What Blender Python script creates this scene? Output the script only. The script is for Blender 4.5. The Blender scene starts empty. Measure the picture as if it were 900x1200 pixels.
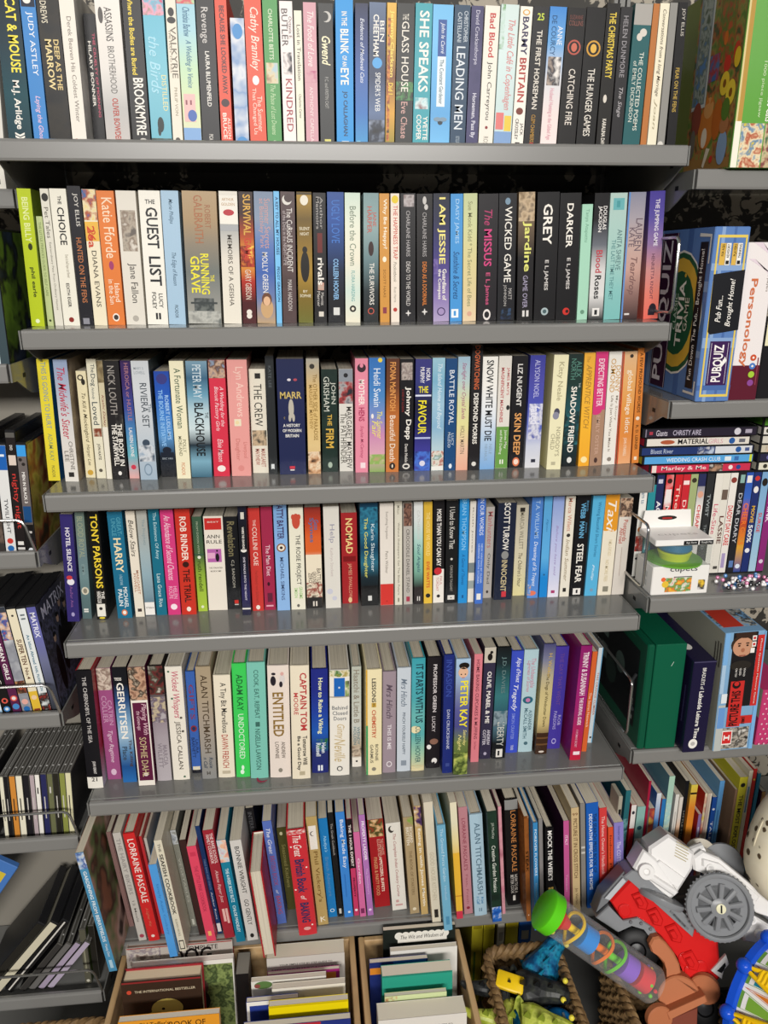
import bpy, math, random
from mathutils import Vector, Matrix, Euler
random.seed(7)
scene = bpy.context.scene
COL = scene.collection
PI = math.pi

# ---------------------------------------------------------------- camera, light, exposure
cam_data = bpy.data.cameras.new('camera')
cam = bpy.data.objects.new('camera', cam_data); COL.objects.link(cam)
RIGHT = Vector((0.9951754, -0.0980304, -0.0039871))
UP = Vector((0.0338480, 0.3049043, 0.9517813))
FWD = Vector((0.0920879, 0.9473243, -0.3067514))
m = Matrix((RIGHT, UP, -FWD)).transposed().to_4x4()
m.translation = Vector((0.379203, -1.089580, 1.523699))
cam.matrix_world = m
cam_data.sensor_fit = 'VERTICAL'; cam_data.sensor_height = 24.0
cam_data.lens = 24.0 * 909.131 / 1200.0
cam_data.clip_start = 0.02
scene.camera = cam

world = bpy.data.worlds.new('shop_ambient'); scene.world = world; world.use_nodes = True
world.node_tree.nodes['Background'].inputs[0].default_value = (1.0, 0.97, 0.93, 1)
world.node_tree.nodes['Background'].inputs[1].default_value = 0.14

def area(name, loc, target, sx, sy, power, color=(1.0, 0.97, 0.93)):
    l = bpy.data.lights.new(name, 'AREA'); l.shape = 'RECTANGLE'; l.size = sx; l.size_y = sy
    l.energy = power; l.color = color
    o = bpy.data.objects.new(name, l); COL.objects.link(o); o.location = loc
    o.rotation_euler = (Vector(target) - Vector(loc)).to_track_quat('-Z', 'Y').to_euler()
    return o
area('ceiling_strip_light', (0.35, -4.0, 2.65), (0.45, 0.0, 0.55), 2.4, 0.5, 215)
area('ceiling_strip_light', (-1.2, -2.0, 2.75), (0.3, 0.0, 0.55), 0.4, 1.4, 7)
area('ceiling_strip_light', (2.0, -2.0, 2.75), (0.6, 0.0, 0.55), 0.4, 1.4, 9)
scene.view_settings.view_transform = 'Standard'
scene.view_settings.look = 'None'
scene.view_settings.gamma = 1.0
scene.view_settings.use_curve_mapping = False
scene.view_settings.exposure = -0.26

# ---------------------------------------------------------------- materials
def lin(h):
    h = h.lstrip('#')
    if len(h) == 3: h = ''.join(c * 2 for c in h)
    r = []
    for i in (0, 2, 4):
        c = int(h[i:i + 2], 16) / 255.0
        r.append(c / 12.92 if c <= 0.04045 else ((c + 0.055) / 1.055) ** 2.4)
    return (r[0], r[1], r[2], 1.0)

_M = {}
def ramp_set(cr, cols, const=False):
    el = cr.elements
    n = len(cols)
    while len(el) < n: el.new(0.5)
    for i, c in enumerate(cols):
        el[i].position = i / max(1, n - 1) if not const else i / n
        el[i].color = lin(c)
    cr.interpolation = 'CONSTANT' if const else 'LINEAR'

def mat(spec, rough=0.36, metal=0.0, scale=26.0, spec_level=0.22):
    key = (spec, rough, metal, scale, spec_level)
    if key in _M: return _M[key]
    mt = bpy.data.materials.new('surface'); mt.use_nodes = True
    nt = mt.node_tree; b = nt.nodes['Principled BSDF']
    b.inputs['Roughness'].default_value = rough; b.inputs['Metallic'].default_value = metal
    b.inputs['Specular IOR Level'].default_value = spec_level
    if spec.startswith('#'):
        b.inputs['Base Color'].default_value = lin(spec)
    elif spec.startswith('g:'):
        cols = spec[2:].split(',')[::-1]
        tc = nt.nodes.new('ShaderNodeTexCoord'); sx = nt.nodes.new('ShaderNodeSeparateXYZ')
        cr = nt.nodes.new('ShaderNodeValToRGB'); ramp_set(cr.color_ramp, cols)
        nt.links.new(tc.outputs['Generated'], sx.inputs[0]); nt.links.new(sx.outputs[2], cr.inputs[0])
        nt.links.new(cr.outputs[0], b.inputs['Base Color'])
    else:                                                     # printed picture: patches of a few inks
        art = spec.startswith('a:')
        cols = spec[2:].split(',')
        tc = nt.nodes.new('ShaderNodeTexCoord'); nz = nt.nodes.new('ShaderNodeTexNoise')
        nz.inputs['Scale'].default_value = 70.0 if art else scale
        nz.inputs['Detail'].default_value = 2.5
        cr = nt.nodes.new('ShaderNodeValToRGB')
        cr2 = cols if not art else cols
        ramp_set(cr.color_ramp, cr2, const=False)
        mp = nt.nodes.new('ShaderNodeMapRange'); mp.inputs[1].default_value = 0.34; mp.inputs[2].default_value = 0.66
        nt.links.new(tc.outputs['Object'], nz.inputs['Vector']); nt.links.new(nz.outputs[0], mp.inputs[0])
        nt.links.new(mp.outputs[0], cr.inputs[0]); nt.links.new(cr.outputs[0], b.inputs['Base Color'])
    _M[key] = mt
    return mt

def paper():
    if 'paper' in _M: return _M['paper']
    mt = bpy.data.materials.new('book_pages'); mt.use_nodes = True
    nt = mt.node_tree; b = nt.nodes['Principled BSDF']; b.inputs['Roughness'].default_value = 0.85
    tc = nt.nodes.new('ShaderNodeTexCoord'); mp = nt.nodes.new('ShaderNodeMapping'); mp.inputs['Scale'].default_value = (900, 4, 4)
    nz = nt.nodes.new('ShaderNodeTexNoise'); nz.inputs['Scale'].default_value = 1.0; nz.inputs['Detail'].default_value = 2
    cr = nt.nodes.new('ShaderNodeValToRGB'); ramp_set(cr.color_ramp, ['#8f8574', '#cfc6b2', '#ddd5c3'])
    nt.links.new(tc.outputs['Object'], mp.inputs[0]); nt.links.new(mp.outputs[0], nz.inputs['Vector'])
    nt.links.new(nz.outputs[0], cr.inputs[0]); nt.links.new(cr.outputs[0], b.inputs['Base Color'])
    _M['paper'] = mt
    return mt

def clear_plastic(name, tint='#f4f6f6', amount=0.96, rough=0.06):
    if name in _M: return _M[name]
    mt = bpy.data.materials.new(name); mt.use_nodes = True
    nt = mt.node_tree; nt.nodes.clear()
    out = nt.nodes.new('ShaderNodeOutputMaterial'); tr = nt.nodes.new('ShaderNodeBsdfTransparent'); gl = nt.nodes.new('ShaderNodeBsdfPrincipled')
    gl.inputs['Base Color'].default_value = lin(tint); gl.inputs['Roughness'].default_value = rough
    tr.inputs[0].default_value = lin(tint)
    fr = nt.nodes.new('ShaderNodeLayerWeight'); fr.inputs[0].default_value = 0.2
    mr = nt.nodes.new('ShaderNodeMapRange'); mr.inputs[3].default_value = 1 - amount; mr.inputs[4].default_value = 0.4
    mx = nt.nodes.new('ShaderNodeMixShader')
    nt.links.new(fr.outputs['Facing'], mr.inputs[0]); nt.links.new(mr.outputs[0], mx.inputs[0])
    nt.links.new(tr.outputs[0], mx.inputs[1]); nt.links.new(gl.outputs[0], mx.inputs[2]); nt.links.new(mx.outputs[0], out.inputs[0])
    _M[name] = mt
    return mt

# ---------------------------------------------------------------- mesh building
class MB:
    def __init__(s): s.v = []; s.f = []; s.mi = []; s.m = []
    def slot(s, mt):
        if mt not in s.m: s.m.append(mt)
        return s.m.index(mt)
    def poly(s, pts, mt):
        k = len(s.v); s.v += [tuple(p) for p in pts]; s.f.append(list(range(k, k + len(pts)))); s.mi.append(s.slot(mt))
    def mesh(s, verts, faces, mt):
        k = len(s.v); i = s.slot(mt); s.v += [tuple(p) for p in verts]
        for f in faces: s.f.append([k + j for j in f]); s.mi.append(i)
    def box(s, x0, x1, y0, y1, z0, z1, mt):
        v = [(x, y, z) for z in (z0, z1) for y in (y0, y1) for x in (x0, x1)]
        s.mesh(v, [(0, 2, 3, 1), (4, 5, 7, 6), (0, 1, 5, 4), (2, 6, 7, 3), (0, 4, 6, 2), (1, 3, 7, 5)], mt)
    def bbox(s, x0, x1, y0, y1, z0, z1, mt, b=0.002):          # box with chamfered edges
        b = min(b, (x1 - x0) * .45, (y1 - y0) * .45, (z1 - z0) * .45)
        rings = []
        for z, o in ((z0, b), (z0 + b, 0), (z1 - b, 0), (z1, b)):
            X0, X1, Y0, Y1 = x0 + o, x1 - o, y0 + o, y1 - o
            rings.append([(X0 + b, Y0, z), (X1 - b, Y0, z), (X1, Y0 + b, z), (X1, Y1 - b, z), (X1 - b, Y1, z), (X0 + b, Y1, z), (X0, Y1 - b, z), (X0, Y0 + b, z)])
        s.loft(rings, mt)
    def loft(s, rings, mt, caps=True, closed=True):
        n = len(rings[0]); k = len(s.v); i = s.slot(mt)
        for r in rings: s.v += [tuple(p) for p in r]
        for a in range(len(rings) - 1):
            for j in range(n if closed else n - 1):
                s.f.append([k + a * n + j, k + a * n + (j + 1) % n, k + (a + 1) * n + (j + 1) % n, k + (a + 1) * n + j]); s.mi.append(i)
        if caps:
            s.f.append([k + j for j in range(n)][::-1]); s.mi.append(i)
            s.f.append([k + (len(rings) - 1) * n + j for j in range(n)]); s.mi.append(i)
    def prism(s, pts, y0, y1, mt, b=0.0):                       # outline in x,z pushed through y (y0 is nearer)
        if b > 0:
            cx = sum(p[0] for p in pts) / len(pts); cz = sum(p[1] for p in pts) / len(pts)
            def sh(o):
                q = []
                for x, z in pts:
                    d = math.hypot(x - cx, z - cz) or 1
                    q.append((x - (x - cx) / d * o, z - (z - cz) / d * o))
                return q
            r = [[(x, y0, z) for x, z in sh(b)], [(x, y0 + b, z) for x, z in pts], [(x, y1 - b, z) for x, z in pts], [(x, y1, z) for x, z in sh(b)]]
        else:
            r = [[(x, y0, z) for x, z in pts], [(x, y1, z) for x, z in pts]]
        s.loft(r, mt)
    def tube(s, path, r, mt, n=8, closed=False):
        P = [Vector(p) for p in path]; rr = r if isinstance(r, (list, tuple)) else [r] * len(P)
        rings = []; prev = None
        for i, p in enumerate(P):
            a = P[i - 1] if (i > 0 or closed) else P[i]; c = P[(i + 1) % len(P)] if (i < len(P) - 1 or closed) else P[i]
            t = (c - a).normalized()
            if prev is None:
                q = Vector((0, 0, 1)) if abs(t.z) < .9 else Vector((1, 0, 0)); nrm = t.cross(q).normalized()
            else:
                nrm = (prev - t * prev.dot(t)).normalized()
            prev = nrm; bn = t.cross(nrm)
            rings.append([p + (nrm * math.cos(2 * PI * k / n) + bn * math.sin(2 * PI * k / n)) * rr[i] for k in range(n)])
        if closed: rings.append(rings[0]); s.loft(rings, mt, caps=False)
        else: s.loft(rings, mt)
    def disc(s, c, axis, r0, r1, mt, n=32, prof=None):          # lathe: prof = [(radius, along)]
        A = Vector(axis).normalized(); q = Vector((0, 0, 1)) if abs(A.z) < .9 else Vector((1, 0, 0))
        X = A.cross(q).normalized(); Y = A.cross(X); C0 = Vector(c)
        rings = [[C0 + A * t + (X * math.cos(2 * PI * k / n) + Y * math.sin(2 * PI * k / n)) * max(r, 1e-5) for k in range(n)] for r, t in prof]
        s.loft(rings, mt)
    def ball(s, c, r, mt, n=16):
        rx, ry, rz = r if isinstance(r, (tuple, list)) else (r, r, r)
        rings = []
        for i in range(n // 2 + 1):
            a = -PI / 2 + PI * i / (n // 2); q = max(math.cos(a), 1e-3)
            rings.append([(c[0] + rx * q * math.cos(2 * PI * k / n), c[1] + ry * q * math.sin(2 * PI * k / n), c[2] + rz * math.sin(a)) for k in range(n)])
        s.loft(rings, mt)
    def build(s, name, parent=None, smooth=False, loc=None):
        me = bpy.data.meshes.new(name); me.from_pydata(s.v, [], s.f)
        for mt in s.m: me.materials.append(mt)
        me.polygons.foreach_set('material_index', s.mi)
        if smooth: me.polygons.foreach_set('use_smooth', [True] * len(s.f))
        me.update()
        if smooth:
            try: me.set_sharp_from_angle(angle=0.7)
            except Exception: pass
        o = bpy.data.objects.new(name, me); COL.objects.link(o)
        if parent is not None: o.parent = parent
        if loc is not None: o.location = loc
        return o

def tag(o, label, cat, group=None):
    o['label'] = label; o['category'] = cat
    if group: o['group'] = group
    return o
def thing(name, label, cat, loc=(0, 0, 0), rot=(0, 0, 0), group=None):
    o = bpy.data.objects.new(name, None); COL.objects.link(o)
    o.location = loc; o.rotation_euler = rot; o.empty_display_size = 0.02
    return tag(o, label, cat, group)
def struct(o): o['kind'] = 'structure'; return o

# ---------------------------------------------------------------- printed lettering and marks
_T = {}
def glyphs(text, flags):
    key = (text, 'b' in flags, 'i' in flags)
    if key in _T: return _T[key]
    cu = bpy.data.curves.new('lettering', 'FONT'); cu.body = text; cu.resolution_u = 2
    cu.offset = 0.018 if 'b' in flags else 0.004
    if 'i' in flags: cu.shear = 0.28
    ob = bpy.data.objects.new('lettering', cu)
    me = bpy.data.meshes.new_from_object(ob)
    vs = [(v.co.x, v.co.y) for v in me.vertices]; fs = [tuple(p.vertices) for p in me.polygons]
    bpy.data.objects.remove(ob); bpy.data.curves.remove(cu); bpy.data.meshes.remove(me)
    if not vs: _T[key] = None; return None
    x0 = min(v[0] for v in vs); x1 = max(v[0] for v in vs); y0 = min(v[1] for v in vs); y1 = max(v[1] for v in vs)
    _T[key] = ([((x - x0) / max(1e-6, x1 - x0), (y - y0) / max(1e-6, y1 - y0)) for x, y in vs], fs)
    return _T[key]

def decor(mb, w, h, tx, ex, place, curved=False):
    k = 1
    items = [e for e in ex.split(';') if e] + [t for t in tx.split(';') if t]
    nseg = 6 if curved else 1
    for it in items:
        p = it.split('|')
        if p[0] in ('r', 'a') and len(p) >= 6:
            s0, s1, c0, c1 = [float(q) for q in p[2:6]]
            s0 = max(s0, 0.0015); s1 = min(s1, 0.9985)
            c0 = max(c0, 0.006); c1 = min(c1, 0.994)
            mt = mat(p[1]) if p[0] == 'r' else mat('a:' + p[1])
            for j in range(nseg):
                a = c0 + (c1 - c0) * j / nseg; b = c0 + (c1 - c0) * (j + 1) / nseg
                mb.poly([place(a * w, h * (1 - s1), k), place(b * w, h * (1 - s1), k), place(b * w, h * (1 - s0), k), place(a * w, h * (1 - s0), k)], mt)
        elif p[0] == 'e' and len(p) >= 6:
            s, c, rx, ra = [float(q) for q in p[2:6]]
            n = 20; rx *= w; ry = rx * ra
            pts = []
            for j in range(n):
                u = c * w + rx * math.cos(2 * PI * j / n); v = h * (1 - s) + ry * math.sin(2 * PI * j / n)
                pts.append(place(min(max(u, .0002), w - .0002), min(max(v, .0002), h - .0002), k))
            mb.poly(pts, mat(p[1]))
        elif p[0] == 'p':                                        # free polygon: p|col|s,c|s,c|...
            pts = [tuple(float(z) for z in q.split(',')) for q in p[2:]]
            mb.poly([place(c * w, h * (1 - s), k) for s, c in pts], mat(p[1]))
        elif p[0]:
            fl = p[6] if len(p) > 6 else ''
            g = glyphs(p[0], fl)
            if not g: continue
            s0, s1, c, hf = [float(q) for q in p[2:6]]
            V = []
            for x, y in g[0]:
                if 'h' in fl:
                    u = w * (s0 + (s1 - s0) * x); v = h * (1 - c) + (y - .5) * hf * w
                elif 'u' in fl:
                    u = w * c - (y - .5) * hf * w; v = h * (1 - s1) + x * (s1 - s0) * h
                else:
                    u = w * c + (y - .5) * hf * w; v = h * (1 - s0) - x * (s1 - s0) * h
                V.append(place(min(max(u, .0001), w - .0001), min(max(v, .0001), h - .0001), k))
            mb.mesh(V, g[1], mat(p[1]))
        k += 1

# ---------------------------------------------------------------- books and disc cases
def book_parts(root, w, h, d, base, cover, tx, ex, hard, rev='', facing=False, nscale=13.0):
    """spine in the plane y=0 looking towards -y, bottom centre at the origin"""
    t = min(0.0024, w * .16) if hard else min(0.0006, w * .08)
    over = 0.003 if hard else 0.0004
    bulge = min(0.05 * w, .0014) if hard and w > .012 and not rev else 0.0
    bm = mat(base if base != 'P' else rev); cm = mat(cover, scale=nscale) if cover else bm
    inner = mat('#e6e0d2', rough=.8)
    mb = MB()
    hw = w / 2
    def ysp(x): return -bulge * (1 - (x / hw) ** 2)
    n = 6 if bulge else 1
    flip = (lambda y: d - y) if rev else (lambda y: y)
    xs = [-hw + w * i / n for i in range(n + 1)]
    def quad(p, q, z0, z1, mt): mb.poly([(p[0], flip(p[1]), z0), (q[0], flip(q[1]), z0), (q[0], flip(q[1]), z1), (p[0], flip(p[1]), z1)], mt)
    for i in range(n): quad((xs[i], ysp(xs[i])), (xs[i + 1], ysp(xs[i + 1])), 0, h, bm)
    quad((hw, 0), (hw, d), 0, h, cm); quad((-hw, d), (-hw, 0), 0, h, cm)
    quad((hw, d), (hw - t, d), 0, h, cm); quad((-hw + t, d), (-hw, d), 0, h, cm)
    quad((hw - t, d), (hw - t, t), 0, h, inner); quad((-hw + t, t), (-hw + t, d), 0, h, inner); quad((hw - t, t), (-hw + t, t), 0, h, inner)
    for z in (0, h):
        for a, b in ((-hw, -hw + t), (hw - t, hw)):
            mb.poly([(a, flip(0), z), (b, flip(0), z), (b, flip(d), z), (a, flip(d), z)], cm)
        out = [(x, flip(ysp(x)), z) for x in xs if abs(x) <= hw - t + 1e-9 or True]
        mb.poly(out + [(hw - t, flip(t), z), (-hw + t, flip(t), z)], bm)
    if not rev:
        decor(mb, w, h, tx, ex, lambda u, v, k: (u - hw, ysp(u - hw) - (.0005 if bulge else .00012) - .00004 * k, v), bool(bulge))
    mb.build('cover', root)
    pb = MB()
    y0, y1 = t + .0002, d - (over if hard else .0006)
    pb.box(-hw + t + .0001, hw - t - .0001, *sorted((flip(y0), flip(y1))), over, h - over, paper())
    pb.build('page_block', root)

def add_book(x, y, z, th, w, h, d, base, cover, tx, ex, label, group, hard, ribbon='', rev=''):
    root = thing('book', label, 'book', (x, y, z), (0, th, 0), group)
    book_parts(root, w, h, d, base, cover, tx, ex, hard, rev)
    if ribbon:
        r = MB(); mt = mat(ribbon, rough=.6)
        pts = [(-.004, .01, -.0003), (-.004, -.003, .0006), (-.002, -.010, .0008), (.003, -.013, .0008), (.009, -.012, .0008), (.013, -.009, .0008)]
        for a, b in zip(pts, pts[1:]):
            r.poly([(a[0] - .001, a[1] - .002, a[2] + .0006), (b[0] - .001, b[1] - .002, b[2] + .0006), (b[0] + .001, b[1] + .002, b[2] + .0006), (a[0] + .001, a[1] + .002, a[2] + .0006)], mt)
        r.build('bookmark_ribbon', root)
    return root

def add_case(name, cat, label, group, loc, th, w, h, d, base, cover, tx, ex, lie, rx=0, rz=0):
    root = thing(name, label, cat, loc, (rx, th, rz), group)
    cd = name == 'cd_case'
    sh = MB(); hw = w / 2
    plastic = mat('#55534e', rough=.12) if cd else mat('#232325', rough=.2)
    sh.bbox(-hw, hw, .0004, d, 0, h, plastic, .0008)
    if cd:                                                       # hinge line and lid seam of the jewel case on its top edge
        sh.box(-hw + .0012, -hw + .0030, .004, d - .004, h, h + .0003, mat('#8b8a86', rough=.1))
        sh.box(hw - .0030, hw - .0012, .004, d - .004, h, h + .0003, mat('#7c7b77', rough=.1))
        for q in (.02, .075, .12): sh.box(-.0012, .0012, q, q + .0025, h, h + .0003, mat('#d8d8d4', rough=.1))
    sh.build('case_shell', root)
    e = .0018 if cd else .0035
    mb = MB(); bm = mat(base); cm = mat(cover) if cover else mat('#2a2a2c' if not lie else base)
    if lie:
        a, b, z0, z1 = -hw + e, hw - e, .0012, h - .0012
    else:
        a, b, z0, z1 = -hw + .0006, hw - .0006, e, h - e
    mb.poly([(a, -.0001, z0), (b, -.0001, z0), (b, -.0001, z1), (a, -.0001, z1)], bm)
    if not lie:
        for s in (-1, 1):
            X = s * (hw + .0002)
            mb.poly([(X, .002, z0), (X, d - .004, z0), (X, d - .004, z1), (X, .002, z1)], cm)
    else:
        X = -hw - .0002
        mb.poly([(X, .002, z0), (X, d - .004, z0), (X, d - .004, z1), (X, .002, z1)], cm)
        mb.poly([(a, .002, h + .0002), (b, .002, h + .0002), (b, d - .004, h + .0002), (a, d - .004, h + .0002)], cm)
    W, H = b - a, z1 - z0
    decor(mb, W, H, tx, ex, lambda u, v, k: (a + u, -.0002 - .00004 * k, z0 + v))
    mb.build('printed_sleeve', root)
    return root

# ---------------------------------------------------------------- setting
SH = [1.67104, 1.44, 1.212685, 0.980626, 0.69308, 0.399546]
def wall_material():
    mt = bpy.data.materials.new('dark_floral_panel'); mt.use_nodes = True
    nt = mt.node_tree; b = nt.nodes['Principled BSDF']; b.inputs['Roughness'].default_value = .6
    tc = nt.nodes.new('ShaderNodeTexCoord')
    n1 = nt.nodes.new('ShaderNodeTexNoise'); n1.inputs['Scale'].default_value = 42; n1.inputs['Detail'].default_value = 3; n1.inputs['Distortion'].default_value = 1.4
    n2 = nt.nodes.new('ShaderNodeTexNoise'); n2.inputs['Scale'].default_value = 7; n2.inputs['Detail'].default_value = 1
    ma = nt.nodes.new('ShaderNodeMath'); ma.operation = 'MULTIPLY'
    cr = nt.nodes.new('ShaderNodeValToRGB'); ramp_set(cr.color_ramp, ['#262420', '#322f29', '#a89f8f', '#bdb3a2'])
    for e, p in zip(cr.color_ramp.elements, (0, .285, .31, 1)): e.position = p
    nt.links.new(tc.outputs['Object'], n1.inputs['Vector']); nt.links.new(tc.outputs['Object'], n2.inputs['Vector'])
    nt.links.new(n1.outputs[0], ma.inputs[0]); nt.links.new(n2.outputs[0], ma.inputs[1])
    nt.links.new(ma.outputs[0], cr.inputs[0]); nt.links.new(cr.outputs[0], b.inputs['Base Color'])
    return mt
w = MB(); w.box(-1.6, 2.4, .335, .36, 0, 2.6, wall_material()); struct(w.build('wall_back'))
w = MB(); w.box(-4, 5, -6, .36, -.05, 0, mat('#6f675c', rough=.5)); struct(w.build('floor'))

GREY = mat('#757572', rough=.16, spec_level=.5); GREYL = mat('#7e7d7a', rough=.28, spec_level=.5); DARKSLOT = mat('#151515', rough=.6)
def shelf(x0, x1, z, label, depth=.325, front=0.0, lip=.0255, group='grey metal shelves', sunk=0.0):
    t = thing('metal_shelf', label, 'shelf', ((x0 + x1) / 2, front, z), (0, 0, 0), group)
    hw = (x1 - x0) / 2
    b = MB(); b.bbox(-hw + .003, hw - .003, .0105, depth, -.006 - sunk, -sunk, GREY, .0008); b.build('shelf_board', t)
    l = MB()
    prof = [(.010, -.001), (.004, 0), (.0012, -.0012), (0, -.004), (0, -lip + .003), (.001, -lip), (.010, -lip), (.010, -lip + .002)]
    l.loft([[(x, y, q) for y, q in prof] for x in (-hw + .0045, hw - .0045)], GREYL)
    l.build('front_lip', t)
    for s in (-1, 1):
        p = MB()
        X0, X1 = (-hw, -hw + .0022) if s < 0 else (hw - .0022, hw)
        out = [(.003, -.001), (depth, -.001), (depth, -.062), (.075, -.050), (.05, -.040), (.02, -lip), (.003, -lip)]
        p.loft([[(X0, y, q) for y, q in out], [(X1, y, q) for y, q in out]], GREY)
        p.box(X0 - .0003, X1 + .0003, .045, .055, -.024, -.018, DARKSLOT)
        p.build('end_bracket', t)
    return t
names = ['top', 'second', 'third', 'fourth', 'fifth', 'lowest']
for n, z in zip(names, SH): shelf(0, .9, z, f'grey metal shelf, {n} in the wide middle bay, holding books')
LZ = [(1.623, 'uppermost grey metal shelf of the left bay, mostly outside the frame'), (1.396, 'grey metal shelf of the left bay level with the lime green paperback'), (1.129, 'grey metal rack shelf under the red lettered black film case'), (.863, 'grey metal rack shelf under the violet-blue film case'), (.631, 'grey metal rack shelf under the row of music discs'), (.298, 'lowest grey metal rack shelf holding the leaning disc cases')]
for z, lab in LZ: shelf(-.92, -.0165, z, lab, sunk=.018 if z < 1.5 else 0, depth=.186 if z < 1.5 else .2, front=0 if z < 1.5 else .12)
RZ = [(1.642, 'grey metal shelf under the cat jigsaw box, right bay'), (1.326, 'grey metal shelf under the pub quiz game box, right bay'), (1.010, 'grey metal shelf under the film cases and toy box, right bay'), (.725, 'grey metal shelf under the green case, right bay'), (.3995, 'lowest grey metal shelf behind the fire engine, right bay')]
for z, lab in RZ: shelf(.9085, 1.81, z, lab)
for x, lab in ((-.008, 'grey slotted upright post between the left bay and the wide middle bay'), (.9045, 'grey slotted upright post between the wide middle bay and the right bay')):
    t = thing('upright_post', lab, 'post', (x, .325, 0), group='slotted uprights behind the shelves')
    p = MB(); p.bbox(-.014, .014, -.018, .010, 0, 2.3, GREYL, .001)
    for k in range(44):
        for s in (-1, 1): p.box(s * .006 - .0015, s * .006 + .0015, -.0185, -.0178, .06 + k * .05, .085 + k * .05, DARKSLOT)
    p.build('post', t)
st = MB(); st.bbox(.9006, .9080, .012, .050, .401, .625, mat('#a39d8d', rough=.4), .001)
for k in range(5): st.box(.9022, .9064, .0112, .0122, .44 + k * .035, .458 + k * .035, DARKSLOT)
tag(st.build('support_strip'), 'short beige slotted metal strip between the bottom shelf and the lower right shelf', 'strip')
pan = MB(); pan.box(-1.5, -.020, .188, .196, .121, 1.44, mat('#8b867c', rough=.45))
tag(pan.build('back_panel'), 'plain grey metal back panel behind the racks of the left bay', 'panel')
deck = thing('base_deck', 'grey metal base deck under the crates and baskets', 'deck', (.45, 0, 0))
d = MB(); d.bbox(-1.4, 1.6, -.50, .33, .06, .12, GREY, .003); d.build('deck_plate', deck)
d = MB(); d.box(-1.38, 1.58, -.46, .33, 0, .06, mat('#3c3b39', rough=.5)); d.build('kick_plate', deck)

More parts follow.
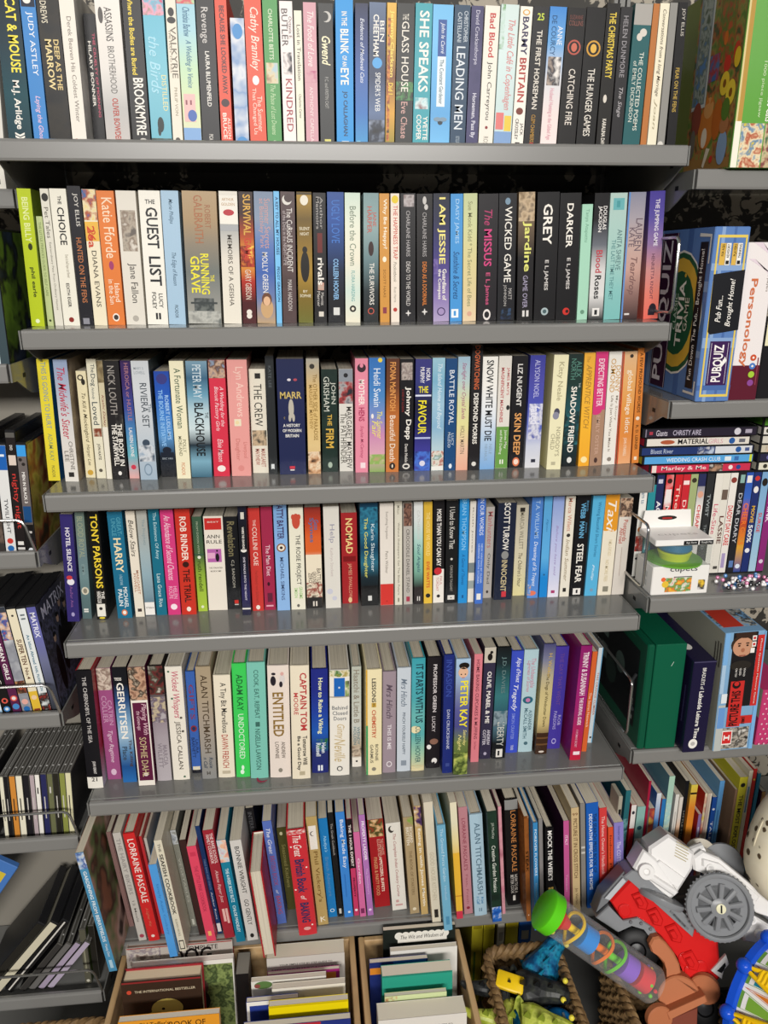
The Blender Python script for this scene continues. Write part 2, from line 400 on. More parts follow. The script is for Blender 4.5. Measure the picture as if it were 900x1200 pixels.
# ---------------------------------------------------------------- books
GRP = ['books on the top shelf', 'books on the second shelf', 'books on the third shelf', 'books on the fourth shelf', 'hardbacks on the fifth shelf', 'cookery and garden books on the bottom shelf', 'picture books on the lower right shelf']
BOOKS = [
[-0.0191,0.06,1.6721,0.0674,0.0313,0.1775,0.125,"#d9d4ca","","","","white book spine cut off by the left edge of the frame, top shelf",0,0,"",""],
[0.0181,0.06,1.6715,0.0343,0.0293,0.177,0.125,"g:#0c1a26,#15303c,#0f4650,#123640","","CAT & MOUSE|#f4e24a|.06|.53|.62|.42|b;M.J. Arlidge|#f1ece2|.58|.90|.5|.36|b;»|#f1ece2|.92|.97|.5|.4|b","","dark teal paperback reading \"CAT & MOUSE\" in yellow on the top shelf",0,0,"",""],
[0.0446,0.06,1.6713,0.0247,0.0183,0.1778,0.125,"#3f86c9","","JUDY ASTLEY|#e9eef5|.15|.55|.52|.46|;Laying the Ghost|#f0c8dc|.68|.98|.5|.42|i","r|#16233a|.04|.12|.05|.95;e|#f1ece2|.08|.45|.25|.8","mid blue paperback reading \"Laying the Ghost\" in slanted pink on the top shelf",0,0,"",""],
[0.0692,0.06,1.6713,0.0185,0.0267,0.1782,0.125,"n:#17181a,#2a2620,#1c1d20","","ANDREWS|#e6ddc6|.02|.22|.3|.28|;DEEP AS THE|#e2c98a|.32|.64|.72|.24|b;MARROW|#e8d49a|.32|.64|.36|.3|b","","black paperback reading \"DEEP AS THE MARROW\" in gold on the top shelf",0,0,"",""],
[0.0978,0.04,1.6712,0.0164,0.0176,0.1732,0.125,"#e8e2d6","n:#8b8a86,#c9c6c0,#5d5e5e","Derek Beaven His Coldest Winter|#8a8078|.18|.86|.55|.3|","e|#b02a2a|.985|.3|.14|1","white paperback reading \"His Coldest Winter\" in thin grey on the top shelf",0,0,"",""],
[0.1149,0.075,1.6712,0.0195,0.0146,0.1547,0.125,"#1b1a1c","","HILARY BONNER|#f1ece2|.2|.69|.33|.26|b;THE CRUELTY OF MORNING|#c2506a|.14|.77|.72|.22|b","r|#f1ece2|.97|1|.3|.7","black paperback reading \"THE CRUELTY OF MORNING\" in pink on the top shelf",0,0,"",""],
[0.1424,0.06,1.6712,0.0134,0.0304,0.1799,0.125,"g:#e9e3dc,#e6e0d8,#ded9d3,#b9b7b4,#c4bdb8","","ASSASSINS|#3b3836|.12|.33|.5|.3|;BROTHERHOOD|#6a6764|.36|.66|.5|.27|;OLIVER BOWDEN|#b5483c|.69|.98|.5|.25|b","e|#55504c|.17|.2|.1|3","silvery white paperback reading \"BROTHERHOOD\" in grey on the top shelf",0,0,"",""],
[0.172,0.06,1.6712,0.0156,0.0227,0.1808,0.125,"#242325","","Where the Bodies are Buried|#f0d544|.05|.54|.42|.28|b;BROOKMYRE|#f1ece2|.56|.93|.55|.56|b","e|#c9c4bc|.965|.6|.2|.6","black paperback reading \"the Bodies are Buried\" in yellow on the top shelf",0,0,"",""],
[0.1982,0.06,1.6712,0.0158,0.0259,0.1814,0.125,"g:#67b4c8,#6fbad0,#79bfd0,#74b9cb,#6ab2c4","","DISTILLED|#e6dfa8|.54|.77|.8|.24|;the Birds|#a6d8e8|.3|.66|.42|.5|i","a|#d24a6e,#6fb6cc,#e8a0b4,#3d8a54|0|.17|0|1;a|#23302c,#4a554a,#5a8a92|.95|1|0|1;e|#26302f|.86|.5|.16|2.2;e|#26302f|.9|.42|.08|3","light teal paperback reading \"DISTILLED\" in pale yellow on the top shelf",0,0,"",""],
[0.2191,0.06,1.6712,0.0218,0.0127,0.1822,0.125,"#e6decd","","VALKYRIE|#6a6256|.24|.56|.6|.55|;THE PLOT TO KILL|#8d8474|.26|.53|.25|.2|;PHILIP VON|#a09884|.62|.8|.55|.3|","e|#2b2826|.15|.5|.3|1.3;e|#2b2826|.2|.5|.42|.7;e|#4a4640|.96|.5|.24|1","cream paperback reading \"VALKYRIE\" in grey on the top shelf",0,0,"",""],
[0.2386,0.06,1.6712,0.0165,0.0225,0.1824,0.125,"g:#9cc8d8,#a6d0dc,#c0dcb8,#d4dfae,#dfd8c0","","Christina Barlow|#4a7a9a|.12|.3|.5|.4|i;A Wedding in Venice|#4a7a9a|.32|.62|.5|.4|i","a|#b4d4a4,#d24a5e,#8ab88a|0|.1|0|1;r|#e6b8b4|.66|.84|.1|.75;e|#4a68b0|.8|.55|.26|1.2;r|#8d4f58|.7|.73|.2|.3;r|#8d4f58|.7|.73|.45|.55;r|#7fa6d4|.88|1|0|1","pale blue and green paperback reading \"A Wedding in Venice\" in blue on the top shelf",0,0,"",""],
[0.2626,0.06,1.6712,0.0167,0.0225,0.183,0.125,"#222124","","Revenge|#c8c4c0|.12|.34|.4|.5|;LAURA BLUMENFELD|#e8e4dc|.39|.74|.5|.24|b;PICADOR|#cfcac2|.92|1|.5|.24|b","","black paperback reading \"Revenge\" in grey on the top shelf",0,0,"",""],
[0.2834,0.06,1.6711,0.0101,0.0147,0.1836,0.125,"#dd4f36","","BECAUSE SHE LOOKED AWAY|#47222a|.11|.66|.55|.42|b;ALISON|#f6d5c4|.81|.95|.75|.26|b;BRUCE|#f6e6da|.78|.95|.38|.34|b","e|#3a2024|.715|.5|.36|.9;e|#f6e6da|.985|.6|.16|1","orange-red paperback reading \"BECAUSE SHE LOOKED AWAY\" in dark red on the top shelf",0,0,"",""],
[0.3033,0.06,1.6711,0.0091,0.0175,0.15,0.125,"n:#b9c6d6,#7f9cc4,#d8dbe0,#4f86c4","","","e|#3f8ac8|.1|.5|.36|1.4;e|#3f8ac8|.96|.5|.4|.9","short paperback with marbled blue and white spine between two orange-red books",0,0,"",""],
[0.3248,0.06,1.6711,0.0021,0.0214,0.1845,0.125,"#dc5236","","Cathy Bramley|#f6e3d4|.12|.51|.5|.62|i;The Summer|#f4d6c6|.67|.9|.68|.3|;That Changed Us|#f4d6c6|.62|.92|.34|.3|","e|#f6efe8|.57|.5|.2|1.3;e|#f6efe8|.98|.6|.16|1","orange-red paperback reading \"The Summer That Changed Us\" in cream on the top shelf",0,0,"",""],
[0.3463,0.06,1.6711,0.0043,0.0188,0.1851,0.125,"#4d9650","","CHARLOTTE BETTS|#e3ead0|.13|.44|.5|.28|;The Palace of Lost Dreams|#bcd8a8|.6|.92|.5|.34|i","a|#a9c4d0,#d8c8a0,#8a5a4a|.46|.59|.1|.9;e|#d8e4c8|.975|.5|.22|.8","green paperback reading \"of Lost Dreams\" in pale on the top shelf",0,0,"",""],
[0.3667,0.06,1.6711,0.0041,0.0163,0.1702,0.125,"#efe4e0","","BUTLER|#4a4244|.05|.3|.36|.48|;Octavia E.|#6a5c5e|.1|.25|.8|.24|;KINDRED|#a03c46|.52|.89|.55|.5|","a|#2c2c34,#efe4e0,#5a5a64|.34|.49|.15|.85;r|#222|.965|1|.3|.45;r|#222|.965|1|.6|.75","white paperback reading \"KINDRED\" in dark red on the top shelf",0,0,"",""],
[0.381,0.06,1.6711,0.0077,0.0096,0.16,0.125,"#e9e4cf","","Lost in Translation|#3b3630|.1|.5|.55|.48|;Charlotte Carter|#5a544c|.6|.78|.55|.34|","r|#2a2826|.955|1|.1|.9","thin cream paperback reading \"Lost in Translation\" in black on the top shelf",0,0,"",""],
[0.3964,0.06,1.6711,0.0069,0.0163,0.1695,0.125,"#cf9aa4","","The Food of Love|#efe0dc|.06|.43|.55|.5|i;ANTHONY CAPELLA|#ecd8d6|.57|.96|.5|.28|","a|#b4567a,#cf9aa4,#cf9aa4|.46|.54|.05|.95","dusty pink paperback reading \"The Food of Love\" in slanted white on the top shelf",0,0,"",""],
[0.4167,0.06,1.6711,0.0076,0.0185,0.169,0.125,"#262728","","Gwend|#eee6c0|.22|.42|.5|.6|ib;P.C. and KRISTIN CAST|#a9a7a2|.5|.72|.5|.24|","e|#bdbab4|.09|.55|.34|1;e|#262728|.09|.42|.28|1;r|#e8e4da|.955|.99|.35|.75;r|#d6cf6a|.94|.955|.3|.75","black paperback reading \"Gwend\" in slanted pale yellow on the top shelf",0,0,"",""],
[0.4405,0.06,1.6711,0.0096,0.0226,0.1801,0.125,"#1391d8","","IN THE|#f1ece2|.11|.2|.5|.3|b;BLINK|#f1ece2|.22|.38|.5|.46|b;OF AN|#f1ece2|.39|.46|.5|.26|b;EYE|#f1ece2|.47|.58|.5|.46|b;JO CALLAGHAN|#15395e|.62|.92|.5|.32|b","r|#e8f2f8|.955|.998|.3|.72;r|#1391d8|.962|.99|.38|.64","bright blue paperback reading \"BLINK OF AN EYE\" in white on the top shelf",0,0,"",""],
[0.4627,0.06,1.6711,0.0118,0.0165,0.1701,0.125,"g:#1d2446,#2a3f78,#3a5fa4,#2f6fb8,#3f97cc","","Evidence of Medieval Cats|#dfe3ee|.1|.54|.55|.3|i","r|#7fc0dc|.95|1|.1|.4","blue shaded spine, thin paperback reading \"Evidence\" in white on the top shelf",0,0,"",""],
[0.4828,0.06,1.6712,0.0165,0.0216,0.1715,0.125,"g:#5f6f8c,#3c4a66,#2c3a58,#5b6f94,#1e222c","","BEN|#f1ece2|.12|.26|.78|.26|;CHEETHAM|#f1ece2|.08|.36|.42|.34|b;SPIDER'S WEB|#e6e6e4|.47|.74|.55|.32|","e|#4fa0dc|.405|.5|.3|1;a|#15171c,#2c3444,#8a94a8|.8|1|0|1","dark blue-grey paperback reading \"SPIDER'S WEB\" in white on the top shelf",0,0,"",""],
[0.5007,0.06,1.6712,0.0198,0.0121,0.1715,0.125,"g:#e0b04a,#caa13c,#7a4a2c,#d8a03a,#8a8428","","Jeremy Clarkson|#f6d86a|.05|.5|.55|.5|b;Did I|#f4d04a|.54|.62|.5|.5|b","a|#3a2a1c,#d88a3a,#8a3c28,#e8c04a|.1|.95|.1|.4;e|#f1ece2|.98|.5|.25|1","thin yellow and brown patchy paperback reading \"Did I\" in yellow on the top shelf",0,0,"",""],
[0.5196,0.06,1.6712,0.0169,0.0227,0.1713,0.125,"#2b2c2c","","THE|#e3ddd0|.07|.11|.5|.34|;GLASS HOUSE|#e9e3d6|.12|.6|.5|.42|;Eve Chase|#d0a49c|.67|.93|.5|.38|","a|#2b2c2c,#4f8a50,#2b2c2c,#8ab47a|.53|.66|0|1;e|#e9e3d6|.98|.5|.14|1","dark grey paperback reading \"THE GLASS HOUSE\" in white on the top shelf",0,0,"",""],
[0.543,0.06,1.6712,0.0189,0.022,0.1719,0.125,"#3a9fab","","SHE SPEAKS|#f1ece2|.05|.6|.55|.58|b;YVETTE|#f1ece2|.77|.94|.75|.28|b;COOPER|#f1ece2|.76|.94|.35|.3|b","a|#3a9fab,#d0e4e4,#8a5a5c|.64|.72|.1|.9","teal paperback reading \"SHE SPEAKS\" in bold white on the top shelf",0,0,"",""],
[0.569,0.06,1.6712,0.0149,0.0267,0.1709,0.125,"g:#6fb8e6,#74bcea,#66b0e2,#5ba4da,#74bcea","","John le Carré|#e8edf4|.12|.33|.5|.24|i;The Constant Gardener|#4a6274|.37|.68|.5|.2|","r|#2f5296|.1|.35|.28|.7;r|#dfe9ec|.35|.7|.28|.7;e|#26323c|.81|.5|.13|1;e|#7a94a8|.79|.36|.2|.5;e|#7a94a8|.79|.64|.2|.5","sky blue paperback reading \"The Constant Gardener\" in grey on the top shelf",0,0,"",""],
[0.5937,0.06,1.6712,0.0198,0.0207,0.1711,0.125,"#27435d","","CHRISTOPHER|#c9d2da|.04|.25|.75|.26|;CASTELLANI|#c9d2da|.05|.25|.35|.26|;LEADING MEN|#dfe5ea|.28|.86|.5|.56|;BESTSELLER|#a8b6c2|.91|.96|.5|.24|","","dark navy paperback reading \"LEADING MEN\" in tall white on the top shelf",0,0,"",""],
[0.6136,0.06,1.6712,0.02,0.0161,0.1706,0.125,"n:#3c3a5e,#46426a,#33325a","","David Crackanthorpe|#c9c6d6|.03|.4|.5|.42|;Horseman, Pass By|#d6d4e0|.6|.92|.5|.44|b","","purplish navy paperback reading \"Horseman, Pass By\" in pale on the top shelf",0,0,"",""],
[0.6328,0.06,1.6713,0.024,0.0195,0.1711,0.125,"#ebe5d8","","Bad Blood|#c03a38|.05|.35|.55|.4|b;John Carreyrou|#4a4642|.38|.79|.5|.4|;ROSS|#9a948a|.91|.98|.5|.34|","e|#8a2a2a|.845|.5|.1|1","cream paperback reading \"Bad Blood\" in red on the top shelf",0,0,"",""],
[0.656,0.06,1.6713,0.025,0.0238,0.173,0.125,"g:#cfe0dc,#d3e4e2,#c8dcda,#c4d8dc","","The Little Café in Copenhagen|#d98a8a|.1|.72|.6|.5|i","r|#df7a78|.74|.86|.05|.5;r|#e6c84a|.76|.87|.55|.95;r|#7fa0cc|.875|.97|0|1;r|#e8d87a|.97|1|0|1;a|#6aa060,#cfe0dc,#b8d4c4|0|.3|0|.25","pale mint paperback reading \"Little Café\" in pink on the top shelf",0,0,"",""],
[0.6772,0.06,1.6713,0.0311,0.0162,0.1713,0.125,"#f0ebe0","","BARMY|#3c3a5a|.07|.33|.5|.52|b;BRITAIN|#b0403a|.35|.66|.5|.56|b;JACK|#3a3632|.81|.9|.75|.3|;CROSSLEY|#3a3632|.78|.93|.35|.28|","e|#d8a040|.04|.5|.3|.7;e|#f0ebe0|.04|.5|.2|.7;e|#7a3a2c|.725|.5|.3|.9;r|#222|.95|1|.3|.7","white paperback reading \"BARMY BRITAIN\" in navy and red on the top shelf",0,0,"",""],
[0.6971,0.06,1.6714,0.0305,0.0212,0.1717,0.125,"#242325","","25|#c8d84a|.28|.72|.07|.4|bh;THE FIRST HORSEMAN|#dfd8cc|.16|.71|.5|.34|b;CLEM CHAMBERS|#c2923a|.75|.95|.5|.26|","e|#c8342c|.98|.5|.28|.8","black paperback reading \"THE FIRST HORSEMAN\" in white on the top shelf",0,0,"",""],
[0.7209,0.06,1.6713,0.0257,0.0226,0.1719,0.125,"g:#3f86d0,#6aa6dc,#d8d8dc,#ecdcd8,#f0e0dc","","ANNE|#e6ecf4|.13|.26|.7|.3|;DE COURCY|#24507c|.06|.33|.32|.3|;Husband Hunting in the Gilded Age|#d89aa8|.56|.93|.45|.34|","a|#e8e2dc,#3a3840,#c8b4a4|.34|.54|.1|.9;e|#3a3632|.985|.5|.2|.8","blue-to-pink paperback reading \"Husband Hunting\" in pink on the top shelf",0,0,"",""],
[0.7465,0.06,1.6713,0.0235,0.0252,0.1713,0.125,"#1d1b1b","","SUZANNE|#7a4a44|.15|.85|.065|.2|h;COLLINS|#8a564c|.12|.88|.105|.24|h;CATCHING FIRE|#e6ddd2|.42|.82|.5|.36|","e|#b8584a|.27|.5|.36|1;e|#1d1b1b|.27|.5|.28|1;e|#c86a56|.27|.5|.16|1.3;r|#d8d0c4|.975|1|.3|.6","black paperback with a dull red bird emblem near its top, top shelf",0,0,"",""],
[0.7738,0.06,1.6713,0.0199,0.0262,0.1724,0.125,"#1b1a1a","","THE HUNGER GAMES|#ebe4d8|.42|.9|.5|.36|","e|#d09a3c|.28|.5|.37|1;e|#1b1a1a|.28|.5|.29|1;e|#e0b04c|.28|.5|.16|1.3;r|#d8d0c4|.975|1|.3|.6","black paperback with gold bird emblem and long white capitals on the top shelf",0,0,"",""],
[0.7983,0.06,1.6712,0.0122,0.0181,0.1777,0.125,"#211f1d","","THE CHRISTMAS PARTY|#e4c84a|.06|.5|.5|.5|b;KARALINA DAVIES|#e8e2d6|.78|1|.5|.3|b","e|#d8d0c4|.64|.4|.14|2","black paperback reading \"THE CHRISTMAS PARTY\" in yellow on the top shelf",0,0,"",""],
[0.818,0.06,1.6711,0.0027,0.0159,0.174,0.125,"#2c2b2d","","HELEN DUNMORE|#9a969a|.06|.48|.5|.42|;The Siege|#b2aeb0|.55|.76|.5|.44|i","","charcoal paperback reading \"The Siege\" in thin grey on the top shelf",0,0,"",""],
[0.8394,0.06,1.6712,0.014,0.0242,0.1782,0.125,"#2b5f62","","THE COLLECTED POEMS|#dfe2d6|.32|.86|.62|.24|;of EMILY DICKINSON|#d2d8cc|.38|.8|.3|.22|","r|#a8a49e|0|.14|0|1;e|#d6cfc4|.19|.6|.2|1;e|#d6cfc4|.22|.4|.16|1.2","dark teal paperback reading \"THE COLLECTED POEMS\" in white on the top shelf",0,0,"",""],
[0.8574,0.06,1.6711,0.0094,0.0083,0.1787,0.125,"#b8743e","","","","narrow plain orange-brown book between the teal and cream books, top shelf",0,0,"",""],
[0.8694,0.06,1.6711,0.0065,0.0127,0.1794,0.125,"#ece4cb","","Conversations from a long Marriage|#5a4c3e|.04|.62|.5|.5|i;Joan|#a89c80|.64|.85|.5|.4|i","","cream paperback reading \"Conversations\" in brown handwriting on the top shelf",0,0,"",""],
[0.883,0.06,1.671,0.0004,0.0103,0.1803,0.125,"#8f8d88","","","e|#d6d2ca|.96|.4|.4|1.2","thin plain grey book next to the last black book, top shelf",0,0,"",""],
[0.8976,0.06,1.6711,-0.0104,0.0129,0.1812,0.125,"#1c1b1c","","JOY ELLIS|#c9c4ba|.04|.22|.6|.42|;FEAR ON THE FENS|#c8a84e|.43|.73|.5|.42|","","black paperback reading \"FEAR ON THE FENS\" in gold on the top shelf",0,0,"",""],
[0.0078,0.062,1.4402,0.0271,0.0176,0.1782,0.13,"#b4c51f","#6f8420","BEING BILLY|#dfe6a0|.06|.38|.5|.46|b;phil earle|#2c3410|.56|.78|.5|.36|b","e|#2c3410|.41|.55|.16|1.6;e|#e4ecc0|.96|.5|.16|1","lime green paperback first on the left of the second shelf",1,0,"",""],
[0.0223,0.07,1.4401,0.0224,0.008,0.1442,0.13,"#b8c48a","","THE LITTLE PRINCE'S GUIDE TO SELF CARE|#7a8a54|.05|.72|.5|.4|","e|#3a4424|.95|.5|.2|1","pale green paperback reading \"GUIDE TO SELF CARE\" in green on the second shelf",1,0,"",""],
[0.034,0.07,1.4401,0.0131,0.0108,0.1789,0.13,"#dcd8ca","","Pet Tales|#6a665c|.13|.35|.5|.5|;Extraordinary Pets From Ordinary Homes|#7c786c|.38|.88|.5|.32|","e|#2b2a28|.06|.5|.4|1.2","thin white paperback reading \"Pet Tales\" in grey on the second shelf",1,0,"",""],
[0.0514,0.07,1.4401,0.0134,0.0216,0.179,0.13,"#e9e5d6","","THE|#2a2826|.05|.11|.55|.22|b;CHOICE|#1e1d1c|.13|.4|.55|.42|b;Even in hell hope can flower|#a29c8c|.47|.64|.6|.26|;EDITH EGER|#3a3632|.68|.86|.5|.2|b","e|#8a2c24|.955|.5|.16|1","cream paperback reading \"THE CHOICE\" in spaced black on the second shelf",1,0,"",""],
[0.0724,0.07,1.4401,0.0141,0.0171,0.1824,0.13,"#1d1c22","","JOY ELLIS|#d8d4cc|.05|.28|.55|.4|;HUNTED ON THE FENS|#c47a4c|.36|.83|.5|.4|","r|#8a8a92|.945|.99|.2|.7","black paperback reading \"HUNTED ON THE FENS\" in copper on the second shelf",1,0,"",""],
[0.091,0.07,1.4401,0.0159,0.0177,0.1784,0.13,"#eae0c4","","26a|#c8442c|.26|.42|.42|.56|b;DIANA EVANS|#5a5448|.44|.86|.5|.36|","a|#3c6aa0,#b05a3c,#e6d8b0,#e8c86a|0|.22|0|1;r|#e6b44a|.23|.37|0|1;26|#c8442c|.29|.37|.5|.5","cream paperback reading \"26a\" in red on the second shelf",1,0,"",""],
[0.1128,0.07,1.4402,0.0141,0.023,0.1766,0.13,"#df7c3a","","Katie Fforde|#f4d9bc|.05|.49|.55|.6|;Island|#f6e4cc|.68|.82|.72|.3|;in the Sun|#f6e4cc|.65|.84|.38|.3|","e|#a03c6a|.545|.5|.14|1.8;e|#f1e8dc|.94|.5|.2|1.2;e|#3a3430|.94|.5|.14|1.1","orange paperback reading \"Island in the Sun\" in cream on the second shelf",1,0,"",""],
[0.1398,0.07,1.4402,0.0149,0.0263,0.1767,0.13,"#dfd9cd","","Jane Fallon|#4e4a46|.53|.83|.52|.46|","a|#d8d0c4,#8a7a6c,#b4a898,#6a625c|.14|.44|.15|.9;e|#b0aaa0|.95|.5|.16|1","off-white paperback with a small harbour town picture on its spine, second shelf",1,0,"",""],
[0.17,0.07,1.4403,0.0204,0.0284,0.1769,0.13,"#efebe0","","THE|#2a2a2c|.28|.74|.08|.2|bh;GUEST|#26272a|.12|.42|.55|.56|b;LIST|#26272a|.48|.7|.55|.56|b;LUCY|#4a4846|.76|.87|.72|.2|b;FOLEY|#4a4846|.75|.88|.4|.2|b","r|#2a2a2c|.91|.96|.42|.52;r|#2a2a2c|.91|.96|.57|.67","white paperback reading \"THE GUEST LIST\" in big black on the second shelf",1,0,"",""],
[0.1971,0.07,1.4402,0.0202,0.0233,0.177,0.13,"#a6c3d9","","Marie Phillips|#3c5a70|.06|.24|.5|.3|i;The Edge of Reason|#4a6478|.45|.7|.5|.32|i;PICADOR|#3a4a56|.85|.95|.5|.2|","","pale blue paperback reading \"The Edge of Reason\" in slanted dark on the second shelf",1,0,"",""],
[0.2359,0.07,1.4406,0.0241,0.0462,0.1763,0.13,"g:#b39a78,#a98f6c,#8a8070,#6f7470,#8c8c86,#a8a69c","","ROBERT|#a06c4c|.1|.27|.72|.17|;GALBRAITH|#a86c4a|.03|.38|.45|.25|;THE|#e8dc3c|.62|.67|.78|.12|b;RUNNING|#eae03c|.46|.77|.57|.25|b;GRAVE|#eae03c|.48|.76|.28|.27|b","a|#6f7470,#3c4242,#6a6e6c|.8|.9|.2|.8;r|#3c4242|.83|.845|.1|.9;a|#8c8c86,#b8b8b0,#6a6e6c|.9|1|0|1","thick tan and grey paperback reading \"THE RUNNING GRAVE\" in bright yellow on the second shelf",1,0,"",""],
[0.275,0.07,1.4403,0.023,0.0249,0.1765,0.13,"g:#e6e0d4,#a8aaa8,#e0d9cc,#e6dfd0,#e6dfd0","","ARTHUR|#b89468|.15|.8|.06|.15|h;GOLDEN|#b89468|.12|.85|.095|.15|h;MEMOIRS OF A GEISHA|#5a544c|.32|.86|.5|.26|","r|#ece7dc|.03|.24|0|1;e|#b8323c|.155|.5|.3|.55;r|#a8aaac|.25|.29|0|1","cream paperback reading \"MEMOIRS OF A GEISHA\" in grey on the second shelf",1,0,"",""],
[0.299,0.07,1.4402,0.0219,0.019,0.1761,0.13,"g:#2c1c1a,#3c1c18,#b0481c,#e8a83c,#b02c1c,#4a1418,#4a1a1c","","SURVIVAL|#d8a848|.02|.32|.55|.54|b;GAME|#c83c2c|.34|.5|.55|.5|b;GARY GIBSON|#e0d0c0|.58|.81|.5|.44|","a|#f0c050,#b83c1c,#7a1c18,#e8882c|.4|.56|0|1;e|#e8e0d4|.91|.5|.2|1;e|#e8e0d4|.94|.5|.2|1","dark red flame-covered paperback reading \"SURVIVAL GAME\" in gold on the second shelf",1,0,"",""],
[0.323,0.07,1.4403,0.0223,0.026,0.1762,0.13,"g:#7c8ca4,#8696ac,#5a78b4,#3f62ac,#6a7ca8,#b89c78","","Summer Secrets|#c49a9a|.05|.42|.68|.3|;at Bletchley Park|#c49a9a|.05|.42|.36|.3|;MOLLY GREEN|#e8e6e4|.45|.76|.5|.3|","e|#c8a274|.88|.55|.34|1.6;e|#6a4430|.81|.55|.27|1.3;e|#e0b48e|.825|.55|.19|1.3","blue-grey paperback reading \"Summer Secrets\" in dusty pink on the second shelf",1,0,"",""],
[0.3414,0.07,1.4401,0.0187,0.0076,0.1768,0.13,"#79c0ee","","A KEY TO ALL MY HOUSES|#1c3f66|.04|.47|.55|.55|b;PEGGY GRAYSON|#1c3f66|.56|.83|.55|.5|b;|#24507c|.9|.95|.5|.4|","","thin light blue paperback reading \"A KEY TO ALL\" in navy on the second shelf",1,0,"",""],
[0.3565,0.07,1.4402,0.0201,0.0195,0.1763,0.13,"n:#4a3a3a,#554242,#43363a","","The CuRioUS iNCiDENT|#e0dad4|.12|.6|.6|.4|;of the DoG in the NIGHT-TiME|#b8acac|.14|.55|.25|.24|;MARK HADDON|#cfc6c2|.66|.9|.55|.3|","e|#dcd8d0|.06|.45|.34|1;e|#4a3a3a|.045|.55|.3|1","dark brown paperback reading \"CURIOUS INCIDENT\" in white on the second shelf",1,0,"",""],
[0.3795,0.07,1.4402,0.0181,0.0205,0.1759,0.13,"g:#b08a2c,#6a5420,#8a6c24,#a8842c,#7a6420,#6a6a2a","","SILENT|#eee6cc|.15|.85|.27|.2|h;NIGHT|#eee6cc|.2|.8|.31|.2|h;BY|#eee6cc|.35|.65|.75|.16|h;SOPHIE|#eee6cc|.12|.88|.785|.2|h","e|#e8e2d0|.06|.5|.27|1.2;e|#17140f|.56|.5|.3|3.4;e|#17140f|.43|.5|.17|1.3;r|#4a3c18|0|.02|0|1","gold paperback showing a dark standing silhouette, second shelf",1,0,"",""],
[0.4011,0.07,1.4401,0.0145,0.0173,0.1751,0.13,"#1d1b1d","","rivals|#f1ece2|.49|.7|.55|.5|b;Author|#a8a4a0|.03|.27|.65|.24|;Memoirs|#a8a4a0|.03|.27|.35|.24|;Merritt|#cfcac4|.76|.86|.65|.24|;Mercer|#cfcac4|.75|.87|.35|.24|","a|#e8e0d4,#c89a8a,#b8a898|.68|.74|.3|.8;r|#6a2420|.3|.45|.3|.7;r|#d8d0c4|.91|.95|.35|.75","black paperback reading \"rivals\" in white on the second shelf",1,0,"",""],
[0.4235,0.07,1.4402,0.0143,0.0228,0.176,0.13,"g:#2a4f94,#28509c,#1f3f78,#17233c,#15171e,#15161b","","UGLY LOVE|#3f74c4|.06|.38|.5|.5|;COLLEEN HOOVER|#8fc0ea|.5|.82|.5|.32|b","r|#d8d8d4|.88|.94|.33|.72","blue-to-black paperback reading \"UGLY LOVE\" in blue on the second shelf",1,0,"",""],
[0.4477,0.07,1.4401,0.0112,0.0213,0.1753,0.13,"g:#cfe0d0,#e4e6d4,#eae4d0,#cfe0d4,#e8e2cc","","Before the Crown|#7f8c7a|.1|.55|.52|.42|;FLORA HARDING|#6aa6a4|.59|.83|.52|.24|","e|#2c2a26|.89|.5|.22|1;e|#e8e0cc|.89|.5|.1|1","pale mint paperback reading \"Before the Crown\" in grey-green on the second shelf",1,0,"",""],
[0.4741,0.07,1.4401,0.0088,0.0211,0.1751,0.13,"g:#7f9a9c,#8ea6a6,#6a8488,#2a3438,#1e2224","","JANE|#c0584a|.14|.25|.7|.3|;HARPER|#c0584a|.1|.3|.4|.3|;THE SURVIVORS|#f1ece2|.53|.86|.55|.32|","e|#3a2624|.42|.5|.18|2.6;e|#c0584a|.91|.5|.22|1;e|#1e2224|.91|.5|.16|1","grey-teal paperback reading \"THE SURVIVORS\" in white on the second shelf",1,0,"",""],
[0.4944,0.07,1.44,-0.0023,0.0136,0.1746,0.13,"#d09444","","Why Be Happy?|#f4ead2|.04|.42|.55|.46|b;SCOTT HAAS|#8a5e24|.58|.8|.5|.26|","e|#f4ead2|.5|.5|.2|1.4;r|#8a3a4a|.88|.93|.3|.7","orange-tan paperback reading \"Why Be Happy?\" in cream on the second shelf",1,0,"",""],
[0.5097,0.07,1.44,-0.0036,0.012,0.1747,0.13,"#ecdfd0","","THE HAPPINESS TRAP|#c84c3c|.09|.5|.55|.5|;Pocketbook|#8a8478|.52|.68|.5|.36|i;Russ Harris|#9a9488|.72|.84|.5|.3|","e|#e6c82c|.045|.5|.4|1.1;e|#b83c34|.9|.5|.24|1","thin white paperback reading \"THE HAPPINESS TRAP\" in red on the second shelf",1,0,"",""],
[0.5289,0.07,1.4401,-0.0077,0.021,0.1748,0.13,"#1e1d20","","CHARLAINE HARRIS|#b0acac|.13|.48|.5|.26|;DEAD TO THE WORLD|#cfcac6|.52|.87|.5|.28|","a|#8a7a78,#b8b0b0,#4a3c3c|.01|.1|.2|.9;e|#dcd8d4|.93|.5|.05|4;e|#dcd8d4|.93|.5|.18|.3","black paperback reading \"DEAD TO THE WORLD\" in grey on the second shelf",1,0,"",""],
[0.553,0.07,1.4401,-0.0124,0.0223,0.1743,0.13,"#1d1b1d","","CHARLAINE HARRIS|#a8a4a4|.14|.48|.5|.26|;DEAD AS A DOORNAIL|#d07a34|.52|.87|.5|.28|b","e|#c8c4c0|.05|.5|.12|2;e|#c8c4c0|.1|.6|.12|1.4;e|#dcd8d4|.92|.5|.05|4;e|#dcd8d4|.92|.5|.18|.3","black paperback reading \"DEAD AS A DOORNAIL\" in orange on the second shelf",1,0,"",""],
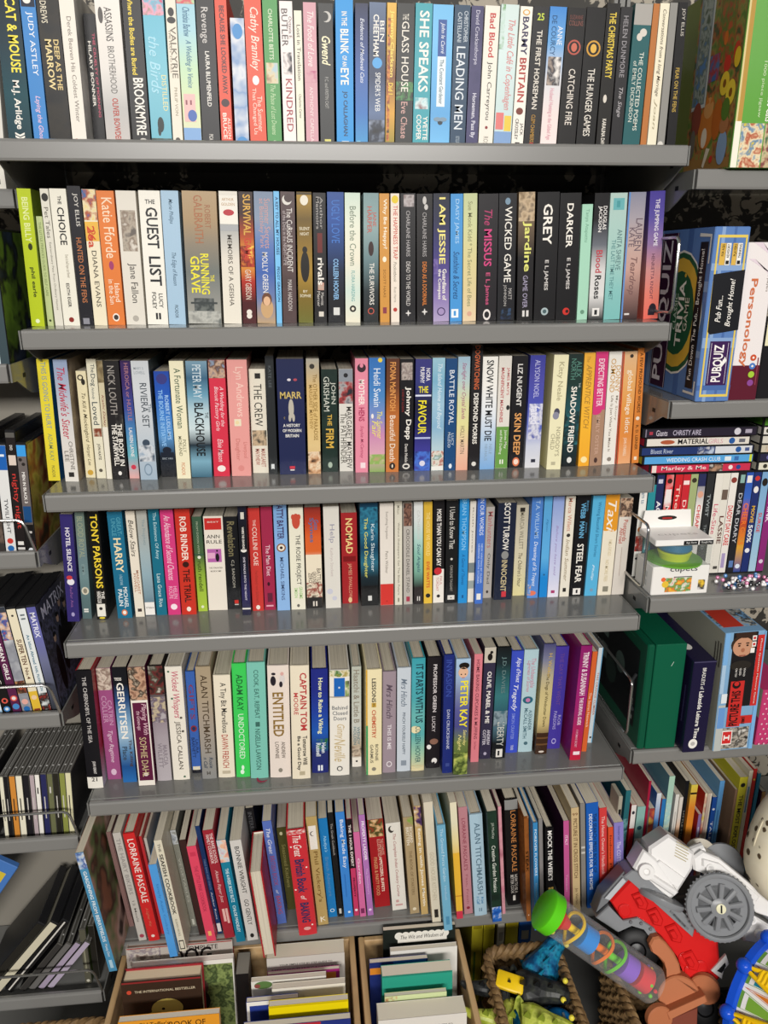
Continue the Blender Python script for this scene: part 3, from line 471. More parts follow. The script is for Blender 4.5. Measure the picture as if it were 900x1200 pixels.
[0.5776,0.07,1.4402,-0.0156,0.0231,0.1749,0.13,"g:#1c2030,#2a2c4a,#3c3a70,#54488c,#8a78b0,#b0a0c4","","I AM JESSIE|#f0e486|.03|.54|.5|.5|b;Guardians of|#f1ece2|.58|.83|.7|.26|b;the Compass|#f1ece2|.58|.82|.38|.26|b","a|#a890c0,#5a4a8c,#8070b0|.5|.62|0|.3;e|#3a2c5c|.92|.5|.26|1;e|#a490bc|.92|.5|.2|1","dark to purple paperback reading \"I AM\" in pale yellow on the second shelf",1,0,"",""],
[0.5997,0.07,1.4401,-0.0168,0.0175,0.1745,0.13,"#4796d6","","DAISY JAMES|#a9d0f0|.04|.38|.5|.4|;Sunshine & Secrets|#1c4a7c|.44|.82|.5|.5|i","r|#eef2f4|.9|.97|.1|.7;r|#4796d6|.915|.955|.3|.5","sky blue paperback reading \"Sunshine & Secrets\" in navy script on the second shelf",1,0,"",""],
[0.6196,0.07,1.4402,-0.0194,0.0195,0.1751,0.13,"g:#c4cc9c,#cdd09c,#d8cc94,#dcca98,#e4cca8","","Sue Monk Kidd * The Secret Life of Bees|#8a8a64|.06|.88|.5|.34|","e|#d8a890|.94|.5|.18|1","sage and cream paperback reading \"The Secret Life of Bees\" in grey-green on the second shelf",1,0,"",""],
[0.6457,0.07,1.4403,-0.02,0.0283,0.1746,0.13,"#211e22","","The|#b03a6a|.12|.24|.5|.4|i;MISSUS|#d04480|.27|.56|.5|.4|b;E L James|#c05078|.61|.87|.5|.28|b","e|#e4dcd8|.95|.5|.2|1.4;e|#211e22|.95|.5|.13|1.3","black paperback reading \"MISSUS\" in hot pink on the second shelf",1,0,"",""],
[0.6743,0.07,1.4403,-0.0232,0.0256,0.1753,0.13,"#1d1d21","","WICKED GAME|#f1ece2|.1|.69|.55|.4|;MATT|#b8b4b0|.74|.83|.72|.2|;JOHNSON|#b8b4b0|.71|.88|.42|.2|","e|#7a94a8|.06|.5|.15|1.2;a|#2c3c5a,#15181e,#4a6a94|.9|.99|.2|.8","black paperback reading \"WICKED GAME\" in thin white on the second shelf",1,0,"",""],
[0.7029,0.07,1.4404,-0.0301,0.0235,0.1771,0.13,"g:#8a7458,#6a5844,#1d1b1c,#1c1a1c,#1c1a1b","","Jardine|#e0e07a|.22|.61|.55|.56|b;GAME OVER|#a8a0b8|.64|.9|.5|.3|","a|#8a7458,#c8b090,#3a302a|0|.22|0|1;r|#d8d4d0|.92|.97|.35|.5;r|#d8d4d0|.92|.97|.6|.75","black with tan top paperback reading \"GAME OVER\" in lilac on the second shelf",1,0,"",""],
[0.733,0.07,1.4404,-0.022,0.0322,0.1772,0.13,"#1a191b","","GREY|#f1ece2|.09|.4|.5|.42|b;E L JAMES|#cfcac6|.52|.76|.5|.22|b","e|#a9b8ba|.93|.5|.17|1;e|#4a6064|.93|.5|.09|1","black paperback reading \"GREY\" in bold white on the second shelf",1,0,"",""],
[0.7657,0.07,1.4403,-0.0221,0.0308,0.1762,0.13,"#1a191b","","DARKER|#f1ece2|.08|.42|.5|.3|b;E L JAMES|#cfcac6|.5|.75|.5|.22|b","e|#c8342c|.93|.5|.17|1;e|#3a1a18|.93|.55|.08|1","black paperback reading \"DARKER\" in white on the second shelf",1,0,"",""],
[0.7907,0.07,1.4402,-0.0208,0.0155,0.1613,0.13,"#a6d4bb","","Tanya Atapattu|#7aa890|.04|.32|.5|.42|;|#7aa890|.86|.93|.5|.3|","e|#6a947c|.93|.5|.2|1","short mint green paperback beside the two thick black ones, second shelf",1,0,"",""],
[0.8114,0.07,1.4402,-0.0196,0.0217,0.1764,0.13,"g:#1c1b1d,#1e1d1f,#6a6e76,#d4d2d0,#dad8d6,#2a2a2c","","DOUGLAS|#e6e2de|.1|.28|.76|.26|b;JACKSON|#e6e2de|.1|.3|.42|.3|b;Blood|#b84a54|.44|.62|.52|.44|b;Roses|#2a2a2c|.64|.83|.52|.44|b","r|#e6e2de|.905|.97|.25|.75;r|#2a2a2c|.92|.96|.4|.6","black and white paperback reading \"Blood Roses\" in red and black on the second shelf",1,0,"",""],
[0.8367,0.07,1.4403,-0.0228,0.025,0.1765,0.13,"g:#b4ccc4,#a9c8c0,#a2c8c0,#88c0bc,#7ab8b4","","ANITA SHREVE|#5a7a7c|.28|.6|.68|.3|;THE LAST TIME THEY MET|#5a8a8c|.36|.84|.35|.24|","r|#6ab0b4|.04|.13|.2|.85;r|#4f9a9e|.06|.11|.4|.6","mint paperback reading \"THE LAST TIME THEY MET\" in grey-green on the second shelf",1,0,"",""],
[0.8634,0.07,1.4402,-0.0186,0.0254,0.1777,0.13,"g:#8a8a9c,#a49ca4,#bfa49c,#c49c90,#8a6a64,#3a2c2c","g:#7a6a78,#c08a7c,#5a2c28","LAUREN|#6a5a64|.2|.45|.72|.4|;KATE|#6a5a64|.27|.42|.34|.34|;Teardrop|#7a5a58|.5|.8|.5|.5|i","r|#5f8fcc|0|1|0|.1;r|#d8d0cc|.95|.965|.2|.5","lilac to peach paperback reading \"Teardrop\" in slanted grey on the second shelf",1,0,"",""],
[0.8972,0.07,1.4405,-0.0409,0.0226,0.1792,0.13,"g:#4a3f94,#5a4f9c,#8a6f9c,#c88a88,#de7c6c,#e0685a","","THE JUMPING GAME|#e0d8e4|.06|.42|.5|.36|b;HENRIETTA KNIGHT|#5a3a4c|.48|.84|.45|.22|","e|#26202a|.92|.6|.26|1.4;r|#26202a|.92|.97|.3|.75","purple to coral paperback reading \"THE JUMPING GAME\" in white on the second shelf",1,0,"",""],
[-0.0042,0.0771,1.213,0.0346,0.017,0.1803,0.13,"#e3d23a","#1d6aa6","THIS IS GOING TO HURT|#7e96a0|.02|.56|.5|.42|;ADAM KAY|#8a9a6a|.6|.83|.5|.36|;PICADOR|#6a6a3a|.87|.97|.5|.26|","","yellow paperback reading \"THIS IS GOING TO HURT\" in pale blue on the third shelf",2,0,"",""],
[0.0236,0.0694,1.2129,0.0252,0.0192,0.1802,0.13,"g:#8f9fbc,#a9b2c4,#cfcdcc,#dcd6ce,#dedad2","n:#8a7a68,#b0a08c,#6a5c50,#3a3a48","The Midwife's Sister|#b8344c|.06|.64|.5|.6|i;CHRISTINE|#6a6660|.66|.9|.66|.3|;LEE|#6a6660|.74|.83|.3|.3|","r|#2a2826|.92|.96|.3|.7","blue to white paperback reading \"Midwife's Sister\" in red script on the third shelf",2,0,"",""],
[0.0456,0.09,1.2128,0.0234,0.0141,0.1613,0.13,"#e4d9b4","","To Kill a Mockingbird|#5a5038|.2|.66|.5|.5|i;Harper Lee|#6a6048|.68|.88|.5|.44|i","e|#2a2620|.06|.4|.3|1;e|#2a2620|.1|.65|.2|1.6;e|#e4d9b4|.06|.4|.18|1;e|#c8a040|.95|.5|.3|1","short cream paperback reading \"Mockingbird\" in handwritten on the third shelf",2,0,"",""],
[0.063,0.0833,1.2129,0.0249,0.0135,0.179,0.13,"#e2dcc4","","The|#4a5458|.04|.11|.6|.4|;Dog|#3c4a50|.12|.22|.5|.6|;Nobody|#5a6468|.23|.33|.4|.34|i;Loved|#3c4a50|.35|.54|.5|.6|;JON KATZ|#3a3632|.7|.84|.5|.36|b","a|#5a2a20,#8a4a34,#e2dcc4|.57|.64|.1|.95;e|#5a5448|.93|.5|.2|1","cream paperback reading \"Dog Nobody Loved\" in dark grey on the third shelf",2,0,"",""],
[0.0759,0.0785,1.2128,0.0264,0.0079,0.1771,0.13,"#cfc4a4","","Kathi Daley|#8a4a40|.28|.55|.5|.5|i","a|#5a4a34,#8a7a58,#a89878|0|.18|0|1;r|#e6e0d0|.55|1|0|1","narrow beige paperback just left of the thick black one, third shelf",2,0,"",""],
[0.0933,0.0735,1.2129,0.0243,0.0216,0.1769,0.13,"#211f20","","NICK LOUTH|#a09a94|.04|.44|.45|.46|;THE BODY IN|#f1ece2|.52|.88|.72|.32|b;THE STAIRWELL|#f1ece2|.52|.88|.36|.34|b","a|#211f20,#3a3836,#6a6866|.44|.6|.5|1;e|#e8e4e0|.945|.5|.12|1.2","black paperback reading \"THE BODY IN THE STAIRWELL\" in bold white on the third shelf",2,0,"",""],
[0.1129,0.078,1.2128,0.0207,0.0141,0.1766,0.13,"g:#3a2458,#3c2c6c,#3a4a94,#4a86b8,#6ab0bc,#e0a8a4","","HEROICA or HUSTLE|#b07a84|.02|.5|.55|.4|;LAUREN LAYNE|#e4e0e0|.56|.81|.5|.36|b","e|#c83c50|.9|.5|.26|1","purple to turquoise shaded paperback with a red dot near its foot, third shelf",2,0,"",""],
[0.1367,0.0665,1.2129,0.0139,0.0245,0.1771,0.13,"g:#c8ccd0,#ccd0d4,#c4c9ce,#b4c0ca,#9db0c0","n:#3a4248,#5a6870,#8a949a","MARY S.|#9aa2a8|.14|.72|.06|.15|h;LOVELL|#9aa2a8|.14|.78|.095|.17|h;RIVIERA SET|#4a525a|.18|.55|.6|.4|;The|#6a747c|.35|.42|.88|.2|","e|#3c4a5a|.68|.5|.22|1;a|#8aa0b4,#d0d4d8,#4a5a6c|.7|.84|.05|.95;e|#7a8ea0|.91|.5|.24|1.6;e|#a4b6c6|.91|.5|.18|1.6","pale grey-blue paperback reading \"RIVIERA SET\" in grey on the third shelf",2,0,"",""],
[0.1636,0.0809,1.2128,0.0136,0.0217,0.16,0.13,"g:#2348a4,#2458b8,#3f7cc8,#5a94cc,#1d2430,#15161a","","ROBERT LUDLUM'S|#a9cdf2|.22|.64|.74|.26|b;THE BOURNE INITIATIVE|#8fc0ee|.17|.7|.34|.3|b;ERIC VAN|#a8b0b8|.15|.85|.82|.14|h","e|#1c2230|.74|.5|.3|.8;r|#1c2230|.76|.8|.05|.95;e|#3a3c80|.07|.5|.36|1","short bright blue paperback with a black skyline at its foot, third shelf",2,0,"",""],
[0.188,0.0685,1.2128,0.0139,0.0201,0.176,0.13,"#ebe4c4","","A Fortunate Woman|#3c5a44|.06|.56|.52|.46|;POLLY|#6a6a50|.66|.77|.7|.24|;MORLAND|#6a6a50|.63|.8|.4|.24|;PICADOR|#c87a50|.86|.97|.5|.26|","","cream paperback reading \"A Fortunate Woman\" in green on the third shelf",2,0,"",""],
[0.2142,0.0717,1.2131,0.0242,0.0303,0.1748,0.13,"g:#7a9cb0,#3c6480,#6a9cb4,#b4ccd4,#c8d8dc,#1d2c38,#7aa8bc,#3c6478","","PETER MAY|#cfdde4|.03|.31|.5|.4|;BLACKHOUSE|#16191c|.35|.81|.52|.44|b;THE|#16191c|.43|.48|.88|.16|","","blue and white sea-coloured paperback reading \"BLACKHOUSE\" in black on the third shelf",2,0,"",""],
[0.2439,0.0747,1.2129,0.0187,0.0237,0.1756,0.13,"#d3334a","","A Wedding for the|#f0ccd0|.22|.56|.7|.3|i;Biscuit Factory Girls|#f0ccd0|.22|.6|.38|.32|i;Elsie Mason|#f0ccd0|.67|.87|.5|.34|i","a|#8a9ab0,#6a4a3c,#c8a890,#4a5a78|0|.15|0|1;e|#f0e4e0|.93|.5|.26|.8","red paperback reading \"Biscuit Factory Girls\" in white on the third shelf",2,0,"",""],
[0.2737,0.0732,1.2129,0.016,0.0289,0.1759,0.13,"#e39c96","","Lyn Andrews|#f0c8bc|.06|.48|.55|.5|;Liverpool|#c87a74|.7|.84|.74|.26|;Daughter|#c87a74|.67|.86|.36|.28|","r|#e8dcc0|.5|.56|.25|.6;e|#e8d4a4|.53|.4|.1|1;e|#d88a84|.93|.5|.16|1","salmon pink paperback reading \"Liverpool Daughter\" in rose on the third shelf",2,0,"",""],
[0.3022,0.088,1.2128,0.0126,0.0238,0.1602,0.13,"#e2dccb","","THE CREW|#3a3834|.14|.54|.5|.5|;MARGARET|#a04438|.76|.94|.7|.28|;MAYHEW|#a04438|.76|.92|.34|.28|","r|#2a2826|.04|.09|.35|.7;a|#4a4a42,#c8b090,#2c2e2c|.58|.73|.05|.95","short off-white paperback reading \"THE CREW\" in grey on the third shelf",2,0,"",""],
[0.322,0.0787,1.2127,0.0087,0.0124,0.1801,0.13,"#25282a","","KATE LEE|#5a6064|.08|.26|.5|.34|","r|#d8dcdc|.91|.955|.25|.65;e|#25282a|.955|.45|.15|.5","tall narrow charcoal book left of the thick navy history, third shelf",2,0,"",""],
[0.352,0.0741,1.2129,0.01,0.0399,0.1758,0.13,"#20274e","","ANDREW|#b8a468|.22|.26|.5|.1|h;MARR|#c8b068|.1|.9|.305|.26|bh;A HISTORY|#e8e6e0|.18|.82|.565|.12|bh;OF MODERN|#e8e6e0|.16|.86|.61|.12|bh;BRITAIN|#e8e6e0|.26|.76|.655|.12|bh","e|#b8b2a4|.42|.5|.1|3.6;e|#b8b2a4|.365|.5|.07|1.4;e|#b8b2a4|.5|.44|.05|3;e|#b8b2a4|.5|.58|.05|3;e|#d8d4dc|.175|.45|.07|.7;e|#b04a58|.175|.68|.07|.7;r|#c83a4a|.925|.95|.38|.58;r|#e6e2dc|.955|.965|.4|.56","thick navy paperback reading \"A HISTORY OF MODERN BRITAIN\" in white on the third shelf",2,0,"",""],
[0.3851,0.0739,1.2128,0.0109,0.019,0.1757,0.13,"g:#a8a498,#d4b478,#d8b878,#dcc088,#c8a070","","The OTHER SIDE of PARADISE|#8a6a30|.13|.7|.66|.32|;MARGARET MAYHEW|#9a7a40|.22|.6|.32|.28|","e|#3a3630|.065|.45|.2|1;a|#3a2a20,#c89870,#e8d0b0,#6a4a30|.8|1|0|1","tan paperback reading \"OTHER SIDE of PARADISE\" in brown on the third shelf",2,0,"",""],
[0.4095,0.083,1.2128,0.0121,0.0239,0.1585,0.13,"n:#162420,#1d302a,#121c1a","","JOHN|#c8ccc0|.12|.33|.72|.36|;GRISHAM|#c8ccc0|.07|.4|.32|.36|;THE|#d8b04a|.43|.54|.5|.28|b;FIRM|#d8b04a|.57|.76|.5|.5|b","e|#a8b8a8|.93|.5|.14|1.4","dark green paperback reading \"THE FIRM\" in gold on the third shelf",2,0,"",""],
[0.4347,0.0834,1.2128,0.0102,0.0209,0.1585,0.13,"#d9d6cd","","MARGARET MAYHEW|#4a4844|.36|.97|.72|.4|;The PATHFINDER|#5a5850|.42|.92|.3|.42|","a|#6a6a70,#a8a4a4,#a03c3c,#2c2c34|.12|.33|0|1;r|#8a9098|0|.12|0|1;e|#26262a|.06|.5|.16|1","short grey-white paperback reading \"PATHFINDER\" in grey on the third shelf",2,0,"",""],
[0.4579,0.0738,1.2128,0.0102,0.0192,0.1749,0.13,"#e38ba0","","MOTHER|#f4e8e0|.18|.40|.5|.46|b;HENS|#a83458|.42|.54|.5|.46|b;Sophie McCartney|#b04a6a|.58|.87|.5|.34|i","e|#3a2830|.08|.5|.34|1;e|#e38ba0|.06|.5|.14|1.2;r|#f0d8dc|.91|.96|.4|.8","pink paperback reading \"MOTHER HENS\" in white and crimson on the third shelf",2,0,"",""],
[0.4819,0.0743,1.2128,0.0056,0.0237,0.1754,0.13,"g:#3470b8,#3c78bc,#4a84c0,#7a8cc4,#c88ab0,#d8a4b4,#8aa860","","Heidi Swain|#dfe8f2|.09|.42|.5|.44|;The Summer|#e8dc6a|.46|.7|.66|.34|i;Fair|#e8dc6a|.54|.68|.34|.34|i","e|#e8d04a|.02|.7|.14|1;e|#f0e8e0|.5|.2|.08|2;a|#b8a078,#8ab05a,#d0b8a0|.84|.93|0|1","blue to pink paperback reading \"The Summer Fair\" in yellow script on the third shelf",2,0,"",""],
[0.5051,0.0709,1.2128,0.0084,0.0196,0.1742,0.13,"g:#5a3424,#6a3c24,#b86a30,#b8743c,#c8783c","","FIONA McINTOSH|#e09a54|.03|.45|.5|.46|b;Beautiful Death|#f0e0cc|.49|.9|.5|.44|","e|#2a1c14|.945|.5|.24|1.2;e|#f0e4d0|.945|.5|.05|3","brown to orange paperback reading \"Beautiful Death\" in cream on the third shelf",2,0,"",""],
[0.5272,0.0748,1.2127,0.0049,0.0207,0.1729,0.13,"#17161a","","Johnny|#f1ece2|.24|.5|.6|.44|b;Depp|#f1ece2|.53|.71|.6|.5|b;Denis Meikle|#cfcac4|.75|.92|.5|.22|b;A KIND OF ILLUSION|#8a2c2c|.26|.46|.22|.16|","a|#17161a,#b8aca4,#8a7c78,#d8d0c8|.03|.18|.1|.9;e|#d8d4cc|.955|.5|.28|.8;e|#17161a|.955|.5|.18|.6","black paperback with two bold white words and a pale portrait at its top, third shelf",2,0,"",""],
[0.5521,0.0729,1.2128,0.0067,0.0245,0.1727,0.13,"g:#3a3a7c,#343878,#1c1d34,#22245a,#3c3a90,#3a3c94","","NORA|#e6e4ea|.08|.19|.78|.26|b;MURPHY|#e6e4ea|.07|.21|.42|.26|b;THE|#eee02c|.2|.8|.265|.4|bh;FAVOUR|#eee02c|.36|.66|.45|.52|b","r|#dce0f0|.31|.325|0|1;r|#b8c0e4|.69|.705|0|1;a|#3c3a90,#4a74d0,#2a2c70|.82|1|0|1;e|#d8d4e4|.93|.5|.18|1","navy paperback reading \"THE FAVOUR\" in bright yellow on the third shelf",2,0,"",""],
[0.576,0.0727,1.2127,-0.0003,0.0189,0.1741,0.13,"g:#9cc4d4,#7aaec8,#9cc0d4,#86b0cc,#b4ccd4,#9ac0c8","","The Island Home and Beyond|#d8e4ec|.05|.62|.55|.46|i","a|#c4d4d8,#7a9484,#e0d8cc,#b06a5c,#f0f0ee|.82|.97|0|1;r|#e8e6e0|.96|1|0|1","pale blue seaside paperback with a tiny boat scene at its foot, third shelf",2,0,"",""],
[0.5954,0.0711,1.2127,-0.0017,0.0174,0.1731,0.13,"#1c4878","","BATTLE ROYAL|#dfe6ee|.1|.58|.55|.44|;LUCY|#c8d4e0|.66|.77|.7|.24|;McLEOD|#c8d4e0|.65|.79|.4|.24|","e|#dfe6ee|.96|.55|.14|1.6","navy blue paperback reading \"BATTLE ROYAL\" in white on the third shelf",2,0,"",""],
[0.6142,0.0705,1.2127,-0.001,0.0182,0.1755,0.13,"g:#9ab8cc,#b4c8c8,#d4d4a0,#e0d898,#e8c0a4,#e4a890","","Starlight over Crystal Sands|#a0507a|.05|.54|.5|.44|i;HOLLY MARTIN|#7a6a5c|.6|.85|.5|.36|","","pastel blue to peach paperback reading \"Crystal Sands\" in purple script on the third shelf",2,0,"",""],
[0.6325,0.0668,1.2127,0.0043,0.0163,0.192,0.13,"#201e20","","DOGWATCHING|#c8643c|0|.34|.5|.48|b;DESMOND MORRIS|#f1ece2|.37|.78|.5|.44|b","e|#dcd8d0|.945|.5|.22|1","tallest black paperback reading \"DOGWATCHING\" in rust red on the third shelf",2,0,"",""],
[0.6546,0.0714,1.2127,-0.0013,0.023,0.1749,0.13,"g:#eeebe4,#eceae4,#dfe4ea,#a9c4e0,#7aa8d8","","SNOW WHITE MUST DIE|#222428|.03|.74|.5|.48|b;NELE|#8aa0b4|.77|.86|.7|.2|;NEUHAUS|#8aa0b4|.77|.92|.4|.2|","","white to blue paperback reading \"MUST DIE\" in black on the third shelf",2,0,"",""],
[0.6784,0.0752,1.2127,-0.0002,0.0196,0.1752,0.13,"#dcd7ce","","JAMES MAY'S|#c07070|.1|.34|.76|.26|b;MAGNIFICENT MACHINES|#b85a5c|.1|.58|.34|.26|b;James May|#e6e8d8|.65|.82|.74|.26|;and Phil Dolling|#e6e8d8|.65|.87|.36|.26|","r|#6a9a4a|.62|1|0|1;e|#2c3030|.45|.85|.14|1.4;r|#e6e8d8|.92|.96|.35|.65;r|#6a9a4a|.92|.96|.46|.54","white and green paperback reading \"MAGNIFICENT MACHINES\" in faded red on the third shelf",2,0,"",""],
[0.7021,0.0759,1.2127,-0.0008,0.0233,0.1748,0.13,"#1b1a1d","","LIZ NUGENT|#e2dfda|.07|.44|.5|.34|b;SKIN DEEP|#e0a060|.5|.88|.5|.46|b","e|#d87850|.945|.5|.24|1.3;e|#f0d8c8|.945|.5|.16|1.2","black paperback reading \"SKIN DEEP\" in orange on the third shelf",2,0,"",""],
[0.7277,0.0726,1.2127,0.0019,0.0236,0.1758,0.13,"g:#3c3f94,#4a4aa0,#4a50ac,#6a78c8,#c8ccdc,#d8d8dc","","ALYSON NOEL|#b8b8e0|.04|.37|.5|.34|;fated|#e0e0ee|.44|.6|.5|.6|b","a|#5a68bc,#d8d8e4,#3c48a0|.42|.74|.1|1;r|#2a2c3c|.92|.95|.4|.7","violet blue paperback reading \"fated\" in white on the third shelf",2,0,"",""],
[0.758,0.0581,1.2128,0.0088,0.0225,0.1775,0.13,"#e8e2bc","#ddd49a","Kitty Neale|#a8a080|.06|.39|.5|.46|;NOBODY'S|#9a947a|.62|.88|.66|.3|;CHILD|#9a947a|.68|.82|.3|.28|","e|#4a4a5a|.49|.45|.2|1.4;e|#8a8a9c|.52|.4|.22|1.2;r|#b8b294|.93|.96|.3|.6","cream, thick paperback reading \"NOBODY'S CHILD\" in grey on the third shelf",2,0,"",""],
[0.7879,0.0738,1.2127,0.0009,0.0229,0.1766,0.13,"g:#22302e,#223834,#245258,#1d3a3e,#1a1d1f","","ALEX|#5a8a7c|.06|.2|.74|.34|;NORTH|#5a8a7c|.04|.22|.36|.34|;SHADOW FRIEND|#f1ece2|.28|.87|.5|.4|b;THE|#c8d0cc|.25|.29|.85|.12|","a|#245258,#1d2c2e,#2f7078|.5|.8|0|1;e|#dcdcd8|.94|.5|.17|1.2","teal-black paperback reading \"SHADOW FRIEND\" in white on the third shelf",2,0,"",""],
[0.8116,0.0729,1.2128,-0.0145,0.0172,0.1782,0.13,"g:#e8ac40,#ecb23c,#f0b234,#eea830","","The|#b08434|.03|.08|.4|.3|i;APPRENTICE WITCH|#a87c34|.1|.66|.5|.5|i","e|#f4e0a4|.94|.5|.3|1","yellow-orange paperback reading \"APPRENTICE WITCH\" in brown on the third shelf",2,0,"",""],
[0.8314,0.0738,1.2128,-0.0165,0.0196,0.1796,0.13,"#a8846c","","EXPECTING BETTER|#f0d0dc|.06|.47|.5|.48|b;EMILY OSTER|#c8a490|.55|.9|.5|.3|","r|#d03a78|0|.5|0|1;e|#d03a78|.5|.25|.5|.8;e|#4a3430|.95|.5|.14|1.6","pink and brown paperback reading \"EXPECTING BETTER\" in pale on the third shelf",2,0,"",""],
[0.8551,0.0777,1.2129,-0.0174,0.0219,0.1788,0.13,"#e8e3da","","DONNY|#c8964e|.12|.35|.74|.34|;OSMOND|#c8964e|.06|.35|.36|.36|;Life Is Just What You Make It|#7a6a5c|.38|.88|.4|.24|;My Story|#9a8c7c|.38|.6|.75|.2|","r|#b8483c|0|1|.93|1;e|#8a8076|.95|.5|.16|1","white paperback reading \"Life Is Just What You Make It\" in brown on the third shelf",2,0,"",""],
[0.8802,0.08,1.213,-0.0249,0.022,0.1783,0.13,"g:#dcb48a,#e0a868,#dc9448,#e08c44,#e4a878","","global village idiot|#efe6d4|.16|.72|.55|.46|;JOHN O'FARRELL|#f0e0c8|.76|.93|.5|.3|","r|#c8442c|0|1|0|.08;e|#3a3430|.04|.6|.13|1","orange-tan paperback reading \"global village idiot\" in white on the third shelf",2,0,"",""],
[0.9005,0.0818,1.2129,-0.0368,0.0114,0.1833,0.13,"#d8823a","","A FEW PROFOUND WORDS|#4a3018|.04|.55|.55|.44|b;R. D. LERNER|#5a3c1c|.66|.88|.5|.4|b","e|#efe4d4|.6|.5|.26|1;r|#e8dcc8|.94|.97|.3|.7","narrow orange paperback reading \"A FEW PROFOUND WORDS\" in brown on the third shelf",2,0,"",""],
[-0.0043,0.0749,0.9812,0.0573,0.0183,0.1794,0.13,"#352c6c","","HOTEL SILENCE|#efeaf0|.12|.52|.52|.36|b;Auður Ava|#8a5a94|.66|.86|.5|.24|","e|#e8e4ea|.62|.5|.3|1;e|#c83c44|.58|.42|.24|.8;e|#a49ac4|.93|.5|.14|1.4","indigo paperback reading \"HOTEL SILENCE\" in white on the fourth shelf",3,0,"",""],
[0.0148,0.0832,0.981,0.0469,0.0139,0.18,0.13,"g:#6a7c74,#75867c,#6a8084,#6f8a8c,#5a7274,#54686a","","BLOOD ROYAL|#9aa288|.04|.42|.5|.6|;EMMA|#8aa0a0|.48|.58|.5|.34|","e|#d4cdb8|.73|.5|.4|1.2;e|#8a8474|.73|.5|.22|1.4;r|#dcdcd4|.9|.935|.2|.7;r|#54686a|.915|.92|.2|.7","grey-green paperback reading \"BLOOD ROYAL\" in faded olive on the fourth shelf",3,0,"",""],
[0.0394,0.0787,0.9809,0.0267,0.017,0.1805,0.13,"#171614","n:#1c1b1d,#2c2a28,#3a3834","TONY PARSONS|#f0d23c|.02|.7|.55|.62|b;THE|#f1ece2|.73|.8|.75|.26|b;HANGING CLUB|#f1ece2|.73|.84|.4|.36|b","r|#e8e4d8|.85|.97|.1|.85;e|#2a2826|.895|.45|.16|1;e|#e0c83c|.985|.5|.26|.4","black paperback reading \"THE HANGING CLUB\" in white on the fourth shelf",3,0,"",""],
[0.0745,0.0803,0.9807,0.0094,0.0225,0.1795,0.13,"#1f6c8c","","GREAT-|#4f9ab0|.05|.22|.72|.3|b;UNCLE|#4f9ab0|.06|.22|.36|.3|b;HARRY|#f0ddb0|.24|.56|.5|.5|b;MICHAEL|#e0e8e8|.7|.9|.7|.28|b;PALIN|#e0e8e8|.72|.88|.34|.28|b;A TALE OF WAR|#a8cad4|.58|.68|.5|.2|","e|#d87a4c|.945|.5|.2|1.2;e|#f0ece4|.945|.5|.12|1.2","teal blue paperback with large cream capitals and an orange oval at its foot, fourth shelf",3,0,"",""],
[0.0975,0.0829,0.9807,0.0076,0.0137,0.1789,0.13,"#e6ddcc","","Below Stairs|#4a4640|.08|.42|.5|.56|i;MARGARET|#a8603c|.55|.78|.68|.28|;POWELL|#a8603c|.58|.76|.34|.28|","r|#3a2c2a|.92|.95|.3|.75","cream paperback reading \"Below Stairs\" in grey on the fourth shelf",3,0,"",""],
[0.1134,0.0865,0.9807,0.0099,0.0155,0.1779,0.13,"g:#b0b0a8,#a8aca8,#9fb0b4,#90aab4,#7a94a0,#3c5468","","The Prophets|#86989c|.08|.32|.55|.36|","r|#ece8e2|.87|.995|0|.97;PETTERSON|#3a3836|.1|.9|.925|.2|h","grey-blue paperback with a white label at its foot, fourth shelf",3,0,"",""],
[0.1316,0.0857,0.9807,0.0125,0.0162,0.1799,0.13,"#1a6c84","","The Existence Of Amy|#b8d8dc|.03|.46|.52|.42|;Lana Grace Riva|#c8dcdc|.6|.92|.5|.38|","","dark teal paperback reading \"The Existence Of\" in pale on the fourth shelf",3,0,"",""],
[0.1519,0.0843,0.9807,0.0099,0.0198,0.1785,0.13,"#d23c7c","","An Abundance of Second Chances|#f0c8d8|.05|.66|.5|.5|i;HELEN|#eab4cc|.72|.84|.7|.3|;ROLFE|#eab4cc|.72|.84|.35|.3|","e|#f4e0e8|.92|.5|.26|1","hot pink paperback reading \"Second Chances\" in white script on the fourth shelf",3,0,"",""],
[0.1754,0.0826,0.9808,0.0138,0.0229,0.1795,0.13,"#c83426","","ROB RINDER|#f0e0d4|.07|.48|.5|.44|b;THE TRIAL|#3a1814|.56|.88|.5|.46|b","e|#3a1814|.515|.5|.22|1;e|#f0e4d8|.945|.5|.15|1.2","red paperback reading \"THE TRIAL\" in black on the fourth shelf",3,0,"",""],
[0.196,0.0931,0.9807,0.0086,0.0147,0.1628,0.13,"g:#3c5a44,#3f5c44,#48643c,#8aac3c,#a0c040,#a8c444","","ruth rendell|#2c3818|.46|.78|.5|.44|;FROM DOON WITH|#a8b89c|.05|.38|.5|.2|","e|#e4e8d4|.42|.5|.18|1;r|#3c5a44|.38|.4|0|1;e|#e0e6c8|.95|.5|.16|1","short paperback dark green above and lime green below, fourth shelf",3,0,"",""],
[0.2204,0.0947,0.9808,0.0138,0.03,0.1623,0.13,"#e8e0d2","","ANN|#2a2826|.12|.8|.21|.2|h;RULE|#2a2826|.1|.9|.265|.2|h;THE STRANGER|#6a6460|.14|.86|.54|.09|h;BESIDE ME|#6a6460|.22|.78|.575|.09|h","r|#c8302c|.02|.14|.04|.92;BEST|#e8dcd0|.2|.8|.06|.08|h;r|#b464a8|.34|.48|.1|.84;r|#e0a8c8|.38|.44|.12|.5;e|#1d1a1e|.43|.62|.1|2.4;e|#1d1a1e|.36|.62|.05|1.2","short cream true-crime paperback with a red top block and purple picture, fourth shelf",3,0,"",""],
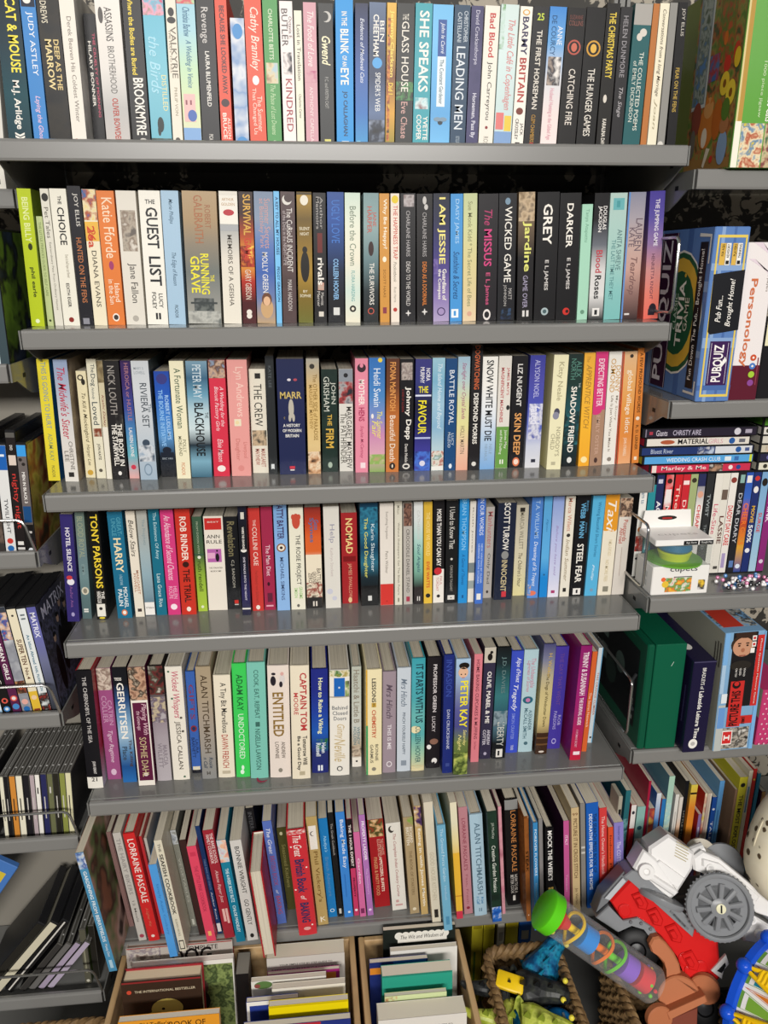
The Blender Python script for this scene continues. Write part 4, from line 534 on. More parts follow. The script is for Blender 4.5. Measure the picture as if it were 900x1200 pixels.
[0.2473,0.0963,0.9808,0.0129,0.0215,0.16,0.13,"#16171a","","Revelation|#7c7454|.05|.42|.5|.54|b;C.J. SANSOM|#b4b0a4|.46|.76|.5|.26|","r|#c8342c|.9|.94|.5|.8;r|#d8d4cc|.945|.955|.5|.8","black paperback reading \"Revelation\" in dull gold on the fourth shelf",3,0,"",""],
[0.2684,0.0705,0.9807,0.0135,0.0133,0.186,0.13,"g:#1c1f34,#14151c,#14151c,#1a1c30,#2c2858,#1c1d34","","WHERE THE CRAWDADS|#f1ece2|.19|.4|.5|.26|b;SHE WALKS INTO THE NIGHT|#cfcad6|.46|.86|.5|.24|b","r|#d8d4c8|.06|.12|.3|.7;e|#e8e4dc|.4|.5|.34|.7;e|#14151c|.38|.5|.3|.8;r|#e0dcd4|.93|.945|0|1","thin dark navy paperback sticking out furthest on the fourth shelf",3,0,"",""],
[0.286,0.0854,0.9807,0.0087,0.0181,0.1765,0.13,"#c83a34","","THE|#f0d4c8|.11|.17|.5|.24|;COLLINI CASE|#f0dcd0|.18|.55|.5|.4|;Ferdinand von Schirach|#a0342c|.6|.92|.5|.26|","e|#f0e4d8|.965|.5|.18|1.2","red paperback reading \"CASE\" in white on the fourth shelf",3,0,"",""],
[0.3055,0.0865,0.9807,0.0081,0.0179,0.1774,0.13,"#a02a4a","","The Man Diet|#e8c8d0|.36|.66|.5|.38|;|#e8c8d0|.94|.98|.5|.3|","r|#5a1430|.83|.92|.3|.75;e|#3a1420|.74|.45|.12|1.6;r|#e0a8b4|.95|.965|.15|.8","crimson paperback reading \"The Man Diet\" in pale pink on the fourth shelf",3,0,"",""],
[0.3275,0.0825,0.9807,0.0052,0.0204,0.1823,0.13,"g:#7aa4d4,#86b0e0,#90b8e4,#8cb4e2","","FATTY BATTER|#3c2c5a|-.01|.32|.5|.5|b;MICHAEL SIMKINS|#3c4c74|.49|.9|.5|.28|","e|#8a5a34|.4|.5|.36|1;e|#e8e0d0|.4|.5|.26|1;e|#3a2c24|.4|.5|.12|1","light blue paperback reading \"FATTY BATTER\" in dark purple on the fourth shelf",3,0,"",""],
[0.3516,0.0833,0.9807,0.0089,0.0229,0.1756,0.13,"#e8e4d0","","THE ROSIE PROJECT|#2a2c2a|.26|.75|.55|.4|;GRAEME|#8ac06a|.77|.89|.7|.24|;SIMSION|#8ac06a|.78|.88|.36|.22|","e|#c8503c|.13|.5|.28|2;e|#c8503c|.09|.3|.13|1.6;e|#c8503c|.09|.7|.13|1.6;e|#6a6860|.96|.5|.1|1.2","cream paperback reading \"PROJECT\" in black on the fourth shelf",3,0,"",""],
[0.3786,0.0862,0.9807,0.0036,0.0253,0.1744,0.13,"g:#8a2c24,#b83c24,#d8602c,#d8642c,#e4d4b8,#e8dcc4,#d8b890,#1c1816","","Gene|#5a6a94|.12|.22|.72|.3|b;Symes|#5a6a94|.1|.34|.4|.34|b;BATTLE|#3a2c24|.6|.75|.8|.24|;GROUND|#3a2c24|.63|.75|.52|.24|;ZERO|#3a2c24|.64|.74|.26|.24|","r|#e8dcc4|.46|.86|0|1;a|#3a1814,#e8dcc4,#8a2c24,#e8dcc4|.74|.9|0|1;r|#1a1614|.89|1|0|1;r|#d8d0c4|.93|.98|.38|.48;r|#d8d0c4|.93|.98|.56|.66","orange above cream paperback reading \"BATTLE GROUND ZERO\" in brown on the fourth shelf",3,0,"",""],
[0.4088,0.0832,0.9806,-0.0003,0.0247,0.1756,0.13,"#dcd8cf","","Help|#9a98a8|.17|.35|.5|.4|;Kathryn Stockett|#c0b4b0|.4|.68|.45|.26|","e|#c8c8d4|.83|.3|.2|1;e|#c8c8d4|.9|.6|.16|1","off-white paperback reading \"Help\" in lilac on the fourth shelf",3,0,"",""],
[0.4376,0.0984,0.9806,-0.0007,0.0257,0.1593,0.13,"#a3262a","","NOMAD|#eccf8a|.06|.44|.5|.44|b;JAMES SWALLOW|#d8a080|.55|.94|.5|.28|","r|#7a161a|.47|.53|.1|.9;e|#e0c090|.96|.5|.12|1.6","short dark red paperback reading \"NOMAD\" in gold on the fourth shelf",3,0,"",""],
[0.4694,0.086,0.9807,-0.0023,0.0284,0.1785,0.13,"g:#123a54,#1d5c7c,#2a6c88,#15405c,#2c6c84,#1c2c34,#141516,#141516","","Karin Slaughter|#cfe0e4|.2|.66|.68|.26|;The Good Daughter|#e0dc6a|.14|.72|.3|.26|","a|#123a54,#2f7c98,#1c4c68|.04|.3|0|1;r|#141516|.8|1|0|1;r|#d8d8d4|.9|.95|.4|.62","dark blue stormy paperback reading \"The Good Daughter\" in yellow on the fourth shelf",3,0,"",""],
[0.4978,0.0851,0.9806,-0.0021,0.0216,0.1771,0.13,"#e4dcd2","","Everything Forgotten|#8a847c|.08|.34|.5|.24|;Petra Wildner|#8a847c|.46|.68|.5|.22|","r|#d23a34|.785|1|0|1;e|#a82c24|.96|.5|.06|1","white paperback with a solid red bottom block, fourth shelf",3,0,"",""],
[0.517,0.0838,0.9806,-0.0039,0.0121,0.1805,0.13,"#dcd7c6","","Milton|#8a8474|.04|.12|.5|.34|;Without Shakespeare Get The Bleak Future|#7c7668|.2|.9|.5|.36|","r|#8a8474|.93|.97|.4|.6","narrow stone-coloured paperback with long thin lettering, fourth shelf",3,0,"",""],
[0.533,0.0841,0.9807,-0.0089,0.0147,0.1767,0.13,"#b9b3ab","","CROCODILE DANIEL STAND|#5a5652|.25|.88|.5|.36|","a|#2c2424,#8a6454,#4a3430,#c89c84|.0|.22|.05|.95;r|#a83c50|.92|.97|.3|.7","grey paperback reading \"CROCODILE\" in dark grey on the fourth shelf",3,0,"",""],
[0.5502,0.083,0.9807,-0.0096,0.0144,0.1784,0.13,"g:#dfe0dc,#d8dedc,#b4d4cc,#8abcac,#7aac98,#2c2626,#2a2424","","CATHERINE|#c8c8c4|.08|.36|.5|.3|;Soul Angels|#3c5a6c|.4|.68|.5|.46|i","r|#2a2424|.89|1|0|1;r|#2a2424|.85|.87|.1|.9;r|#e0dcd6|.92|.965|.35|.45;r|#e0dcd6|.92|.965|.58|.68","white to mint paperback reading \"Soul Angels\" in blue script on the fourth shelf",3,0,"",""],
[0.5664,0.0843,0.9807,-0.0119,0.0138,0.1775,0.13,"g:#d8b03c,#dcb43c,#e0b440,#e4bc44","","THE HOUSE WE WOULD|#f0dc94|.1|.52|.5|.44|;EVIE WATTS|#c83c2c|.58|.84|.5|.4|b","e|#1c1816|.92|.5|.28|1","mustard yellow paperback reading \"THE HOUSE\" in cream on the fourth shelf",3,0,"",""],
[0.5839,0.0846,0.9807,-0.0099,0.018,0.1787,0.13,"#1a181a","","MORE THAN YOU CAN SAY|#f0ebe4|.08|.63|.52|.42|b;PAUL|#c07878|.73|.82|.72|.24|;TORDAY|#c07878|.74|.88|.4|.24|","r|#ece6dc|.72|1|0|1;r|#ece6dc|.66|.73|.5|1;e|#c8343c|.68|.45|.36|1;e|#2a2626|.93|.5|.16|1","black over white paperback reading \"MORE THAN YOU CAN SAY\" in white on the fourth shelf",3,0,"",""],
[0.6046,0.0817,0.9807,-0.0062,0.0193,0.1789,0.13,"#191a1b","","I Used to Know That|#d8d4cc|.06|.46|.5|.44|;CAROLINE TAGGART|#a8a49c|.62|.88|.5|.22|","e|#d8d4cc|.56|.5|.1|1;r|#dcd8d0|.92|.965|.2|.8;r|#191a1b|.94|.95|.45|.55","black paperback reading \"I Used to Know That\" in white on the fourth shelf",3,0,"",""],
[0.6237,0.0794,0.9807,-0.0058,0.0149,0.1827,0.13,"#2a8ed2","","BRIAN THOMPSON|#8ccaf2|.0|.48|.5|.5|;A Game of Thieves|#1c5c94|.52|.82|.5|.36|i","r|#1c5c94|.92|.95|.4|.6","bright blue paperback with pale blue capitals, beside a narrow white one on the fourth shelf",3,0,"",""],
[0.6378,0.0819,0.9806,-0.0019,0.0097,0.1769,0.13,"#e0dace","","Ruth Jones|#8a847a|.06|.5|.5|.3|","r|#7a8484|.6|.7|0|1;r|#9aa4a0|.78|.86|0|1","very narrow white paperback with grey bands, fourth shelf",3,0,"",""],
[0.6501,0.0743,0.9806,-0.0018,0.0129,0.1833,0.13,"#4470c6","","IN OUR WORDS|#dfe6f4|0|.34|.55|.5|;NEW WRITING BY OLDER|#b4c8ec|.42|.8|.68|.22|b;LESBIANS WITH STORIES|#b4c8ec|.42|.8|.32|.22|b","r|#e8e6e4|.9|.96|.2|.75","royal blue paperback reading \"IN OUR WORDS\" in white on the fourth shelf",3,0,"",""],
[0.6691,0.0958,0.9806,0.0015,0.0142,0.1619,0.13,"#b2aca6","","Manhunters|#b06a6a|.05|.44|.55|.6|;Only Dad|#4a4848|.5|.84|.5|.42|","e|#3a3434|.93|.5|.14|1.4","short grey paperback reading \"Manhunters\" in pink on the fourth shelf",3,0,"",""],
[0.6934,0.0855,0.9808,0.0103,0.0302,0.1709,0.13,"#1d2438","","SCOTT TUROW|#e8e4dc|.0|.48|.5|.34|b;INNOCENT|#c8b890|.58|.91|.5|.32|b","e|#8a8a88|.53|.5|.2|1.2;r|#c83a44|.91|.97|.42|.68","thick navy paperback reading \"INNOCENT\" in gold on the fourth shelf",3,0,"",""],
[0.7248,0.0999,0.9806,-0.0016,0.0206,0.1622,0.13,"g:#bcb4a0,#cdc4ac,#d8ceac,#e0d69c","","MARCIA WILLETT|#7a7464|.08|.48|.5|.34|;The Children's Hour|#4a4434|.52|.9|.5|.34|i","r|#2a2622|.03|.075|.3|.7","short tan paperback reading \"Children's Hour\" in brown on the fourth shelf",3,0,"",""],
[0.7455,0.0873,0.9806,-0.002,0.0186,0.1783,0.13,"g:#4c7cc4,#4a7ecc,#4a80d0,#4c84d0,#5a8ed4","","T.A. WILLIAMS|#a9c8ea|.03|.4|.55|.38|;Dreaming of St Tropez|#dfe8f4|.43|.88|.5|.44|i","e|#e0785c|.95|.4|.4|.6;a|#e0a86a,#4a8ad0,#e8dcc0|.86|.97|0|.3","mid blue paperback reading \"Dreaming of St Tropez\" in white script on the fourth shelf",3,0,"",""],
[0.764,0.0885,0.9806,-0.0033,0.0133,0.1792,0.13,"g:#5aa4d4,#58a4d8,#5aa6dc,#5cace0,#1f84d0,#1f84d4","","Flynn|#2c6ca0|.22|.34|.5|.26|i","r|#1f84d0|.8|1|0|1;e|#2c5c88|.77|.5|.12|1","plain light blue paperback with a darker blue foot, fourth shelf",3,0,"",""],
[0.7809,0.0874,0.9806,-0.0019,0.0185,0.1784,0.13,"g:#8aa0d8,#a0b0dc,#b4bce4,#c0c4e4,#ccd0e8,#e4e0ec","","Before you have said|#9a8ab8|.28|.78|.5|.26|i","r|#a83c6c|.93|.96|.3|.65","lavender paperback with faint slanted lettering, fourth shelf",3,0,"",""],
[0.8006,0.087,0.9806,-0.001,0.016,0.1784,0.13,"#e6dfcf","","Marcia Willett|#c07a64|.02|.34|.5|.42|;Indian Summer|#9a8a70|.42|.84|.5|.4|i","e|#3a3632|.38|.5|.2|1;r|#2a2622|.91|.95|.3|.65","cream paperback reading \"Indian Summer\" in brown script on the fourth shelf",3,0,"",""],
[0.8224,0.0871,0.9807,0.0025,0.0238,0.1784,0.13,"#17171a","","BRANDON|#5a9ac0|.05|.15|.78|.14|;WEBB|#6ab0d8|.07|.22|.5|.34|b;JOHN DAVID|#5a9ac0|.26|.36|.78|.14|;MANN|#6ab0d8|.25|.41|.5|.34|b;STEEL FEAR|#f1ece2|.47|.86|.5|.46|b","r|#e8e4de|.92|.985|.2|.75;r|#17171a|.935|.97|.42|.55","black paperback reading \"STEEL FEAR\" in bold white on the fourth shelf",3,0,"",""],
[0.846,0.0855,0.9807,0.011,0.0208,0.178,0.13,"#58b0da","","Writing Beautiful Short Stories|#2c6c94|.06|.6|.55|.34|;Philip|#d8ecf4|.68|.84|.5|.24|i","e|#7a9ab4|.94|.55|.14|1","sky blue paperback reading \"Beautiful\" in dark blue on the fourth shelf",3,0,"",""],
[0.8704,0.0859,0.9807,0.004,0.0236,0.1792,0.13,"#e8dfcb","","Taxi|#f1ece2|.06|.36|.5|.6|i;PAMELA FURTADO|#c8b890|.44|.6|.6|.24|;NO MORE FEES|#c8b890|.64|.86|.5|.24|","r|#e0982c|0|.3|0|1;e|#e0982c|.31|.2|.4|.8;e|#e0982c|.32|.7|.34|.9;r|#8a8676|.91|.965|.35|.75","orange top and cream paperback reading \"Taxi\" in white on the fourth shelf",3,0,"",""],
[0.8939,0.0858,0.9807,0.0086,0.021,0.1725,0.13,"#d8d0c6","","Postcards|#b8685c|.22|.44|.58|.34|b;Abroad|#b8685c|.3|.46|.3|.3|b;|#a89c90|.5|.9|.5|.3|","a|#6a4a3c,#c8a88c,#3c2c28,#a8846c|0|.19|0|1;r|#b8a89c|.5|.8|.45|.5","pale grey paperback with brown photo top, last at the right end of the fourth shelf",3,0,"",""],
[0.0059,0.0397,0.6934,0.0249,0.0247,0.2194,0.16,"#17161a","g:#a82430,#b0283a,#b0283a,#c8d0dc","THE CHERNOBYL OF THE SEA|#cfcac6|.05|.6|.5|.24|;The human story and the|#b8b4b0|.4|.7|.3|.0001|;JOHN GRANT|#dcd8d4|.76|.87|.55|.24|b","r|#e9e4d9|.9|1|0|1;21|#1c1a1a|.3|.66|.92|.3|bh","black hardback with a white band numbered 21 at its foot, leftmost on the fifth shelf",4,1,"",""],
[0.0318,0.0596,0.6933,0.0179,0.0221,0.2109,0.16,"#9c5080","","CATRIN|#c89ab8|.28|.5|.72|.3|;COLLIER|#c89ab8|.24|.48|.34|.36|;Tiger Ragtime|#e0c4d4|.55|.84|.5|.4|i","a|#c8b8a8,#8a7468,#d8c8b8,#5a4840|0|.19|0|1;e|#d8b8cc|.93|.5|.2|1.4","mauve paperback reading \"Tiger Ragtime\" in pale script on the fifth shelf",4,0,"",""],
[0.0595,0.0491,0.6933,0.0186,0.0223,0.217,0.16,"g:#16171c,#16181e,#2c4f80,#6f98bc,#9fbcd0,#5c88b0,#1f4f8c,#2a6cb0","","TESS|#f1ece2|.1|.6|.1|.24|bh;GERRITSEN|#f1ece2|.13|.61|.45|.5|b;The Killing|#4a3a34|.62|.86|.75|.28|b;Place|#3a4a5c|.68|.8|.35|.36|b","","black and icy blue hardback with tall white capitals along the spine, fifth shelf",4,0,"",""],
[0.0896,0.0375,0.6933,0.0151,0.0268,0.2219,0.16,"#5c1c3c","","Playing With|#e0b8c4|.3|.56|.7|.36|i;the Grown-ups|#e0b8c4|.36|.52|.35|.3|i;SOPHIE DAHL|#c8b48a|.58|.92|.5|.4|","r|#ebe4d8|0|1|0|.08;r|#ebe4d8|0|1|.92|1;r|#ebe4d8|.955|1|0|1;a|#8a6450,#c8a084,#3c342c,#e0ccb4|0|.27|0|1;r|#ebe4d8|.27|.29|0|1;e|#d8ccc4|.9|.5|.14|1","maroon hardback bordered in white with a portrait at its top, fifth shelf",4,0,"",""],
[0.1168,0.0482,0.6932,0.0145,0.0231,0.217,0.16,"g:#2c2624,#4a4240,#8a7a84,#a49aa0,#b0a8ac,#b4acb0","","MARCIA|#8a8088|.68|.86|.7|.3|;WILLETT|#8a8088|.66|.88|.35|.3|","a|#2c2420,#6a2c2c,#4a4a3c,#c8beb4|0|.24|0|1;a|#8a8088,#c8b898,#6a5c6c,#b0a8ac|.26|.48|0|1","grey-lilac hardback with a dark floral top picture, fifth shelf",4,1,"",""],
[0.1449,0.0478,0.6933,0.016,0.0266,0.2139,0.16,"#e9e2d4","","Wicked Whispers|#c05a70|.04|.44|.5|.52|i;JESSICA CALLAN|#5a544c|.47|.9|.5|.36|","e|#4a6a54|.04|.2|.07|1;e|#4a6a54|.27|.3|.07|1;e|#5a544c|.44|.75|.08|1;e|#5a544c|.56|.8|.08|1;e|#4a6a54|.97|.7|.07|1","cream hardback reading \"Wicked Whispers\" in pink script on the fifth shelf",4,1,"",""],
[0.1681,0.0633,0.6932,0.0157,0.015,0.195,0.16,"#3c64b0","","GIFTS|#8a3c54|.12|.46|.5|.5|;LAURA|#26345c|.66|.8|.72|.3|;BARNETT|#26345c|.64|.84|.34|.34|","e|#8a3034|.55|.5|.34|1.2;e|#26345c|.55|.5|.2|1.2;r|#e0d8c0|.93|.97|.1|.9;r|#1c1c24|.965|1|0|1","short blue hardback reading \"GIFT\" in dark red on the fifth shelf",4,1,"",""],
[0.1915,0.0455,0.6933,0.018,0.0236,0.2124,0.16,"g:#a8977c,#a89880,#a4988a,#9a948c,#8a8a88","","ALAN TITCHMARSH|#4a3c2c|.07|.76|.52|.44|;Rosie|#3c4a5c|.8|.9|.68|.26|i;n Call|#3c4a5c|.8|.9|.3|.26|i","r|#4a4640|.93|.96|.34|.4;r|#4a4640|.93|.96|.52|.58;r|#4a4640|.943|.95|.34|.58","tan hardback with long thin dark brown capitals, fifth shelf",4,1,"",""],
[0.2201,0.0461,0.6934,0.02,0.0272,0.195,0.16,"#e9dfc9","","A Tiny Bit Marvellous|#2a2826|.07|.55|.5|.44|;DAWN FRENCH|#b0483c|.57|.9|.5|.38|","r|#c0b49c|.93|.96|.25|.75","cream hardback reading \"Bit Marvellous\" in black on the fifth shelf",4,1,"",""],
[0.2479,0.0442,0.6933,0.0229,0.0229,0.2155,0.16,"#3fcb5a","","ADAM KAY|#1c5a30|.09|.4|.5|.44|;UNDOCTORED|#d8f0d8|.43|.83|.5|.4|","e|#e0f4e0|.91|.5|.1|2;e|#e0f4e0|.95|.45|.14|1.4","bright green hardback reading \"UNDOCTORED\" in white on the fifth shelf",4,1,"",""],
[0.2756,0.0383,0.6934,0.0215,0.0292,0.2191,0.16,"#7cc2b2","","COOK, EAT, REPEAT|#3c6a60|.06|.47|.48|.3|;NIGELLA LAWSON|#3c6a60|.56|.92|.48|.28|","r|#3c6a60|.5|.54|.38|.62","mint hardback reading \"COOK EAT REPEAT\" in dark green on the fifth shelf",4,1,"#a02848",""],
[0.3111,0.0366,0.6935,0.0219,0.0344,0.2123,0.16,"#e6d9ce","","ENTITLED|#8a6a30|.23|.62|.46|.5|b;ANDREW|#6a6258|.67|.82|.66|.18|;LOWNIE|#6a6258|.67|.82|.36|.18|","e|#26222a|.13|.26|.13|2;e|#26222a|.07|.28|.1|.7;e|#d8d0cc|.12|.68|.13|2;e|#26222a|.16|.62|.08|2;e|#d8a8a0|.07|.68|.08|1.2;e|#8a8478|.93|.5|.1|1.2","pinkish cream, thick hardback reading \"ENTITLED\" in gold-brown on the fifth shelf",4,1,"",""],
[0.3461,0.0294,0.6934,0.0199,0.0303,0.2141,0.16,"#e9dec6","","CAPTAIN TOM|#b83a3c|.06|.56|.68|.36|b;MOORE|#b83a3c|.23|.42|.28|.24|;Tomorrow Will|#2a2826|.61|.87|.72|.24|b;Be a Good Day|#2a2826|.61|.92|.38|.24|b","r|#b8ac90|.93|.965|.4|.7","cream hardback reading \"Tomorrow Will Be\" in black on the fifth shelf",4,1,"",""],
[0.378,0.042,0.6934,0.0198,0.0275,0.199,0.16,"g:#232c80,#232e84,#22409c,#2058b0,#26306c,#232a70","","How to Raise a Viking|#eef0c0|.08|.61|.52|.34|b;Helen|#dfe6ea|.7|.8|.72|.26|b;Russell|#dfe6ea|.7|.83|.4|.28|b","a|#2a6a3c,#22488c,#4a8a3c|.66|.78|.3|1;r|#e0e4ea|.92|.975|.36|.48;r|#e0e4ea|.92|.975|.54|.66","royal blue hardback reading \"How to Raise a Viking\" in pale yellow on the fifth shelf",4,1,"",""],
[0.4107,0.0319,0.6934,0.0195,0.0326,0.2008,0.16,"#e9e4d9","","Behind|#6a6e74|.12|.9|.345|.22|h;Closed|#6a6e74|.14|.9|.395|.22|h;Doors|#6a6e74|.2|.84|.445|.22|h;Ginny|#c8b48a|.5|.64|.5|.5|i;Neville|#c8b48a|.64|.86|.5|.56|i","a|#b0a060,#e8e0c0,#4a7a40,#c8b050|0|.06|0|1;r|#2166b8|.07|.24|.22|.76;r|#d8e4ec|.15|.165|.44|.52;a|#e8e0c0,#8aa060,#4a4a3c|.1|.25|.78|.98;r|#a8a090|.24|.25|0|1;e|#4a4a48|.93|.5|.15|1;e|#e9e4d9|.93|.5|.1|1","white hardback reading \"Behind Closed Doors\" in grey on the fifth shelf",4,1,"",""],
[0.4409,0.0524,0.6932,0.0118,0.0158,0.1941,0.16,"g:#b8bcb0,#bcc2b8,#c4c8c0,#c8cac4,#b8a890,#c8c4bc","","Haatchi & Little B|#8a8070|.03|.55|.5|.6|;WENDY|#5a7a84|.59|.77|.7|.3|;HOLDEN|#5a7a84|.59|.77|.32|.3|","a|#6a4a34,#c8b8a4,#3c3024|.79|.89|0|1;r|#eae4da|.9|1|0|1;e|#2a2826|.94|.5|.12|1","pale grey-green hardback with a dog photo near its foot, fifth shelf",4,1,"",""],
[0.4686,0.0274,0.6932,0.0074,0.0263,0.2012,0.16,"#ecdfb4","","LESSONS|#3c3a38|.08|.3|.5|.26|b;IN|#3c3a38|.31|.34|.5|.14|;CHEMISTRY|#c05a3c|.37|.64|.5|.26|b;BONNIE|#5a564c|.7|.86|.68|.2|;GARMUS|#5a564c|.7|.88|.36|.2|","r|#d8a83c|0|.52|0|.1;r|#3c9a5c|.52|1|0|.12;r|#c8a040|.305|.345|.36|.64;e|#8a8474|.94|.5|.14|1","pale yellow hardback reading \"LESSONS IN CHEMISTRY\" in grey and orange on the fifth shelf",4,1,"",""],
[0.4949,0.0309,0.6931,0.0057,0.0219,0.194,0.16,"#9b8b94","","Mrs Hinch|#5a4c58|.12|.45|.5|.46|i;THIS IS ME|#e0d8dc|.51|.76|.5|.3|b","e|#e0d8dc|.91|.5|.22|1.2;e|#9b8b94|.91|.5|.15|1.2","mauve-grey hardback reading \"THIS IS ME\" in white on the fifth shelf",4,1,"",""],
[0.5199,0.032,0.6931,0.0021,0.0227,0.199,0.16,"#c6ced6","","Mrs Hinch|#6a7684|.1|.36|.5|.44|i;PINCH YOURSELF HAPPY|#5a6470|.42|.83|.5|.22|","r|#8a94a0|.89|.94|.3|.7","pale blue-grey hardback reading \"PINCH YOURSELF HAPPY\" in grey on the fifth shelf",4,1,"",""],
[0.5439,0.0305,0.6931,0.0003,0.0221,0.2158,0.16,"g:#3c9ca8,#4aa8b4,#4aa4ac,#6ab4b0,#5aacac,#9cc4a8,#d8cca0","","IT STARTS WITH US|#1c3c48|.05|.56|.58|.56|b;COLLEEN HOOVER|#2c5c60|.59|.92|.5|.4|","e|#e8dcb0|.62|.3|.4|.8;e|#d8cca0|.97|.5|.6|.4","teal hardback reading \"IT STARTS WITH US\" in navy on the fifth shelf",4,1,"",""],
[0.5709,0.0356,0.6931,0.0013,0.0239,0.2135,0.16,"#1e1a1e","","PROFESSOR GREEN|#d8d0d0|.06|.48|.55|.26|b;LUCKY|#d8d0d0|.52|.66|.5|.24|","e|#8a6454|.75|.55|.3|.8;e|#e8e4e0|.8|.2|.16|1.2;e|#e8e4e0|.93|.6|.2|1.2;e|#1e1a1e|.95|.55|.1|1","black hardback reading \"LUCKY\" in white on the fifth shelf",4,1,"",""],
[0.5933,0.0192,0.6931,-0.0039,0.0168,0.2253,0.16,"#1f2c74","","INVASION|#3c50a4|.04|.34|.5|.58|;DAN CRUICKSHANK|#c8cce0|.45|.79|.5|.3|","r|#3c4a8c|.91|.94|.3|.7","dark blue hardback reading \"INVASION\" in blue on the fifth shelf",4,1,"",""],
[0.6146,0.0133,0.6931,0.0009,0.0238,0.2198,0.16,"g:#a8c4dc,#9cb4d0,#7a84a8,#5a5a94,#4a4a84,#6a7a44,#5a6c34,#4a5a2c","","PETER KAY|#f0e02c|.18|.58|.6|.54|b;Saturday|#e8dc8a|.6|.74|.7|.3|i;Night|#e8dc8a|.64|.78|.35|.3|i","e|#e0b494|.11|.5|.34|1.2;e|#1d1814|.055|.55|.36|.7;e|#2a2018|.125|.36|.05|1;e|#2a2018|.125|.64|.05|1;r|#b04a44|.15|.155|.4|.6;a|#6a7a3c,#3c4a24,#8a9a4c,#c8c86a|.8|1|0|1","colourful hardback with a smiling face above tall yellow letters, fifth shelf",4,1,"",""],
[0.6459,0.0439,0.6931,0.003,0.0139,0.2102,0.16,"#dc7e88","","HOME BAKING CUPCAKES & MUFFINS|#6a2c3c|.05|.78|.5|.4|;Carol Deacon|#8a3c4c|.8|.88|.5|.26|","","pink paperback reading \"HOME BAKING\" in dark red on the fifth shelf",4,0,"",""],
[0.6656,0.0506,0.6932,0.0108,0.0194,0.2182,0.16,"#332e44","","OLIVE, MABEL & ME|#efeae4|.21|.67|.5|.44|b;ANDREW|#cfcad4|.73|.87|.72|.28|b;COTTER|#cfcad4|.73|.87|.34|.28|b","r|#c8c0b0|0|.135|0|1;e|#1c1814|.085|.5|.22|1.6;e|#1c1814|.045|.62|.14|1;e|#b0a8bc|.95|.5|.14|1.2","dark purple book with white lettering and a black dog at its top, fifth shelf",4,0,"",""],
[0.6894,0.0503,0.6932,0.0107,0.0239,0.2172,0.16,"g:#15181a,#1c2c30,#2a5c60,#387478,#2f5c68,#4a6a78,#17191c,#15161a","","J.D. DAVIES|#6a8484|.08|.4|.5|.36|;LIBERTY|#c8c8c0|.66|.88|.55|.5|","a|#4a6c78,#8a9ca4,#2c4450|.56|.7|0|1;r|#e4e0d8|.91|.985|.3|.78;r|#17191c|.925|.97|.42|.56","teal and black hardback reading \"LIBERTY\" in pale on the fifth shelf",4,1,"",""],
[0.7168,0.0642,0.6932,0.0115,0.0208,0.2012,0.16,"#3c50c0","","Alpe d'Huez|#e8eaf4|.06|.3|.6|.5|i;Tragedy|#e8eaf4|.32|.58|.45|.5|i;SIMON CRAFTER|#8a9ae0|.6|.86|.45|.28|;YOURS|#e0e4f0|.92|.97|.5|.24|","","cobalt blue hardback reading \"Tragedy\" in white script on the fifth shelf",4,1,"",""],
[0.7413,0.0644,0.6932,0.0095,0.025,0.2024,0.16,"#b0cbd2","","The Unbearable|#c88a9c|.08|.36|.68|.3|i;Lightness of Scones|#c88a9c|.1|.4|.36|.3|i;ALEXANDER|#4a6c78|.58|.78|.7|.24|;McCALL SMITH|#4a6c78|.56|.86|.38|.26|","e|#2a6478|.48|.45|.36|.8;e|#c07aa8|.48|.45|.16|1;e|#4a6c78|.91|.5|.14|1","pale aqua hardback with a teal teacup motif halfway down, fifth shelf",4,1,"",""],
[0.7675,0.0549,0.6933,0.0187,0.0209,0.2163,0.16,"g:#4a4a74,#7a7c94,#b4aa8c,#c8b884,#d0c088,#c8b47c,#4a2c1c,#3a2418","","H. Walker|#c8a85c|.08|.3|.6|.3|;The Dogs of Windcutter Down|#5a5030|.26|.74|.5|.34|","r|#3c2618|.8|1|0|1;r|#6a4a2c|.84|.855|0|1;r|#6a4a2c|.9|.915|0|1;e|#d8ccc0|.975|.5|.24|.4","sandy and brown hardback with a dark wooden-looking foot, fifth shelf",4,1,"",""],
[0.7945,0.068,0.6933,0.0188,0.0229,0.2031,0.16,"#45389c","","THE DAY THAT WENT|#6a4a94|.06|.56|.5|.3|;ROB|#b0a8dc|.66|.76|.72|.24|;PARSONS|#b0a8dc|.62|.8|.38|.24|","e|#b0a8dc|.92|.45|.18|1.4;e|#45389c|.92|.45|.12|1.3","deep violet hardback next to the big magenta one on the fifth shelf",4,1,"",""],
[0.8218,0.0316,0.6933,0.0211,0.0193,0.2219,0.16,"g:#8a1c64,#941f6a,#9c2470,#9c2468,#b02450,#c0243c","n:#8a1c64,#941f6a,#7a1858","TRINNY & SUSANNAH|#f0dce4|.05|.42|.5|.5|b;THE SURVIVAL GUIDE|#f0dce4|.44|.68|.5|.34|b;A WOMANS SECRET|#e0b0c4|.72|.88|.4|.2|","r|#f0e0e4|.92|.95|.25|.85","large magenta hardback leaning right, standing out forward on the fifth shelf",4,1,"",""],
[0.8459,0.0535,0.6932,0.0235,0.0085,0.198,0.16,"#d6642f","","The Secret Network|#f0d0b0|.4|.75|.5|.5|","","thin orange book right of the large magenta one, fifth shelf",4,0,"",""],
[0.8653,0.078,0.6932,0.0287,0.0083,0.1913,0.16,"#c9d4da","","THIS ORANGE CLIMBER|#b86a4c|.25|.7|.5|.44|","e|#2a2826|.94|.5|.24|1;r|#6aa4c8|0|1|.8|1","thin pale blue book, last at the right end of the fifth shelf",4,1,"",""],
